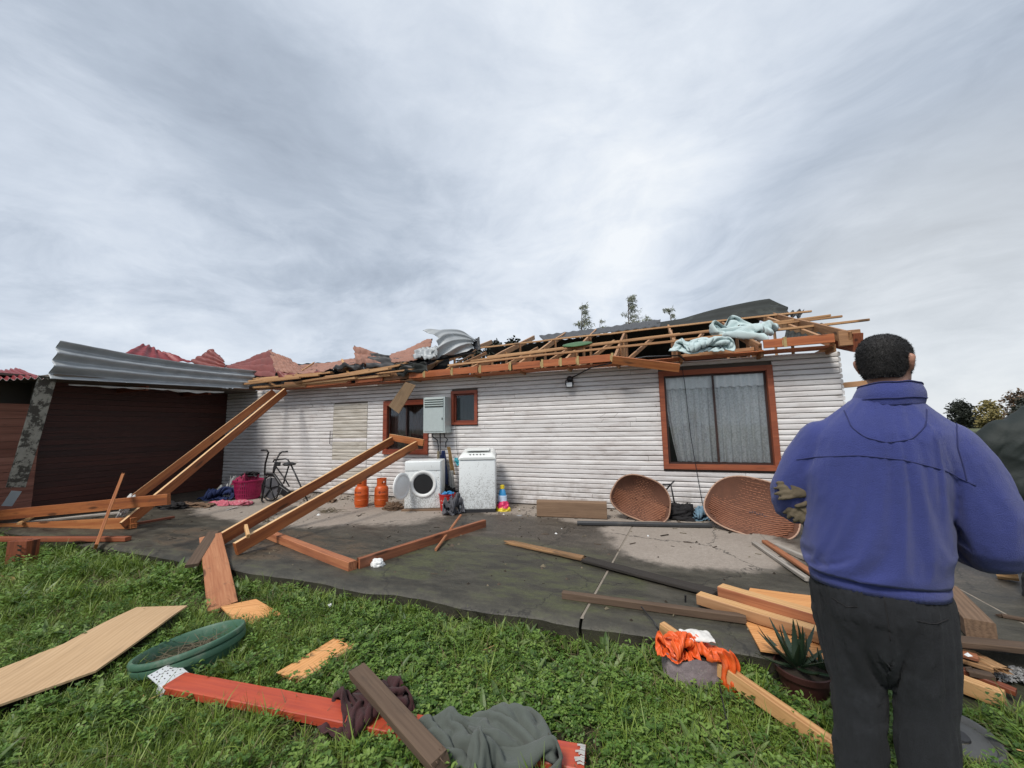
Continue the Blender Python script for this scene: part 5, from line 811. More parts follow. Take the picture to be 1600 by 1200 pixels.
-2,8,1,4,6,-4,-7,-4,3,-4,1,4,5,0,-8,-6,7,3,-3,-6,2,7,4,-9,-1,4,6,5,1,-8,0,5,4,2,-5,-4,-7,-5,7,-1,-6,4,6,7,4,1,0,-4,-7,1,-3,-5,4,5,4,-4,-8,-2,6,-6,-2,3,6,8,-5,-7,7,-2,4,4,-2,-7,3,5,5,-2,-9,-5,-3,6,-6,1,8,6,5,-1,-3,1,1,-1,-4,-4,-2,
0,6,5,-3,2,-8,-1,6,-3,-3,8,8,-2,-8,-3,0,8,-3,3,-4,-4,6,6,3,-6,-6,-6,3,6,-6,8,3,-2,1,-2,0,1,0,-4,1,1,-2,-2,5,7,0,-8,4,1,-8,1,7,8,0,-6,-7,-2,8,2,-7,-3,5,-3,6,3,1,-6,-6,7,6,-6,-4,3,-3,1,5,-5,0,0,-5,0,2,4,-3,0,6,7,-3,-6,7,-7,-1,6,8,
-2,-7,3,-7,0,7,1,-7,4,-6,2,7,5,-6,-7,3,8,1,-5,-7,-3,1,3,-8,0,2,4,-5,-2,3,5,-3,3,7,4,-6,7,-6,-5,8,6,-3,-7,7,-7,-5,4,8,0,-6,-3,-2,3,5,4,-7,0,8,0,-7,-2,-6,5,4,-10,-5,8,3,-2,-7,0,1,2,3,3,7,2,2,-8,-3,8,3,-6,-3,8,-1,-6,1,8,4,-6,-2,-2,
-3,0,7,0,-6,8,0,-7,0,-5,6,-2,-4,-9,1,-7,6,-3,-4,2,3,3,3,5,4,-5,-4,-3,2,2,5,-6,4,7,-4,-5,6,8,-2,-4,0,-2,-3,-1,4,-5,5,0,-6,-4,5,1,-4,-6,-8,3,-3,6,7,-4,1,3,4,3,5,-4,3,-7,0,0,0,6,-7,4,7,-1,-4,0,4,7,-5,-1,0,0,-3,-3,-3,3,0,-6,-3,5,-2,
-8,3,-5,-7,5,5,3,2,0,6,3,1,6,-4,3,-5,0,0,-4,3,0,0,2,6,-4,0,0,3,3,-5,-3,4,1,-2,-4,-3,1,-7,-4,5,-5,-7,0,-1,-7,6,5,4,3,-5,2,8,3,4,-3,-3,4,0,-1,-4,2,0,2,1,0,3,-4,3,-1,4,-3,-5,-3,6,0,0,-5,-3,-6,0,-3,-7,-8,-1,5,-8,7,-1,7,4,-3,-3,6,-3,4,
6,-8,7,3,1,-2,-7,8,-2,4,3,-3,-1,1,2,-3,-3,1,-7,-1,4,3,0,-5,-6,-7,-5,-3,-7,-6,6,-4,-2,6,6,4,0,-7,-1,6,3,-5,-2,2,7,2,-7,3,4,4,-3,6,2,-1,-4,6,-2,-3,-4,-3,-6,-3,2,5,-1,-5,-6,-3,-8,-8,-6,-1,5,-1,6,7,-3,7,1,-7,0,2,4,-2,-5,5,6,-2,-6,3,5,
5,2,-3,5,2,-2,0,1,0,-7,-5,-3,-5,0,4,-3,-8,-5,-5,-4,-7,-3,6,-4,7,4,6,0,7,-1,-5,-1,-3,-2,2,7,-4,1,2,-5,4,5,4,-4,2,4,2,0,1,0,0,-3,-6,-6,-26,0,0,21,-7,-8,-7,0,-6,3,3,1,6,7,-2,3,8,0,-2,-5,-5,2,8,-2,-5,-4,2,3,0,3,4,-5,2,2,1,1,0,3,1,-1,
-7,0,0,-4,-7,-7,-7,-5,-4,2,-5,8,-5,0,7,7,-3,2,6,3,-2,-5,-13,0,0,16,-8,1,-1,2,0,1,3,-6,0,2,1,1,2,3,3,3,-2,-4,-4,-6,-7,-7,-5,-4,-5,0))

CLOTH['heap'] = (22, 22, 400, (
-131,14,13,14,12,13,11,11,11,13,12,12,12,10,10,11,10,9,9,9,11,11,10,-5,13,13,14,12,11,11,12,11,13,12,11,10,10,10,10,11,10,9,10,10,10,11,-1,9,13,12,12,11,11,12,11,13,11,9,10,10,10,10,10,10,10,11,10,10,11,13,-8,12,9,12,11,12,12,11,
12,12,8,10,10,9,9,10,11,10,10,10,10,10,10,-9,0,15,2,11,11,12,13,12,12,13,1,12,7,9,10,10,11,12,13,8,12,8,-6,-3,8,-2,7,10,13,13,13,13,14,5,8,13,6,11,12,13,12,12,12,13,10,-7,1,3,3,2,8,11,11,12,13,10,9,11,12,12,11,11,11,13,12,12,13,
-2,4,5,3,3,2,4,9,12,12,9,11,11,12,10,12,12,10,13,12,12,13,12,8,3,6,8,0,-4,10,7,9,11,11,11,8,14,12,12,10,12,12,12,13,12,13,8,5,6,9,-4,-2,7,11,6,13,11,8,4,13,13,11,13,13,14,9,13,14,13,1,4,10,13,1,-6,8,10,6,8,9,7,12,9,13,13,11,12,12,
13,13,13,13,4,8,9,12,8,-5,-1,10,8,9,10,9,10,11,8,9,13,13,12,13,13,13,13,9,8,10,9,10,-10,4,8,7,11,11,7,6,12,13,6,13,11,14,12,13,13,13,5,10,12,7,10,-8,5,7,7,10,11,4,8,10,10,13,10,11,13,13,13,12,13,3,11,13,11,8,-4,4,8,5,7,3,9,11,12,
9,9,12,12,12,13,11,14,13,8,10,12,7,13,2,0,9,8,-1,8,5,11,10,10,13,8,12,12,14,12,11,2,3,11,13,6,12,8,3,7,-11,5,12,11,7,11,12,11,9,13,11,14,8,13,-9,14,-1,11,11,2,6,12,3,-12,6,13,10,11,14,10,10,14,11,11,10,11,7,-13,14,-2,-6,12,-1,6,9,
8,-7,12,13,5,12,5,14,14,15,12,14,11,9,-5,-13,14,-4,-7,-10,5,3,7,7,9,9,7,7,15,11,11,14,12,14,14,12,5,-10,-13,11,-5,-10,-12,-13,3,9,7,11,7,10,14,13,14,12,13,14,13,11,7,4,-6,-13,-4,3,-8,-13,-13,-11,8,8,10,12,14,14,14,14,15,13,13,0,
15,2,3,1,-11,-8,0,-2,-5,-12,-12,-28,15,35,15,14,14,14,14,14,14,9,9,13,2,-6,-5,-6,-54,5,5,6,7,8,8,9,4,6,8,8,10,10,10,10,11,10,10,10,9,10,9,13,6,4,6,6,8,7,8,5,6,8,8,9,10,10,11,10,10,10,10,10,9,10,11,8,4,5,6,8,7,8,5,6,8,6,10,10,10,
10,10,10,10,10,10,8,11,7,13,6,0,8,9,7,8,5,6,6,7,10,9,10,10,10,11,10,9,10,7,7,7,11,13,-2,11,7,8,7,7,6,6,5,7,8,12,12,10,10,10,8,4,11,8,9,11,8,5,7,11,9,8,6,7,5,-1,6,11,3,11,9,8,6,7,6,8,8,4,11,5,8,-2,9,12,6,7,8,4,0,8,9,7,2,8,5,8,6,7,
7,7,-6,13,12,8,-6,3,8,9,7,4,4,7,4,7,6,5,7,7,4,7,6,7,6,8,6,4,10,-5,-3,7,11,6,2,5,6,7,4,6,7,7,5,5,7,5,6,7,-5,4,1,11,-4,-6,8,10,6,6,6,1,7,6,5,5,6,5,5,8,5,5,6,-12,2,9,7,0,-12,12,6,10,3,4,9,3,1,5,6,7,5,6,6,5,6,5,-13,8,4,7,5,-8,3,7,8,5,
4,11,5,5,-5,7,6,5,6,6,5,5,5,-8,6,5,4,6,-9,4,7,7,5,7,8,5,3,3,0,6,5,6,5,5,6,5,-7,4,4,1,6,-7,5,6,7,9,7,3,8,0,1,3,4,5,5,6,5,5,5,-12,3,5,4,5,-7,4,8,11,6,5,3,6,3,-2,1,5,5,5,5,6,5,4,-11,6,4,2,5,-3,2,11,12,4,2,2,3,3,1,3,0,5,6,5,6,5,5,-13,
6,4,4,6,-4,4,12,10,1,3,2,1,4,2,1,1,5,6,5,6,4,6,1,-5,1,3,10,-1,7,11,8,3,-3,-3,3,4,5,-1,2,4,5,7,5,3,7,-1,-11,4,3,10,5,8,5,11,1,-1,4,2,-7,-3,-1,1,6,5,8,4,3,5,0,-6,-1,8,12,9,7,3,5,6,2,7,0,-8,-7,-2,-3,-2,3,5,1,5,4,-1,3,3,6,6,12,10,1,8,
1,6,-1,-6,-4,4,1,-3,-3,-3,2,-13,0,5,-2,11,10,6,6,7,11,3,5,5,1,-2,-4,1,-1,-5,-2,38,0,-47,-13,-8,1,-4,11,14,13,8,8,33,1,-17,1,1,2,0,-1,-2,-4,-1,-8,0,-14,-13,-10,-4,5,0,0,0,-1,0,0,4,0,-3,0,-1,1,0,-1,1,-1,4,-3,-1,0,1,3,-1,3,0,1,-4,2,
-2,4,-4,6,0,-5,-1,0,0,1,-1,2,2,-3,2,-2,-1,6,-6,5,2,-4,1,-2,2,-1,-3,5,-1,-3,1,1,-2,-1,2,-1,0,-1,5,-1,3,-1,-4,-4,0,4,-2,-2,0,4,3,-6,3,2,-5,0,0,-1,3,0,0,2,-1,6,3,-7,0,-9,-2,0,4,-4,3,6,0,-8,-1,0,1,0,2,1,2,2,1,-1,-5,6,6,-4,-4,-7,-5,-1,
2,1,2,3,2,-1,-2,3,2,1,-2,-1,3,-2,-2,0,4,14,-6,-10,3,0,-8,6,3,0,3,1,0,-1,-7,-4,5,-2,-4,2,0,0,9,5,0,3,-9,-6,2,2,-3,0,10,6,-4,-3,-7,-3,-4,3,-3,1,0,1,-3,-4,7,10,-2,-12,-13,7,3,-8,9,7,6,-7,-3,-5,-4,0,-3,6,-4,0,-3,-2,-8,10,14,-3,-12,
-10,6,3,-2,-4,4,11,-11,-4,-2,3,-3,2,1,-8,-1,3,-2,4,6,0,5,-8,-4,-4,7,-2,1,5,-5,5,-10,0,3,-6,2,-5,2,-2,1,-1,0,-3,8,6,-7,-6,-4,7,-5,5,3,-1,-5,7,-11,-2,3,-5,4,-4,1,-1,0,-1,-9,9,12,-6,-5,-10,9,-7,5,0,5,-4,8,-4,-11,-1,5,-2,-2,0,2,-3,-7,
6,-2,13,-3,-7,-10,11,-11,3,5,0,-7,9,2,-5,-3,2,-3,-1,-1,1,-1,-2,6,4,4,1,-7,-9,8,-7,9,-3,-5,5,-4,11,-8,-3,3,-5,2,2,0,-3,4,-2,4,6,2,-9,-6,0,2,10,0,-6,1,-5,5,4,-11,6,-6,1,4,5,-10,-1,-3,4,3,-1,2,-6,2,1,12,-6,-4,-3,-1,0,8,-10,2,0,1,7,
-4,-7,-4,9,-1,1,4,2,1,2,1,-1,-7,-5,-6,2,5,-1,1,-6,6,3,-2,-5,-3,0,10,11,0,1,3,-3,10,1,-4,-6,-11,-4,4,-3,-4,-2,4,-2,4,2,-8,-3,4,12,13,-1,3,-10,4,12,10,-9,-13,-10,1,3,2,-4,-3,0,0,-1,-4,-9,0,8,10,11,4,-6,-7,4,13,1,-11,-5,1,0,0,-6,-5,
0,1,0,6,-7,-15,-1,12,6,2,1,3,-6,2,8,-4,-5,-1,4,-5,2,1,-4,-5,-18,0,14,2,-12,-7,5,9,4,2,-2,-2,-20,0,26,-3,-3,-5,-6,-5,-4,1,6,6,2,-5,-5,-9,-11))

def cloth_verts(key):
    n, m, q, vals = CLOTH[key]; N = (n + 1) * (m + 1); ax = []
    for a in range(3):
        col = []
        for j in range(m + 1):
            for i in range(n + 1):
                v = vals[a * N + j * (n + 1) + i]
                if i: v += col[-1]
                elif j: v += col[(j - 1) * (n + 1)]
                col.append(v)
        ax.append(col)
    vs = [V((x / q, y / q, z / q)) for x, y, z in zip(*ax)]
    c = sum(vs, V()) / len(vs); c.z = min(v.z for v in vs)
    return n, m, [v - c for v in vs]
CM_CACHE = {}
def drape(name, label, cat, key, mw, size, mat, group=None, thick=.006, parent=None, foot=False, sub=None):
    """a crumpled cloth scaled to size (x, y, z extents), lying at mw"""
    if key not in CM_CACHE: CM_CACHE[key] = cloth_verts(key)
    n, m, vs = CM_CACHE[key]; ext = [max(v[a] for v in vs) - min(v[a] for v in vs) for a in range(3)]; k = [size[a] / ext[a] for a in range(3)]
    b = MB(); b.add([V((v.x * k[0], v.y * k[1], v.z * k[2])) for v in vs], [(j * (n + 1) + i, j * (n + 1) + i + 1, (j + 1) * (n + 1) + i + 1, (j + 1) * (n + 1) + i) for j in range(m) for i in range(n)])
    o = b.build(name, mat, parent, smooth=True, fix=False)
    if parent: o.matrix_local = mw
    else: o.matrix_world = mw
    s = o.modifiers.new('soft', 'SUBSURF'); s.levels = s.render_levels = sub if sub is not None else (1 if key != 'heap' else 2)
    solid(o, thick, 0)
    if foot: FOOT.append([(mw @ V((size[0] * .42 * math.cos(a), size[1] * .42 * math.sin(a), 0))).xy for a in [i * .6283 for i in range(10)]])
    return tag(o, label, cat, group)
def hd(x, y, z, rz=0.0, rx=0.0): return HM @ Matrix.Translation((x, y, z)) @ Matrix.Rotation(R(rz), 4, 'Z') @ Matrix.Rotation(R(rx), 4, 'X')
# ------------------------------------------------------------------ torn roof sheets lying over the timbers
def hthing(name, label, cat, x, y, z, rz=0.0, group=None): return thing(name, label, cat, mw=HM @ Matrix.Translation((x, y, z)) @ Matrix.Rotation(rz, 4, 'Z'), group=group)
def sheet(name, label, cs, waves, mats, along='u', amp=.02, nz=.03, nf=2.0, bulge=0.0, tile=0, nu=60, nv=40, group=None, torn=.0, shape='sin', seed=0.0, cat='roof sheet', thick=.004):
    BL, BR, TR, TL = [V(c) for c in cs]; nrm = ((BR - BL).cross(TL - BL)).normalized()
    if nrm.y > 0: nrm = -nrm
    cen = (BL + BR + TR + TL) / 4; wd = (BR - BL).normalized()
    def fn(u, v):
        uu = u + torn * (MN.noise(V((v * 7, seed, 1))) * (1 if u > .5 else -1) if (u < .001 or u > .999) else 0)
        vv = v + torn * (MN.noise(V((u * 9, seed, 4))) if v < .001 or v > .999 else 0)
        p = BL * (1 - uu) * (1 - vv) + BR * uu * (1 - vv) + TR * uu * vv + TL * (1 - uu) * vv
        t = (v if along == 'u' else u) * waves; s = (u if along == 'u' else v)
        pr = math.sin(t * 2 * math.pi)
        if shape == 'trap': pr = max(-1, min(1, pr * 2.2))
        if shape == 'tile': pr = abs(math.sin(t * math.pi)) * 2 - 1
        o = amp * pr
        if tile: o += .013 * (1 - (s * tile * 2) % 1.0)
        o += bulge * 4 * v * (1 - v) + nz * MN.noise(V((u * nf + seed, v * nf, seed * 3))) + nz * .4 * MN.noise(V((u * nf * 3 + seed, v * nf * 3, 7)))
        return p + nrm * o - cen
    b = MB(); b.grid(fn, nu, nv); M = HM @ Matrix.Translation(cen)
    ob = b.build(name, list(mats), smooth=40, mw=None, fix=False); ob.matrix_world = M
    solid(ob, thick, -1.0, 1); tag(ob, label, cat, group)
    return ob
def ax(px, py, X): return HI @ at_x(px, py, X)
RS_G = 'loose sheets of the wrecked roof'
# big zinc sheet bent over the wing eave
BL, BR, TR, TL = ax(80, 591, -6.75), ax(392, 607, -6.55), ax(400, 580, -6.75), ax(91, 533, -6.95)
cen = (BL + BR + TR + TL) / 4
def zf(u, v):
    b0 = BL.lerp(BR, u); t0 = TL.lerp(TR, u) + V((0, 0, -.10 * math.sin(u * math.pi) * .6)); p = b0.lerp(t0, v)
    fade = 1 - .45 * u
    wv = .055 * fade * math.cos(v * 2 * math.pi * 3.0) - .10 * (1 - v) ** 2
    return p + V((1, 0, .15)) * (wv + .02 * MN.noise(V((u * 6, v * 3, 1))) + .012 * MN.noise(V((u * 20, v * 6, 3)))) - cen
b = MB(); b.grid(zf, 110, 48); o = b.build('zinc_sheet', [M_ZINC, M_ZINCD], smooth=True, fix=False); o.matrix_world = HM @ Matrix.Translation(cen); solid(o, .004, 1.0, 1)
tag(o, 'long corrugated grey zinc sheet hanging bent over the dark red wall', 'roof sheet', RS_G)
b = MB(); p0, p1 = ax(108, 600, -6.9), ax(350, 612, -6.7)
b.grid(lambda u, v: p0.lerp(p1, u) + V((.03 * MN.noise(V((u * 9, v, 2))), 0, -(.02 + .055 * abs(MN.noise(V((u * 7, 3, 1)))) + .10 * max(0, MN.noise(V((u * 3.3, 8, 8))))) * v)), 70, 5)
o = b.build('torn_membrane', M_SACKW, mw=None, smooth=True); o.matrix_world = HM; tag(o, 'ragged strip of pale membrane hanging under the long zinc sheet', 'membrane')
# crimson sheets of the wing
sheet('roof_sheet', 'crimson corrugated sheet with pale edge over the far left plank wall', [ax(-60, 594, -7.2), ax(68, 590, -6.9), ax(30, 576, -8.8), ax(-60, 583, -8.8)], 11, (M_REDROOF, M_BAGW), 'v', .02, .03, nu=90, nv=12, seed=1.3, group=RS_G)
sheet('roof_sheet', 'dark crimson peak showing just above the long zinc sheet', [ax(190, 556, -7.6), ax(300, 566, -7.6), ax(262, 551, -8.0), ax(222, 536, -8.2)], 5, (M_REDROOF, M_ZINCD), 'v', .02, .05, seed=2.1, group=RS_G)
sheet('roof_sheet', 'small red tile-pattern sheet sticking up left of the folded sheet', [wl(296, 566, .2), wl(352, 577, .2), wl(350, 562, .5), wl(332, 545, .6)], 4, (M_TILER, M_ZINCD), 'u', .022, .05, tile=3, shape='tile', seed=3.3, torn=.07, group=RS_G)
sheet('roof_sheet', 'red face of the folded tile-pattern sheet left of the sagging one', [wl(352, 574, .1), wl(432, 590, -.1), wl(424, 546, .5), wl(362, 570, .5)], 4, (M_TILER, M_ZINCD), 'u', .03, .055, tile=4, shape='tile', seed=4.4, torn=.05, group=RS_G)
sheet('roof_sheet', 'faded terracotta face of the folded tile-pattern sheet', [wl(432, 583, -.25), wl(486, 584, -.15), wl(452, 561, .5), wl(421, 547, .45)], 5, (M_TILE, M_ZINCD), 'u', .03, .055, tile=4, shape='tile', seed=5.2, torn=.07, group=RS_G)
sheet('roof_sheet', 'sagging terracotta tile-pattern sheet in the middle of the left eave', [wl(470, 585, -.25), wl(562, 566, -.1), wl(556, 561, .8), wl(450, 573, .6)], 5, (M_TILE, M_ZINCD), 'u', .022, .05, tile=6, shape='tile', seed=6.7, bulge=-.05, torn=.05, group=RS_G)
sheet('roof_sheet', 'short terracotta sheet standing up with torn front edge', [wl(556, 568, -.3), wl(596, 570, -.1), wl(590, 551, .3), wl(553, 540, .1)], 3, (M_TILE, M_ZINCD), 'u', .035, .06, tile=2, shape='tile', seed=7.9, torn=.08, group=RS_G)
sheet('roof_sheet', 'dark curled sheet lying between the two upright terracotta sheets', [wl(572, 573, -.3), wl(645, 575, -.3), wl(636, 560, .2), wl(578, 551, .1)], 2, (M_ZINCD, M_ZINCD), 'u', .05, .05, seed=8.2, torn=.04, group=RS_G)
sheet('roof_sheet', 'terracotta tile-pattern sheet rising toward the crumpled zinc', [wl(610, 566, -.2), wl(668, 557, 0), wl(676, 529, .9), wl(612, 556, .7)], 4, (M_TILE, M_ZINCD), 'u', .03, .055, tile=4, shape='tile', seed=9.4, torn=.05, group=RS_G)
# more bent scraps and broken laths tangled among them
sheet('roof_sheet', 'rusty bent scrap lying low between the folded sheet and the sagging one', [wl(438, 592, -.30), wl(500, 588, -.25), wl(496, 577, .1), wl(446, 579, .1)], 3, (M_TILER, M_ZINCD), 'u', .03, .14, tile=2, shape='tile', seed=21.4, torn=.07, group=RS_G)
sheet('roof_sheet', 'grey twisted scrap between the sagging terracotta sheet and the upright one', [wl(520, 580, -.25), wl(570, 577, -.2), wl(572, 563, .2), wl(530, 570, .1)], 3, (M_ZINCD, M_ZINC), 'u', .04, .16, seed=22.7, torn=.07, group=RS_G)
sheet('roof_sheet', 'grey crumpled strip hanging over the eave below the small zinc flap', [wl(622, 588, -.42), wl(668, 579, -.40), wl(664, 563, -.2), wl(616, 572, -.2)], 3, (M_SHEETD, M_ZINC), 'u', .04, .14, seed=23.1, torn=.08, group=RS_G)
for i, (p_, q_, o0, o1) in enumerate((((455, 590), (492, 566), -.3, .3), ((505, 589), (560, 583), -.42, -.3), ((545, 584), (534, 561), -.25, .4), ((588, 584), (648, 577), -.42, -.36), ((598, 590), (618, 560), -.3, .4), ((640, 588), (700, 556), -.25, .9), ((430, 602), (402, 590), -.46, -.30), ((655, 590), (640, 566), -.3, .5), ((690, 582), (742, 551), -.2, .9))):
    beam('broken_lath', HM @ wl(*p_, o0), HM @ wl(*q_, o1), .045, .03, (W_BATTEN, W_TRUSS, W_NEW)[i % 3], ('pale lath poking up at the left end of the crushed eave below the folded sheet', 'brown splintered lath lying low along the crushed eave under the sagging sheet', 'fresh pale lath sticking up before the grey twisted scrap', 'pale splintered lath lying along the eave above the dark window', 'brown lath slanting up beside the upright terracotta sheet', 'fresh pale lath running back under the crumpled zinc sheet', 'short pale lath pointing left at the eave above the leaning beam pair', 'brown lath standing by the grey crumpled strip at the eave', 'fresh lath slanting up at the right end of the crumpled zinc sheet')[i], 'lath', 'broken laths in the crushed roof', seed=i + 131, rag=.12, rag0=.10)
# crumpled zinc, dark flashing under it
P = [wl(672, 563, -.15), wl(742, 548, .2), wl(748, 527, .8), wl(676, 518, .5)]
cen = (P[0] + P[1] + P[2] + P[3]) / 4
def cz(u, v):
    p = P[0] * (1 - u) * (1 - v) + P[1] * u * (1 - v) + P[2] * u * v + P[3] * (1 - u) * v
    t = v * 3.6 - u * 1.5 + 2
    p += V((.0, -1, .25)) * (.10 * math.exp(-(((t % 1.0) - .5) / .16) ** 2) + .16 * math.sin(v * math.pi) + .035 * MN.noise(V((u * 2.0, v * 2.0, 4))))
    p.z += .12 * math.sin(u * math.pi) * v + .012 * MN.noise(V((u * 4, v * 3, 9))) * (.3 + v)
    p.x += .30 * (1 - u) ** 2 * math.sin(v * math.pi) - .20 * (1 - u) ** 3 * v ** 3 + (.06 * MN.noise(V((v * 8, 2, 2))) if u < .02 else 0); p.z -= .10 * u ** 2 * v
    return p - cen
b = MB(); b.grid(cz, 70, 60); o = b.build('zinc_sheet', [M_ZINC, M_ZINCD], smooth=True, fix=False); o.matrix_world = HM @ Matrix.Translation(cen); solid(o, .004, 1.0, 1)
tag(o, 'crumpled grey zinc sheet curled up on the middle of the roof', 'roof sheet', RS_G)
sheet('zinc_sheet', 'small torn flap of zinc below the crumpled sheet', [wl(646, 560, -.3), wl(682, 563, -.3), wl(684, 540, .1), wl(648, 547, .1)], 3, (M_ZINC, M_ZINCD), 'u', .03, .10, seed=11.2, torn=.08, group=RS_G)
sheet('roof_sheet', 'black folded underside lying below the crumpled zinc', [wl(576, 579, -.36), wl(740, 553, .1), wl(735, 546, .6), wl(590, 571, .1)], 2, (M_TAR, M_ZINCD), 'u', .02, .06, seed=12.6, torn=.05, group=RS_G)
sheet('roof_sheet', 'dark curled end of the crumpled zinc against the sky', [wl(736, 548, .4), wl(751, 546, .5), wl(749, 527, .9), wl(738, 530, .8)], 2, (M_ZINCD, M_ZINCD), 'u', .02, .05, seed=13.6, torn=.04, group=RS_G)
# back slope sheets on the right
yb = 3.3
sheet('roof_sheet', 'long flat dark sheet left on the back slope, left one', [wl(850, 533, 2.6), wl(1032, 509, 2.6), wl(1032, 499, yb + .6), wl(842, 525, yb + .6)], 14, (M_ZINCD, M_SHEETD), 'v', .012, .02, nu=120, nv=6, seed=14.1, group=RS_G)
P = [wl(985, 517, 2.7), wl(1232, 492, 2.7), wl(1229, 465, 3.3), wl(985, 511, 3.3)]
cen = (P[0] + P[1] + P[2] + P[3]) / 4
def ds(u, v):
    p = P[0] * (1 - u) * (1 - v) + P[1] * u * (1 - v) + P[2] * u * v + P[3] * (1 - u) * v
    top = V(p); e = max(0, (u - .35) / .65)
    p.z += v * (.30 * (e ** 1.2) * (1 - e) * 1.4 - .10 * (1 - e) * u)
    cut = max(0, (u - .90) / .10); p.z -= cut * v * v * .24
    p += V((0, -1, .1)) * (.02 * math.sin(v * 2 * math.pi * 2.5) * (.4 + e) + .03 * MN.noise(V((u * 5, v * 2, 8))))
    return p - cen
b = MB(); b.grid(ds, 90, 24); o = b.build('roof_sheet', [M_SHEETD, M_ZINCD], smooth=True, fix=False); o.matrix_world = HM @ Matrix.Translation(cen); solid(o, .006, 1.0, 1)
tag(o, 'grey-green dark sheet flipped up along the ridge at the right end', 'roof sheet', RS_G)
sheet('roof_sheet', 'small dark scrap curling at the right end of the ridge', [wl(1222, 492, 2.6), wl(1250, 496, 2.6), wl(1256, 484, 2.9), wl(1226, 488, 2.9)], 3, (M_ZINCD, M_ZINCD), 'v', .03, .03, seed=16.1, torn=.06, group=RS_G)
sheet('roof_sheet', 'dull dark sheet seen inside the roof behind the right corner', [wl(1225, 530, .2), wl(1300, 522, .2), wl(1290, 505, 2.0), wl(1230, 508, 2.0)], 7, (M_SHEETD, M_ZINCD), 'v', .012, .01, seed=17.1, group=RS_G)
# back slope of the roof, seen from below through the battens
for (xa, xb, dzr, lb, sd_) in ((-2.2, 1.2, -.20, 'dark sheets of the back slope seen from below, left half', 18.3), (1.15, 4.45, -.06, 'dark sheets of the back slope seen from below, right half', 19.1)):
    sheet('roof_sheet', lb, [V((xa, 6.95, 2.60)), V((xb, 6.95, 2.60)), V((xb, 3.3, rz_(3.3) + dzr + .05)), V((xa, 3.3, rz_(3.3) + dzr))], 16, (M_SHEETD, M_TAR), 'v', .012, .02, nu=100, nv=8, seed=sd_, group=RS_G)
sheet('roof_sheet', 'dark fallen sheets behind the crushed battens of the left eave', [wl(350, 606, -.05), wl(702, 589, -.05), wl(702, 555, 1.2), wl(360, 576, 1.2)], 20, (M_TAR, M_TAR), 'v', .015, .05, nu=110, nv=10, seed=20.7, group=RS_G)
# pale insulation pulled out through the battens
c_ = roof(1150, 528, .0)
sl = HM @ Matrix.Translation(c_) @ Matrix.Rotation(R(4), 4, 'Z') @ Matrix.Rotation(math.atan(RS), 4, 'X')
drape('insulation_sheet', 'crumpled pale blue-green insulation sheet pulled out through the battens', 'insulation', 'grey', sl @ Matrix.Translation((.22, .30, -.02)) @ Matrix.Rotation(R(200), 4, 'Z'), (.98, 1.4, .32), M_INSUL, thick=.005)
c_ = roof(1098, 546, .0)
drape('insulation_sheet', 'low tongue of pale insulation spilling left along the eave beside the large crumpled one', 'insulation', 'maroon', HM @ Matrix.Translation(c_) @ Matrix.Rotation(R(6), 4, 'Z') @ Matrix.Rotation(R(30), 4, 'X'), (.85, .40, .20), M_INSUL, thick=.014)
def blob(name, label, cat, cen, size, mat, seed=1.0, fold=.25, n=40, house=True, group=None, flat=0.0, parent=None, freq=2.5, mw=None):
    """soft crumpled mass (bundled cloth, bag) resting on its base at cen"""
    sx, sy, sz = size
    def fn(u, v):
        a = u * 2 * math.pi; e = v * math.pi / 2 * 1.02; ce = max(0.0, math.cos(e)) ** .7; q = V((math.cos(a) * ce, math.sin(a) * ce, math.sin(e)))
        s = q * freq + V((seed * 3.1, seed, -seed)); w1 = MN.noise(s * .6) * 1.6
        r = 1 + fold * (.55 - abs(MN.noise(s + V((w1, w1, 0)))) * 2.1) + fold * .5 * (.5 - abs(MN.noise(s * 2.3 + V((w1, 0, w1)))) * 2) + fold * .9 * MN.noise(s * .7)
        return (q.x * sx * r, q.y * sy * r, max(0, q.z) * sz * (1 + (r - 1) * .8))
    b = MB(); b.grid(fn, n * 2, n); o = b.build(name, mat, parent, smooth=True)
    M = (HM if house else Matrix()) @ Matrix.Translation(cen)
    if parent is None: o.matrix_world = M if mw is None else mw
    else: o.matrix_local = Matrix.Translation(cen)
    return tag(o, label, cat, group)
# green oval sheet caught in the roof
c = roof(902, 538, .06); b = MB(); b.grid(lambda u, v: (.26 * math.cos(u * 6.2832) * v * (1 + .1 * math.cos(u * 12.5)), .30 * math.sin(u * 6.2832) * v, .03 * (1 - v)), 28, 4)
o = b.build('green_sheet', M_GREENLEAF, smooth=True); o.matrix_world = HM @ Matrix.Translation(c) @ Matrix.Rotation(R(20), 4, 'X'); solid(o, .01); tag(o, 'small green oval sheet caught among the battens', 'sheet')

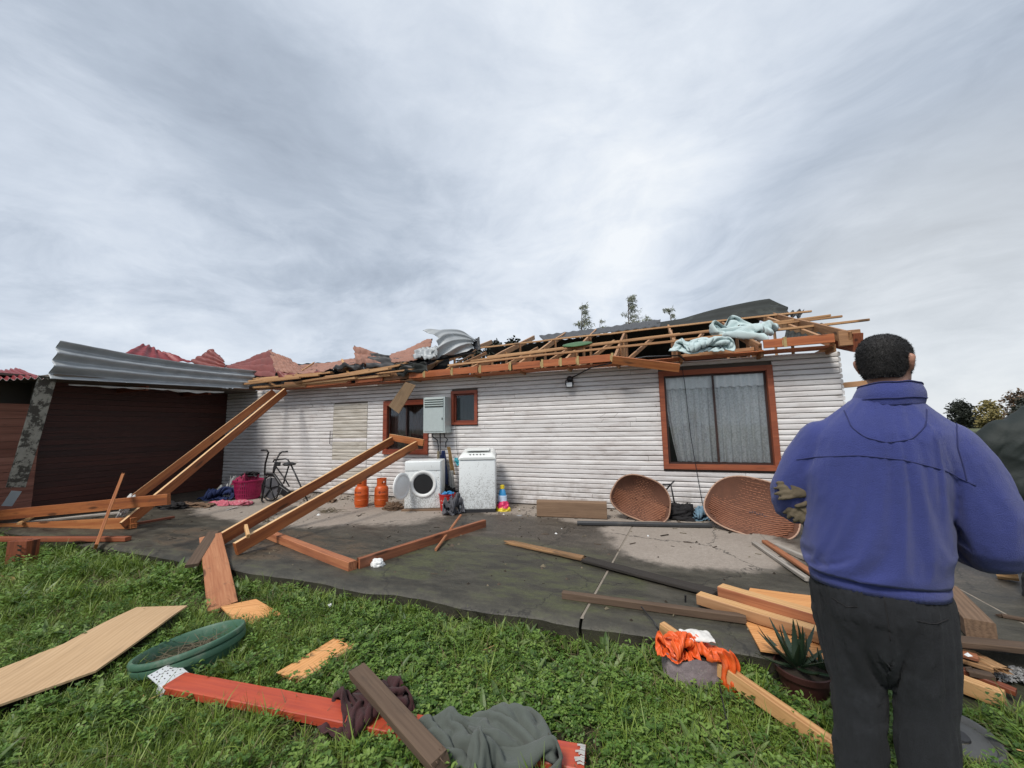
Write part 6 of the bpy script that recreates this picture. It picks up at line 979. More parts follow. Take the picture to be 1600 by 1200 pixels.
# ------------------------------------------------------------------ things fixed to or standing along the white wall
# steel cabinet of the water heater, with pipes
x0, z0 = wl(661, 677, -.28).xz; x1, z1 = wl(695, 619.5, -.28).xz
cab = hthing('heater_cabinet', 'grey steel louvred heater cabinet hung beside the small window', 'cabinet', x0, 0, z0)
wd, ht = x1 - x0, z1 - z0
b = MB(); b.rbox(0, wd, -.28, -.03, 0, ht, .006, seg=1); b.build('body', M_GALV, cab)
b = MB(); b.rbox(.028, wd - .028, -.290, -.281, .03, ht * .70, .004, seg=1); d_ = b.build('door', M_GALV, cab)
b = MB(); b.box(wd - .055, wd - .04, -.298, -.291, ht * .36, ht * .42); b.build('latch', M_BLACK, d_)
for i in range(4):
    zz = ht * (.735 + .062 * i); b = MB(); b.add([V((.03, -.282, zz)), V((wd - .03, -.282, zz)), V((wd - .03, -.312, zz + .012)), V((.03, -.312, zz + .012)), V((wd - .03, -.282, zz + .034)), V((.03, -.282, zz + .034))], [(0, 1, 2, 3), (3, 2, 4, 5), (0, 3, 5), (1, 4, 2)]); b.build('louvre', M_GALV, cab)
    b = MB(); b.box(.035, wd - .035, -.283, -.2805, zz - .012, zz - .002); b.build('louvre_slot', M_DRUM, cab)
for px, pts in ((0, [(.10, 0), (.09, -.06), (.20, -.14), (.22, -.25), (.22, -.62)]), (1, [(.27, 0), (.27, -.75)]), (2, [(.36, 0), (.38, -.08), (.44, -.12), (.40, -.18), (.40, -.27)])):
    b = MB(); b.tube([(x, -.10 - .015 * px, z) for x, z in pts], [.011] * len(pts), 8); b.build('pipe', M_RUBBER if px != 1 else M_PIPE, cab, smooth=True)
b = MB(); b.tube([(.22, -.10, -.34), (.22, -.10, -.70)], .022, 8); b.build('pipe_lagging', M_STRAW, cab, smooth=True)
# floodlight and its cable
c = wl(890, 601, -.10)
fl = hthing('floodlight', 'small black floodlight with white lens under the eave', 'floodlight', c.x, 0, c.z)
b = MB(); b.rbox(-.062, .062, -.125, -.085, -.05, .05, .008); b.build('housing', M_BLACK, fl)
b = MB(); b.box(-.047, .047, -.128, -.1255, -.036, .034); b.build('lens', M_LENS, fl)
b = MB(); b.tube([(-.068, -.10, 0), (-.07, -.08, .07), (-.01, -.05, .10), (.05, -.08, .07), (.068, -.10, 0)], .009, 6); b.lathe([(.0, 0), (.05, 0), (.055, .02), (.035, .04), (0, .045)], 14, M=Matrix.Translation((-.005, -.03, .10)) @ Matrix.Rotation(R(90), 4, 'X')); b.build('bracket', M_BLACK, fl, smooth=40)
q0 = HM.inverted() @ V((0, 0, 0)); b = MB(); b.tube([(0, -.05, .11), (.14, -.05, .17), (.40, -.30, .235), (.9, -.36, .30), (1.25, -.39, .33), (1.7, -.40, .31), (1.78, -.38, .24)], .011, 6); b.build('cable', M_BLACK, fl, smooth=True)
# loose wires hanging in front of the large window and elsewhere
def wire(label, pts, r=.005, name='wire', mat=None, sag=None):
    c = sum((V(p) for p in pts), V()) / len(pts); b = MB(); b.tube([V(p) - c for p in pts], r, 6)
    o = b.build(name, mat or M_BLACK, smooth=True); o.matrix_world = HM @ Matrix.Translation(c); return tag(o, label, 'wire')
wire('thin black wire hanging across the left pane of the large window', [wl(1066, 575, -.10), wl(1070, 600, -.09), wl(1079, 680, -.09), wl(1088, 733, -.08), wl(1099, 795, -.10)])
wire('thin black wire hanging down from the small window to the washing machine', [wl(712, 662, -.05), wl(713, 690, -.05), wl(715, 712, -.05)], .004)
wire('short loose wire on the wall above the right basket', [wl(1140, 746, -.05), wl(1152, 754, -.06), wl(1166, 764, -.05), wl(1190, 770, -.05)], .004)
# fallen fascia hanging off the eave above the large window
beam('fascia_board', HM @ wl(957, 562, -.42), HM @ wl(1062, 575, -.46), .028, .13, W_ORANGE, 'bright orange fascia board hanging loose over the corner of the large window', 'board', up=HM.to_3x3() @ V((0, -.5, 1)), seed=4, seg=6)
# brown board dangling over the dark window
pts = [wl(634, 597, -.40), wl(650, 602, -.42), wl(624, 646, -.20), wl(608, 634, -.20)]
slab_poly('board', [HM @ p for p in pts], .018, W_PLYGREY, 'short brown board dangling from the eave over the dark window', 'board', foot=False)
# tap above the washing machine
c = wl(739, 712, -.08); tp_ = hthing('wall_tap', 'dark tap on the wall above the washing machine', 'tap', c.x, 0, c.z)
b = MB(); b.tube([(-.03, 0, -.05), (-.03, -.08, -.03), (-.03, -.085, .04), (.03, -.085, .05), (.03, -.085, -.06)], .018, 8); b.build('spout', M_BLACK, tp_, smooth=True)
b = MB(); b.tube([(-.05, -.08, .06), (.0, -.08, .065)], .012, 6); b.build('tap_handle', M_BLACK, tp_, smooth=True)

# washing machine (top loader)
wx, wy = -.90, -.93
wm = hthing('washing_machine', 'mud-splashed white top-loading washing machine against the wall', 'washing machine', wx, wy, SZ, R(21))
W_, D_, H_ = .585, .56, .93
b = MB(); b.rbox(0, W_, 0, D_, .05, H_ - .10, .022); b.build('body', M_MUDWHITE, wm, smooth=50)
b = MB(); b.box(.012, W_ - .012, .012, D_ - .012, 0, .055); b.build('base', M_RUBBER, wm)
def wtop(u, v):
    x = W_ * u; z0_ = H_ - .10
    prof = [(-.012, 0), (-.016, .035), (.01, .075), (.07, .10), (.30, .125), (D_ - .06, .15), (D_, .13), (D_ + .004, 0)]
    t = v * (len(prof) - 1); i = min(int(t), len(prof) - 2); f = t - i
    y = prof[i][0] * (1 - f) + prof[i + 1][0] * f; z = prof[i][1] * (1 - f) + prof[i + 1][1] * f
    z *= (1 - .5 * max(0, abs(u - .5) * 2 - .86) / .14)
    return (x, y, z0_ + .002 + z)
b = MB(); b.grid(wtop, 20, 28); top = b.build('top_cover', M_WHITE, wm, smooth=50)
b = MB(); b.rbox(.13, W_ - .13, .012, .075, H_ - .03, H_ - .012, .006, M=Matrix.Translation((0, 0, 0))); pn = b.build('control_panel', M_PLASTW, wm)
for k in range(5):
    b = MB(); b.lathe([(.0, .012), (.010, .012), (.012, 0)], 10, M=Matrix.Translation((.18 + .055 * k, .014, H_ - .021)) @ Matrix.Rotation(R(70), 4, 'X')); b.build('button', M_RUBBER if k in (1, 2) else M_PIPE, pn)
b = MB(); b.rbox(.10, W_ - .10, .13, .46, H_ + .028, H_ + .042, .008, M=Matrix.Rotation(R(4), 4, 'X')); b.build('lid', M_WHITE, wm)
# dryer with its round door open
dx_, dy_ = -1.87, -1.02
dy = hthing('tumble_dryer', 'muddy white front-loading dryer with its round door hanging open', 'dryer', dx_, dy_, SZ, R(22))
W_, D_, H_ = .60, .50, .80
b = MB(); b.rbox(0, W_, 0, D_, .03, H_, .016); b.build('body', M_MUDWHITE, dy, smooth=50)
b = MB(); b.rbox(.006, W_ - .006, -.010, .02, H_ - .155, H_ - .008, .006); b.build('fascia_panel', M_MUDWHITE, dy, smooth=50)
Mf = Matrix.Translation((W_ * .52, -.004, .43)) @ Matrix.Rotation(R(90), 4, 'X')
b = MB(); b.lathe([(.215, -.01), (.218, .012), (.205, .020), (.178, .012), (.162, -.004), (.160, -.012)], 40, M=Mf); b.build('door_ring', M_PLASTW, dy, smooth=50)
b = MB(); b.lathe([(.160, .006), (.158, -.002), (.0, -.002)], 40, M=Mf); b.build('drum_opening', M_DRUM, dy, smooth=40)
Md = Matrix.Translation((.085, -.02, .43)) @ Matrix.Rotation(R(68), 4, 'Z') @ Matrix.Translation((-.215, 0, 0)) @ Matrix.Rotation(R(90), 4, 'X')
b = MB(); b.lathe([(0, -.012), (.20, -.012), (.212, 0), (.212, .018), (.195, .030), (.17, .030), (.155, .022), (.12, .034), (.085, .040), (.0, .044)], 40, M=Md); b.build('round_door', M_PLASTW, dy, smooth=40)
b = MB(); b.box(-.03, W_ + .06, -.06, D_, -.018, .026); b.build('plinth', M_STONE, dy)
# gas cylinders
def cylinder(px, py, label, rz):
    p = HI @ at_z(px, py, SZ); t = hthing('gas_cylinder', label, 'gas cylinder', p.x, p.y + .11, SZ, rz, 'gas cylinders by the wall'); r = .118
    prof = [(0, .035), (r * .95, .035), (r, .06), (r, .115), (r * 1.03, .12), (r * 1.03, .128), (r, .133), (r, .20), (r * 1.025, .205), (r * 1.025, .214), (r, .22), (r, .29), (r * .93, .328), (r * .72, .356), (r * .35, .37), (0, .372)]
    b = MB(); b.lathe(prof, 32); bd = b.build('tank', M_ORG, t, smooth=35)
    b = MB(); b.lathe([(r * .88, .0), (r * .90, .0), (r * .90, .05), (r * .88, .05), (r * .88, .0)], 28); b.build('foot_ring', M_ORG, t, smooth=35)
    b = MB(); n = 40
    for k in range(n):                           # collar with hand holes
        a0, a1 = 2 * math.pi * k / n, 2 * math.pi * (k + 1) / n; hole = (k % 13) in (3, 4, 5, 6)
        for z0_, z1_ in ((.350, .395), (.395, .435), (.435, .478)):
            if hole and z0_ == .395: continue
            for rr_ in (r * .66, r * .69): b.add([(rr_ * math.cos(a), rr_ * math.sin(a), z) for a, z in ((a0, z0_), (a1, z0_), (a1, z1_), (a0, z1_))], [(0, 1, 2, 3)])
    b.lathe([(r * .655, .474), (r * .70, .474), (r * .70, .484), (r * .655, .484), (r * .655, .474)], 40); b.build('collar', M_ORG, t, smooth=35)
    b = MB(); b.lathe([(.022, .37), (.022, .41), (.012, .415), (.012, .43), (.02, .432), (.02, .445), (0, .446)], 12); b.build('valve', M_STRAP, t, smooth=35)
    b = MB()                                     # round emblem and the worn word beside it, wrapped on the tank
    def pt(a, z): return (r * 1.004 * math.cos(a), r * 1.004 * math.sin(a), z)
    def quad(a0, a1, z0_, z1_):
        m_ = 3
        for i in range(m_):
            q0, q1 = a0 + (a1 - a0) * i / m_, a0 + (a1 - a0) * (i + 1) / m_; b.add([pt(q0, z0_), pt(q1, z0_), pt(q1, z1_), pt(q0, z1_)], [(0, 1, 2, 3)])
    ac = -math.pi / 2 - .20
    for i in range(14):
        a0, a1 = 2 * math.pi * i / 14, 2 * math.pi * (i + 1) / 14
        b.add([pt(ac - .22 + .17 * f * math.cos(a), .255 + .020 * f * math.sin(a)) for a, f in ((a0, .55), (a1, .55), (a1, 1), (a0, 1))], [(0, 1, 2, 3)])
    quad(ac - .27, ac - .20, .246, .264)
    x = ac + .02
    for wd_, bars in ((.10, 'l_'), (.10, 'o'), (.10, 'u'), (.10, 'n'), (.10, 'o'), (.10, 'l')):
        quad(x, x + .03, .243, .267)
        if bars in ('o', 'u', 'n'): quad(x + .06, x + .085, .243, .267)
        if bars in ('o', 'n'): quad(x + .03, x + .06, .260, .267)
        if bars in ('o', 'u', 'l_'): quad(x + .03, x + .07, .243, .249)
        x += .125
    b.build('printed_mark', M_INK, bd)
    return t
cylinder(557.5, 793.5, 'orange gas cylinder with print facing front, left one of the pair', R(10))
cylinder(589, 793, 'orange gas cylinder with print turned to the right, right one of the pair', R(48))

# between the machines: blue apron, rope, black bag, red bucket, grey clothes
def hang(name, label, cat, px0, py0, wtop_, px1, py1, wbot, mat, off=-.12, ph=0.0, thick=.02):
    a, c = wl(px0, py0, off), wl(px1, py1, off)
    def fn(u, v):
        p = a.lerp(c, v); wv = wtop_ + (wbot - wtop_) * v ** .8
        return p + V(((u - .5) * wv + .01 * MN.noise(V((v * 6, u * 2, ph))), .035 * math.sin(u * 19 + ph + v) * (.4 + .6 * v) - .03 * math.sin(u * math.pi), .03 * MN.noise(V((u * 4, ph, 1))) * v)) - a
    b = MB(); b.grid(fn, 44, 24); o = b.build(name, mat, smooth=True); o.matrix_world = HM @ Matrix.Translation(a); solid(o, .006); return tag(o, label, cat)
hang('apron', 'navy blue apron hanging on the wall between dryer and washing machine', 'apron', 693, 704, .05, 690, 758, .26, M_NAVY)
hang('rope_bundle', 'bundle of tan rope hanging beside the navy apron', 'rope', 701, 698, .04, 708, 742, .05, M_ROPE, -.16, 2.0)
hang('net_bag', 'pale net bag hanging behind the washing machine', 'bag', 705, 735, .08, 708, 765, .10, M_SACKW, -.2, 3.0)
blob('black_bag', 'black bag slumped over the red bucket beside the dryer', 'bag', wl(697, 775, -.30) + V((0, 0, -.06)), (.19, .13, .24), M_BLACKC, 3.3, .25, 24)
p = HI @ at_z(692, 800, SZ); bk_ = hthing('bucket', 'red plastic bucket holding a blue cloth between the machines', 'bucket', p.x, p.y + .13, SZ)
b = MB(); b.lathe([(0, .004), (.098, .004), (.10, .0), (.132, .255), (.140, .258), (.140, .27), (.128, .27), (.096, .01), (0, .01)], 28); bb = b.build('pail', M_REDP, bk_, smooth=35)
b = MB()
for row, (z0_, wds) in enumerate(((.165, (.05, .03, .05, .03)), (.105, (.03, .05)), (.07, (.04, .03, .03)))):
    a = -1.95 + .12 * row
    for wd_ in wds:
        rr_ = .102 + .125 * z0_ ; a2 = a + wd_ / rr_
        b.add([(rr_ * math.cos(q), rr_ * math.sin(q), z) for q, z in ((a, z0_), (a2, z0_), (a2, z0_ + .02), (a, z0_ + .02))], [(0, 1, 2, 3)]); a = a2 + .12
b.build('printed_mark', M_INKW, bb)
drape('cloth', 'turquoise blue cloth stuffed in the red bucket', 'cloth', 'maroon', hd(p.x + .01, p.y + .13, SZ + .22), (.25, .22, .10), M_BLUEP)
p = HI @ at_z(704, 806, SZ); drape('clothes_heap', 'grey and black clothes heaped against the washing machine', 'clothes', 'maroon', hd(p.x - .02, p.y + .12, SZ, 60), (.34, .26, .34), M_GREYK)
p = wl(712, 718, -.42); drape('cloth', 'small turquoise rag on the back corner of the washing machine', 'cloth', 'maroon', HM @ Matrix.Translation(p + V((-.01, .05, -.05))) @ Matrix.Rotation(R(60), 4, 'Y'), (.16, .12, .06), M_CYANP)
# detergent bottle and its bright bag
p = HI @ at_z(781, 800, SZ); bt = hthing('detergent_pouch', 'blue detergent bottle with yellow cap in pink and yellow packaging', 'detergent', p.x, p.y + .12, SZ, R(-20))
b = MB(); b.lathe([(0, .12), (.085, .12), (.082, .22), (.055, .32), (.035, .345), (0, .347)], 18, M=Matrix.Diagonal((1, .7, 1, 1))); b.build('bottle', M_BLUEP, bt, smooth=40)
b = MB(); b.lathe([(.0, .345), (.036, .345), (.036, .40), (.028, .405), (0, .405)], 16); b.build('cap', M_YELP, bt, smooth=40)
b = MB(); b.lathe([(.074, .14), (.0855, .15), (.0845, .235), (.07, .245)], 18, M=Matrix.Diagonal((1, .71, 1, 1))); b.build('label_band', M_BLUEL, bt, smooth=40)
blob('pink_pack', None, None, (0.01, 0, .05), (.115, .085, .11), M_PINKL, 1.2, .2, 18, parent=bt)
blob('yellow_pack', None, None, (0.0, 0, 0), (.14, .10, .09), M_YELP, 2.2, .2, 18, parent=bt)
# earthy block against the wall
p0, p1 = HI @ at_z(838, 808, SZ), HI @ at_z(948, 812.5, SZ)
hgt = .235
b0 = HM @ V((p0.x, p0.y + .07, SZ + hgt / 2 + .002)); b1_ = HM @ V((p1.x, p1.y + .07, SZ + hgt / 2 + .002))
beam('timber_block', b0, b1_, .14, hgt, M_STONE, 'thick earthy brown timber block lying on the concrete along the wall', 'timber', seg=10, ch=.014, warp=.003, seed=3)
# wicker shells
def wicker(name, label, cen, M, rx, ry, depth, mark=False, rows=22, spokes=54):
    t = thing('wicker_basket', label, 'basket', mw=M, group='wicker baskets against the wall')
    def rim(a):
        c, s = math.cos(a), math.sin(a); k = 2.6
        x = rx * math.copysign(abs(c) ** (2 / k), c); y = ry * math.copysign(abs(s) ** (2 / k), s)
        x *= 1 - .13 * (y / ry); return x, y
    def fn(u, v, inner=0.0):
        a = u * 2 * math.pi; x, y = rim(a); f = v
        z = -depth * (1 - f ** 2.6)
        wv = .0055 * math.sin(f * rows * math.pi) * (1 if int(u * spokes * 2) % 2 else -1)
        rb = .0045 * abs(math.sin(y * f * 3.14159 / .021))
        return (x * f, y * f, z + (wv if f > .12 else 0) + rb + inner)
    b = MB(); b.grid(fn, spokes * 2, rows * 3); sh = b.build('woven_shell', M_WICKD, t, smooth=True); solid(sh, .010, -1)
    pts = [V((*rim(2 * math.pi * k / 60), .004)) for k in range(61)]
    b = MB(); b.tube(pts, .011, 6, cap=False); b.build('rim', M_WICKR, t, smooth=True)
    b = MB()
    for k in range(27):
        y = -ry + (k + .5) * 2 * ry / 27; P_ = []
        for i in range(25):
            x = (i / 12 - 1) * rx; 
            rr_ = ((abs(x) / rx) ** 2.6 + (abs(y) / ry) ** 2.6) ** (1 / 2.6)
            if rr_ < .97: P_.append(V((x, y, -depth * (1 - rr_ ** 2.6) + .006 + .005 * ((i + k) % 2))))
        if len(P_) > 2: b.tube(P_, .0082, 5, cap=False)
    tag(b.build('weave_strands', M_WICKE, t, smooth=True), kind='stuff')
    if mark:
        b = MB()
        for k in range(11):
            x = -.02 + k * .027; zz = -depth + .022
            b.box(x, x + .016, -.03 + (k % 3) * .008, -.03 + (k % 3) * .008 + .022, zz, zz + .004)
        b.build('dark_woven_marks', M_INK, t)
    return t
c = at_z(1003, 816, SZ); ci = HI @ c
M1 = HM @ Matrix.Translation((ci.x, ci.y + .14, SZ + .305)) @ Matrix.Rotation(R(8), 4, 'Z') @ Matrix.Rotation(R(78), 4, 'X') @ Matrix.Rotation(R(-20), 4, 'Z')
wicker('b1', 'round brown wicker basket standing on its rim against the wall', c, M1, .40, .30, .17)
ci = HI @ at_z(1178, 838, SZ)
M2 = HM @ Matrix.Translation((ci.x + .05, ci.y + .30, SZ + .30)) @ Matrix.Rotation(R(-10), 4, 'Z') @ Matrix.Rotation(R(52), 4, 'X') @ Matrix.Rotation(R(-14), 4, 'Z')
wicker('b2', 'wide brown wicker basket with dark woven marks, tilted beside the man', c, M2, .50, .40, .17, True, 24, 60)
# black pipe in front of the baskets
beam('pipe', at_z(902, 821, SZ) + V((0, 0, .03)), at_z(1112, 825, SZ) + V((0, 0, .03)), .06, .06, M_PIPE, 'long black pipe lying on the concrete in front of the baskets', 'pipe', seg=10, ch=.018, warp=.001, seed=3)
p = HI @ at_z(1062, 814, SZ); blob('black_bag', 'black cloth bag lying behind the pipe between the baskets', 'bag', (p.x, p.y + .18, SZ), (.24, .16, .20), M_BLACKC, 7.3, .3, 30)
p = HI @ at_z(1096, 815, SZ); drape('denim_heap', 'faded blue denim bundle between the black bag and the wide basket', 'clothes', 'maroon', hd(p.x + .05, p.y + .16, SZ, 12), (.56, .34, .23), M_DENIM)
t = hthing('chair_frame', 'thin black metal frame poking up behind the round basket', 'frame', *wl(1045, 790, -.35))
q = wl(1045, 790, -.35)
for pts in (((1035, 757), (1048, 757)), ((1041, 765), (1048, 757), (1054, 751)), ((1048, 757), (1055, 792))):
    b = MB(); b.tube([wl(x, y, -.35) - q for x, y in pts], .011, 6); b.build('tube', M_BLACK, t, smooth=True)

# left end of the wall: exercise bike, basket of washing, sack, cloth
p0 = HI @ at_z(413, 783, SZ); off = p0.y
bike = hthing('exercise_bike', 'old black exercise bike standing against the white wall', 'exercise bike', p0.x, off, SZ)
def bp(px, py, d_=0.0): q = wl(px, py, off + d_); return V((q.x - p0.x, d_, q.z - SZ))
def bt_(name, pts, r, mat=M_BLACK): b = MB(); b.tube(pts, r, 8); return b.build(name, mat, bike, smooth=True)
bt_('handlebar', [bp(408.5, 703.5, -.2), bp(417, 703.5, -.2), bp(419.5, 707, -.18), bp(414.5, 725, -.1), bp(413.5, 740, 0), bp(414, 750, 0)], .016)
bt_('handlebar', [bp(449, 705.5, .22), bp(441, 706, .22), bp(437, 709, .2), bp(432, 718, .12), bp(428, 730, .05), bp(426.5, 745, .03)], .016)
bt_('console_rail', [bp(427, 722, 0), bp(428, 719, 0), bp(446, 717, .05), bp(450, 718.5, .05), bp(454, 726, .05)], .014)
b = MB(); b.rbox(-.06, .06, -.03, .03, -.04, .04, .015); o = b.build('console', M_PIPE, bike); o.matrix_local = Matrix.Translation(bp(433.5, 725, 0))
bt_('frame', [bp(415, 742), bp(413.5, 755), bp(411, 770), bp(409, 782)], .018)
bt_('frame', [bp(416, 741), bp(428, 741), bp(440, 758), bp(450, 776)], .026)
bt_('frame', [bp(426, 742), bp(432, 727)], .016)
bt_('frame', [bp(432, 730), bp(445, 748), bp(452, 760)], .012)
bt_('seat_post', [bp(451, 729), bp(445, 748), bp(443, 756)], .014)
bt_('rear_leg', [bp(455, 727), bp(463, 744), bp(470, 760), bp(480, 781)], .014)
bt_('foot', [bp(409, 782, -.2), bp(409, 782, .2)], .016); bt_('foot', [bp(480, 782, -.2), bp(480, 782, .2)], .016)
b = MB(); b.grid(lambda u, v: ((v * (.14 - .07 * max(0, math.cos(u * 6.2832)))) * math.cos(u * 6.2832), v * (.10 - .05 * max(0, -math.cos(u * 6.2832))) * math.sin(u * 6.2832), .03 * (1 - v ** 3)), 24, 6); o = b.build('seat', M_RUBBER, bike, smooth=True); o.matrix_local = Matrix.Translation(bp(452, 727)); solid(o, .03)
cw = bp(423, 763, .0); rw = .235
def wheel_ring(name, r0, t_, mat): b = MB(); b.tube([V((r0 * math.cos(a), 0, r0 * math.sin(a))) for a in [2 * math.pi * k / 36 for k in range(37)]], t_, 6, cap=False); o = b.build(name, mat, bike, smooth=True); o.matrix_local = Matrix.Translation(cw); return o
fw = wheel_ring('flywheel_rim', rw, .014, M_BLACK)
b = MB(); b.lathe([(0, -.008), (.20, -.008), (.20, .008), (0, .008)], 36, M=Matrix.Rotation(R(90), 4, 'X')); o = b.build('flywheel', M_GREYK, bike, smooth=40); o.matrix_local = Matrix.Translation(cw + V((0, .012, 0)))
for k in range(5):
    a = 2 * math.pi * k / 5 + .3; bt_('spoke', [cw + V((0, -.012, 0)), cw + V((rw * math.cos(a), -.012, rw * math.sin(a)))], .011)
b = MB(); b.rbox(-.14, .14, -.04, .04, -.07, .07, .02); o = b.build('chain_guard', M_BLACK, bike); o.matrix_local = Matrix.Translation(bp(444, 768, -.06)) @ Matrix.Rotation(R(25), 4, 'Y')
bt_('pedal', [bp(441, 764, -.1), bp(437, 772, -.1), bp(437, 772, -.18)], .015)

p = HI @ at_z(370, 782, SZ); wb = hthing('laundry_basket', 'magenta plastic laundry basket by the exercise bike', 'basket', p.x, p.y + .22, SZ)
b = MB(); n = 44
for k in range(n):
    a0, a1 = 2 * math.pi * k / n, 2 * math.pi * (k + 1) / n
    for j in range(8):
        z0_, z1_ = .03 + j * .04, .03 + (j + 1) * .04
        r0, r1 = .20 + .06 * z0_ / .36, .20 + .06 * z1_ / .36
        am = a0 + (a1 - a0) * .62
        b.add([(r0 * math.cos(a0), r0 * math.sin(a0), z0_), (r0 * math.cos(am), r0 * math.sin(am), z0_), (r1 * math.cos(am), r1 * math.sin(am), z1_), (r1 * math.cos(a0), r1 * math.sin(a0), z1_)], [(0, 1, 2, 3)])
        if j % 2 == 0: b.add([(r0 * math.cos(am), r0 * math.sin(am), z0_), (r0 * math.cos(a1), r0 * math.sin(a1), z0_), (r0 * 1.008 * math.cos(a1), r0 * 1.008 * math.sin(a1), z0_ + .016), (r0 * 1.008 * math.cos(am), r0 * 1.008 * math.sin(am), z0_ + .016)], [(0, 1, 2, 3)])
o = b.build('lattice_wall', M_PINKB, wb, fix=False); solid(o, .004)
b = MB(); b.lathe([(.255, .345), (.275, .350), (.278, .375), (.255, .378), (.255, .345)], 40); b.lathe([(0, .0), (.20, 0), (.205, .03), (0, .03)], 40); b.build('rim', M_PINKB, wb, smooth=35)
drape('clothes_heap', 'magenta and dark clothes piled in the magenta laundry basket', 'clothes', 'heap', hd(p.x, p.y + .22, SZ + .30, 40), (.52, .50, .24), M_PINKC)
drape('cloth', 'dark folded cloth on top of the magenta laundry', 'cloth', 'maroon', hd(p.x + .05, p.y + .2, SZ + .45, 15), (.36, .26, .10), M_BLACKC)
p = HI @ at_z(356, 788, SZ); drape('cloth', 'pink and white patterned cloth spread on the concrete before the laundry basket', 'cloth', 'grey', hd(p.x + .1, p.y + .02, SZ, 10), (1.05, .42, .10), M_CHECK)
p = HI @ at_z(330, 779, SZ); drape('sack', 'dull white sack slumped in the corner left of the laundry basket', 'sack', 'heap', hd(p.x + .05, p.y + .25, SZ, 150), (.95, .55, .46), M_SACKW)
p = HI @ at_z(337, 780, SZ); drape('clothes_heap', 'navy clothes spilling from the white sack', 'clothes', 'maroon', hd(p.x + .12, p.y - .02, SZ, 25), (.75, .32, .27), M_NAVY)
p = HI @ at_z(305, 790, SZ); drape('cloth', 'dark flattened rag on the concrete below the sack', 'cloth', 'maroon', hd(p.x, p.y, SZ, 4), (1.1, .34, .06), M_STONE)
p = HI @ at_z(268, 794, SZ); blob('shoe_heap', 'dark shoes and scraps on the concrete by the fallen beams', 'shoes', (p.x, p.y, SZ), (.30, .12, .09), M_BLACKC, 7.7, .45, 26, freq=4)
c = at_z(362, 795, SZ + .005); slab_poly('paper', [c + V(q) for q in ((-.07, -.09, 0), (-.01, -.10, .0), (.05, .09, .03), (-.01, .10, .0))], .003, M_PLASTW, 'scrap of white paper on the concrete below the laundry basket', 'paper', foot=False)
# ------------------------------------------------------------------ fallen timber on the concrete
def L_(px, py, off): return at_w(px, py, off)
UPV = V((0, 0, 1)); BG = 'fallen roof beams'
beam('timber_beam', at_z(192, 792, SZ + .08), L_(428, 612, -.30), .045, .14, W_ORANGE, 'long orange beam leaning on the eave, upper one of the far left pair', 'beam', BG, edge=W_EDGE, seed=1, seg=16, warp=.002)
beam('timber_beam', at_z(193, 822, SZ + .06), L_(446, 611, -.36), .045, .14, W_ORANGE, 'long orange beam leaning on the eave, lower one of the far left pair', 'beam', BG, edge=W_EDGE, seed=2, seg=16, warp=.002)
# ladder-like pair leaning on the dark window
lad = thing('joined_timbers', 'pair of orange beams with a cross piece leaning on the dark window', 'timber frame', at_z(360, 850, SZ), -TH)
a0, a1 = at_z(341, 845, SZ + .075), L_(613, 688, -.34)
c0, c1 = at_z(368, 858, SZ + .075), L_(651, 695, -.30)
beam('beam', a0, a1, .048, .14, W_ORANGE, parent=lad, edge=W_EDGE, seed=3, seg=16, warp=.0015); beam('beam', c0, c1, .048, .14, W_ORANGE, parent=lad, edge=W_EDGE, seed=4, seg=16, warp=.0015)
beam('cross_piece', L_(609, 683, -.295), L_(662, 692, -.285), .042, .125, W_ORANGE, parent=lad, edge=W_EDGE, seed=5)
beam('splinter', at_z(384, 822, SZ + .28), at_z(388, 838, SZ + .20), .03, .05, W_NEW, parent=lad, seed=6)
beam('dark_plank', at_z(334, 832, SZ + .16), at_z(299, 884, SZ + .02), .11, .03, W_DARK, 'short dark plank lying against the top of the rough orange board', 'plank', seed=7)
q0, q1 = at_z(329, 838, SZ + .14), at_z(349, 952, .03)
beam('rough_board', q0, q1, .205, .035, W_ROUGH, 'rough-sawn orange board sloping from the concrete down to the grass', 'board', seed=8, rag=.02, seg=12, foot=True, up=(.1, -.3, 1))
lf = thing('joined_timbers', 'two orange beams joined in a corner lying flat on the concrete', 'timber frame', at_z(550, 880, SZ), -TH)
k0, k1, k2 = at_z(417, 834, SZ + .045), at_z(551, 884, SZ + .045), at_z(757, 818, SZ + .045)
beam('beam', k0, k1, .085, .085, W_ORANGE2, parent=lf, seed=9, seg=12, warp=.002)
beam('beam', k1 + (k2 - k1).normalized() * .06, k2, .055, .105, W_ORANGE2, parent=lf, seed=10, seg=12, warp=.002)
beam('stick', at_z(681, 859, SZ + .02), at_z(720, 805, SZ + .12), .03, .03, W_ROUGH, 'thin pinkish stick passing under the corner of the flat beams', 'stick', seed=11, ch=.008)
# heap at the far left
beam('timber_beam', L_(-70, 812, -3.80), L_(264, 780, -3.05), .05, .15, W_ORANGE, 'topmost orange beam of the heap at the left edge', 'beam', BG, seed=12, seg=14, warp=.003)
beam('timber_beam', L_(-70, 830, -3.78), L_(214, 817, -3.10), .05, .15, W_ORANGE, 'lower orange beam of the left heap with a slanted end', 'beam', BG, seed=13, seg=14, warp=.003, rag=.08)
beam('timber_rail', at_z(-90, 842, SZ + .045), at_z(200, 842, SZ + .03), .08, .05, W_BROWN, 'thin red-brown rail at the bottom of the left heap', 'rail', seed=14, seg=10)
beam('timber_stake', at_z(150, 854, SZ + .0), L_(192, 741, -3.25), .032, .085, W_ORANGE, 'short orange stake standing tilted in the left heap', 'stake', seed=15, up=(.7, -.7, .2), rag=.04)
beam('grey_board', L_(5, 820, -3.55), L_(195, 800, -2.85), .12, .03, W_GREY, 'grey weathered board between the beams of the left heap', 'board', seed=16)
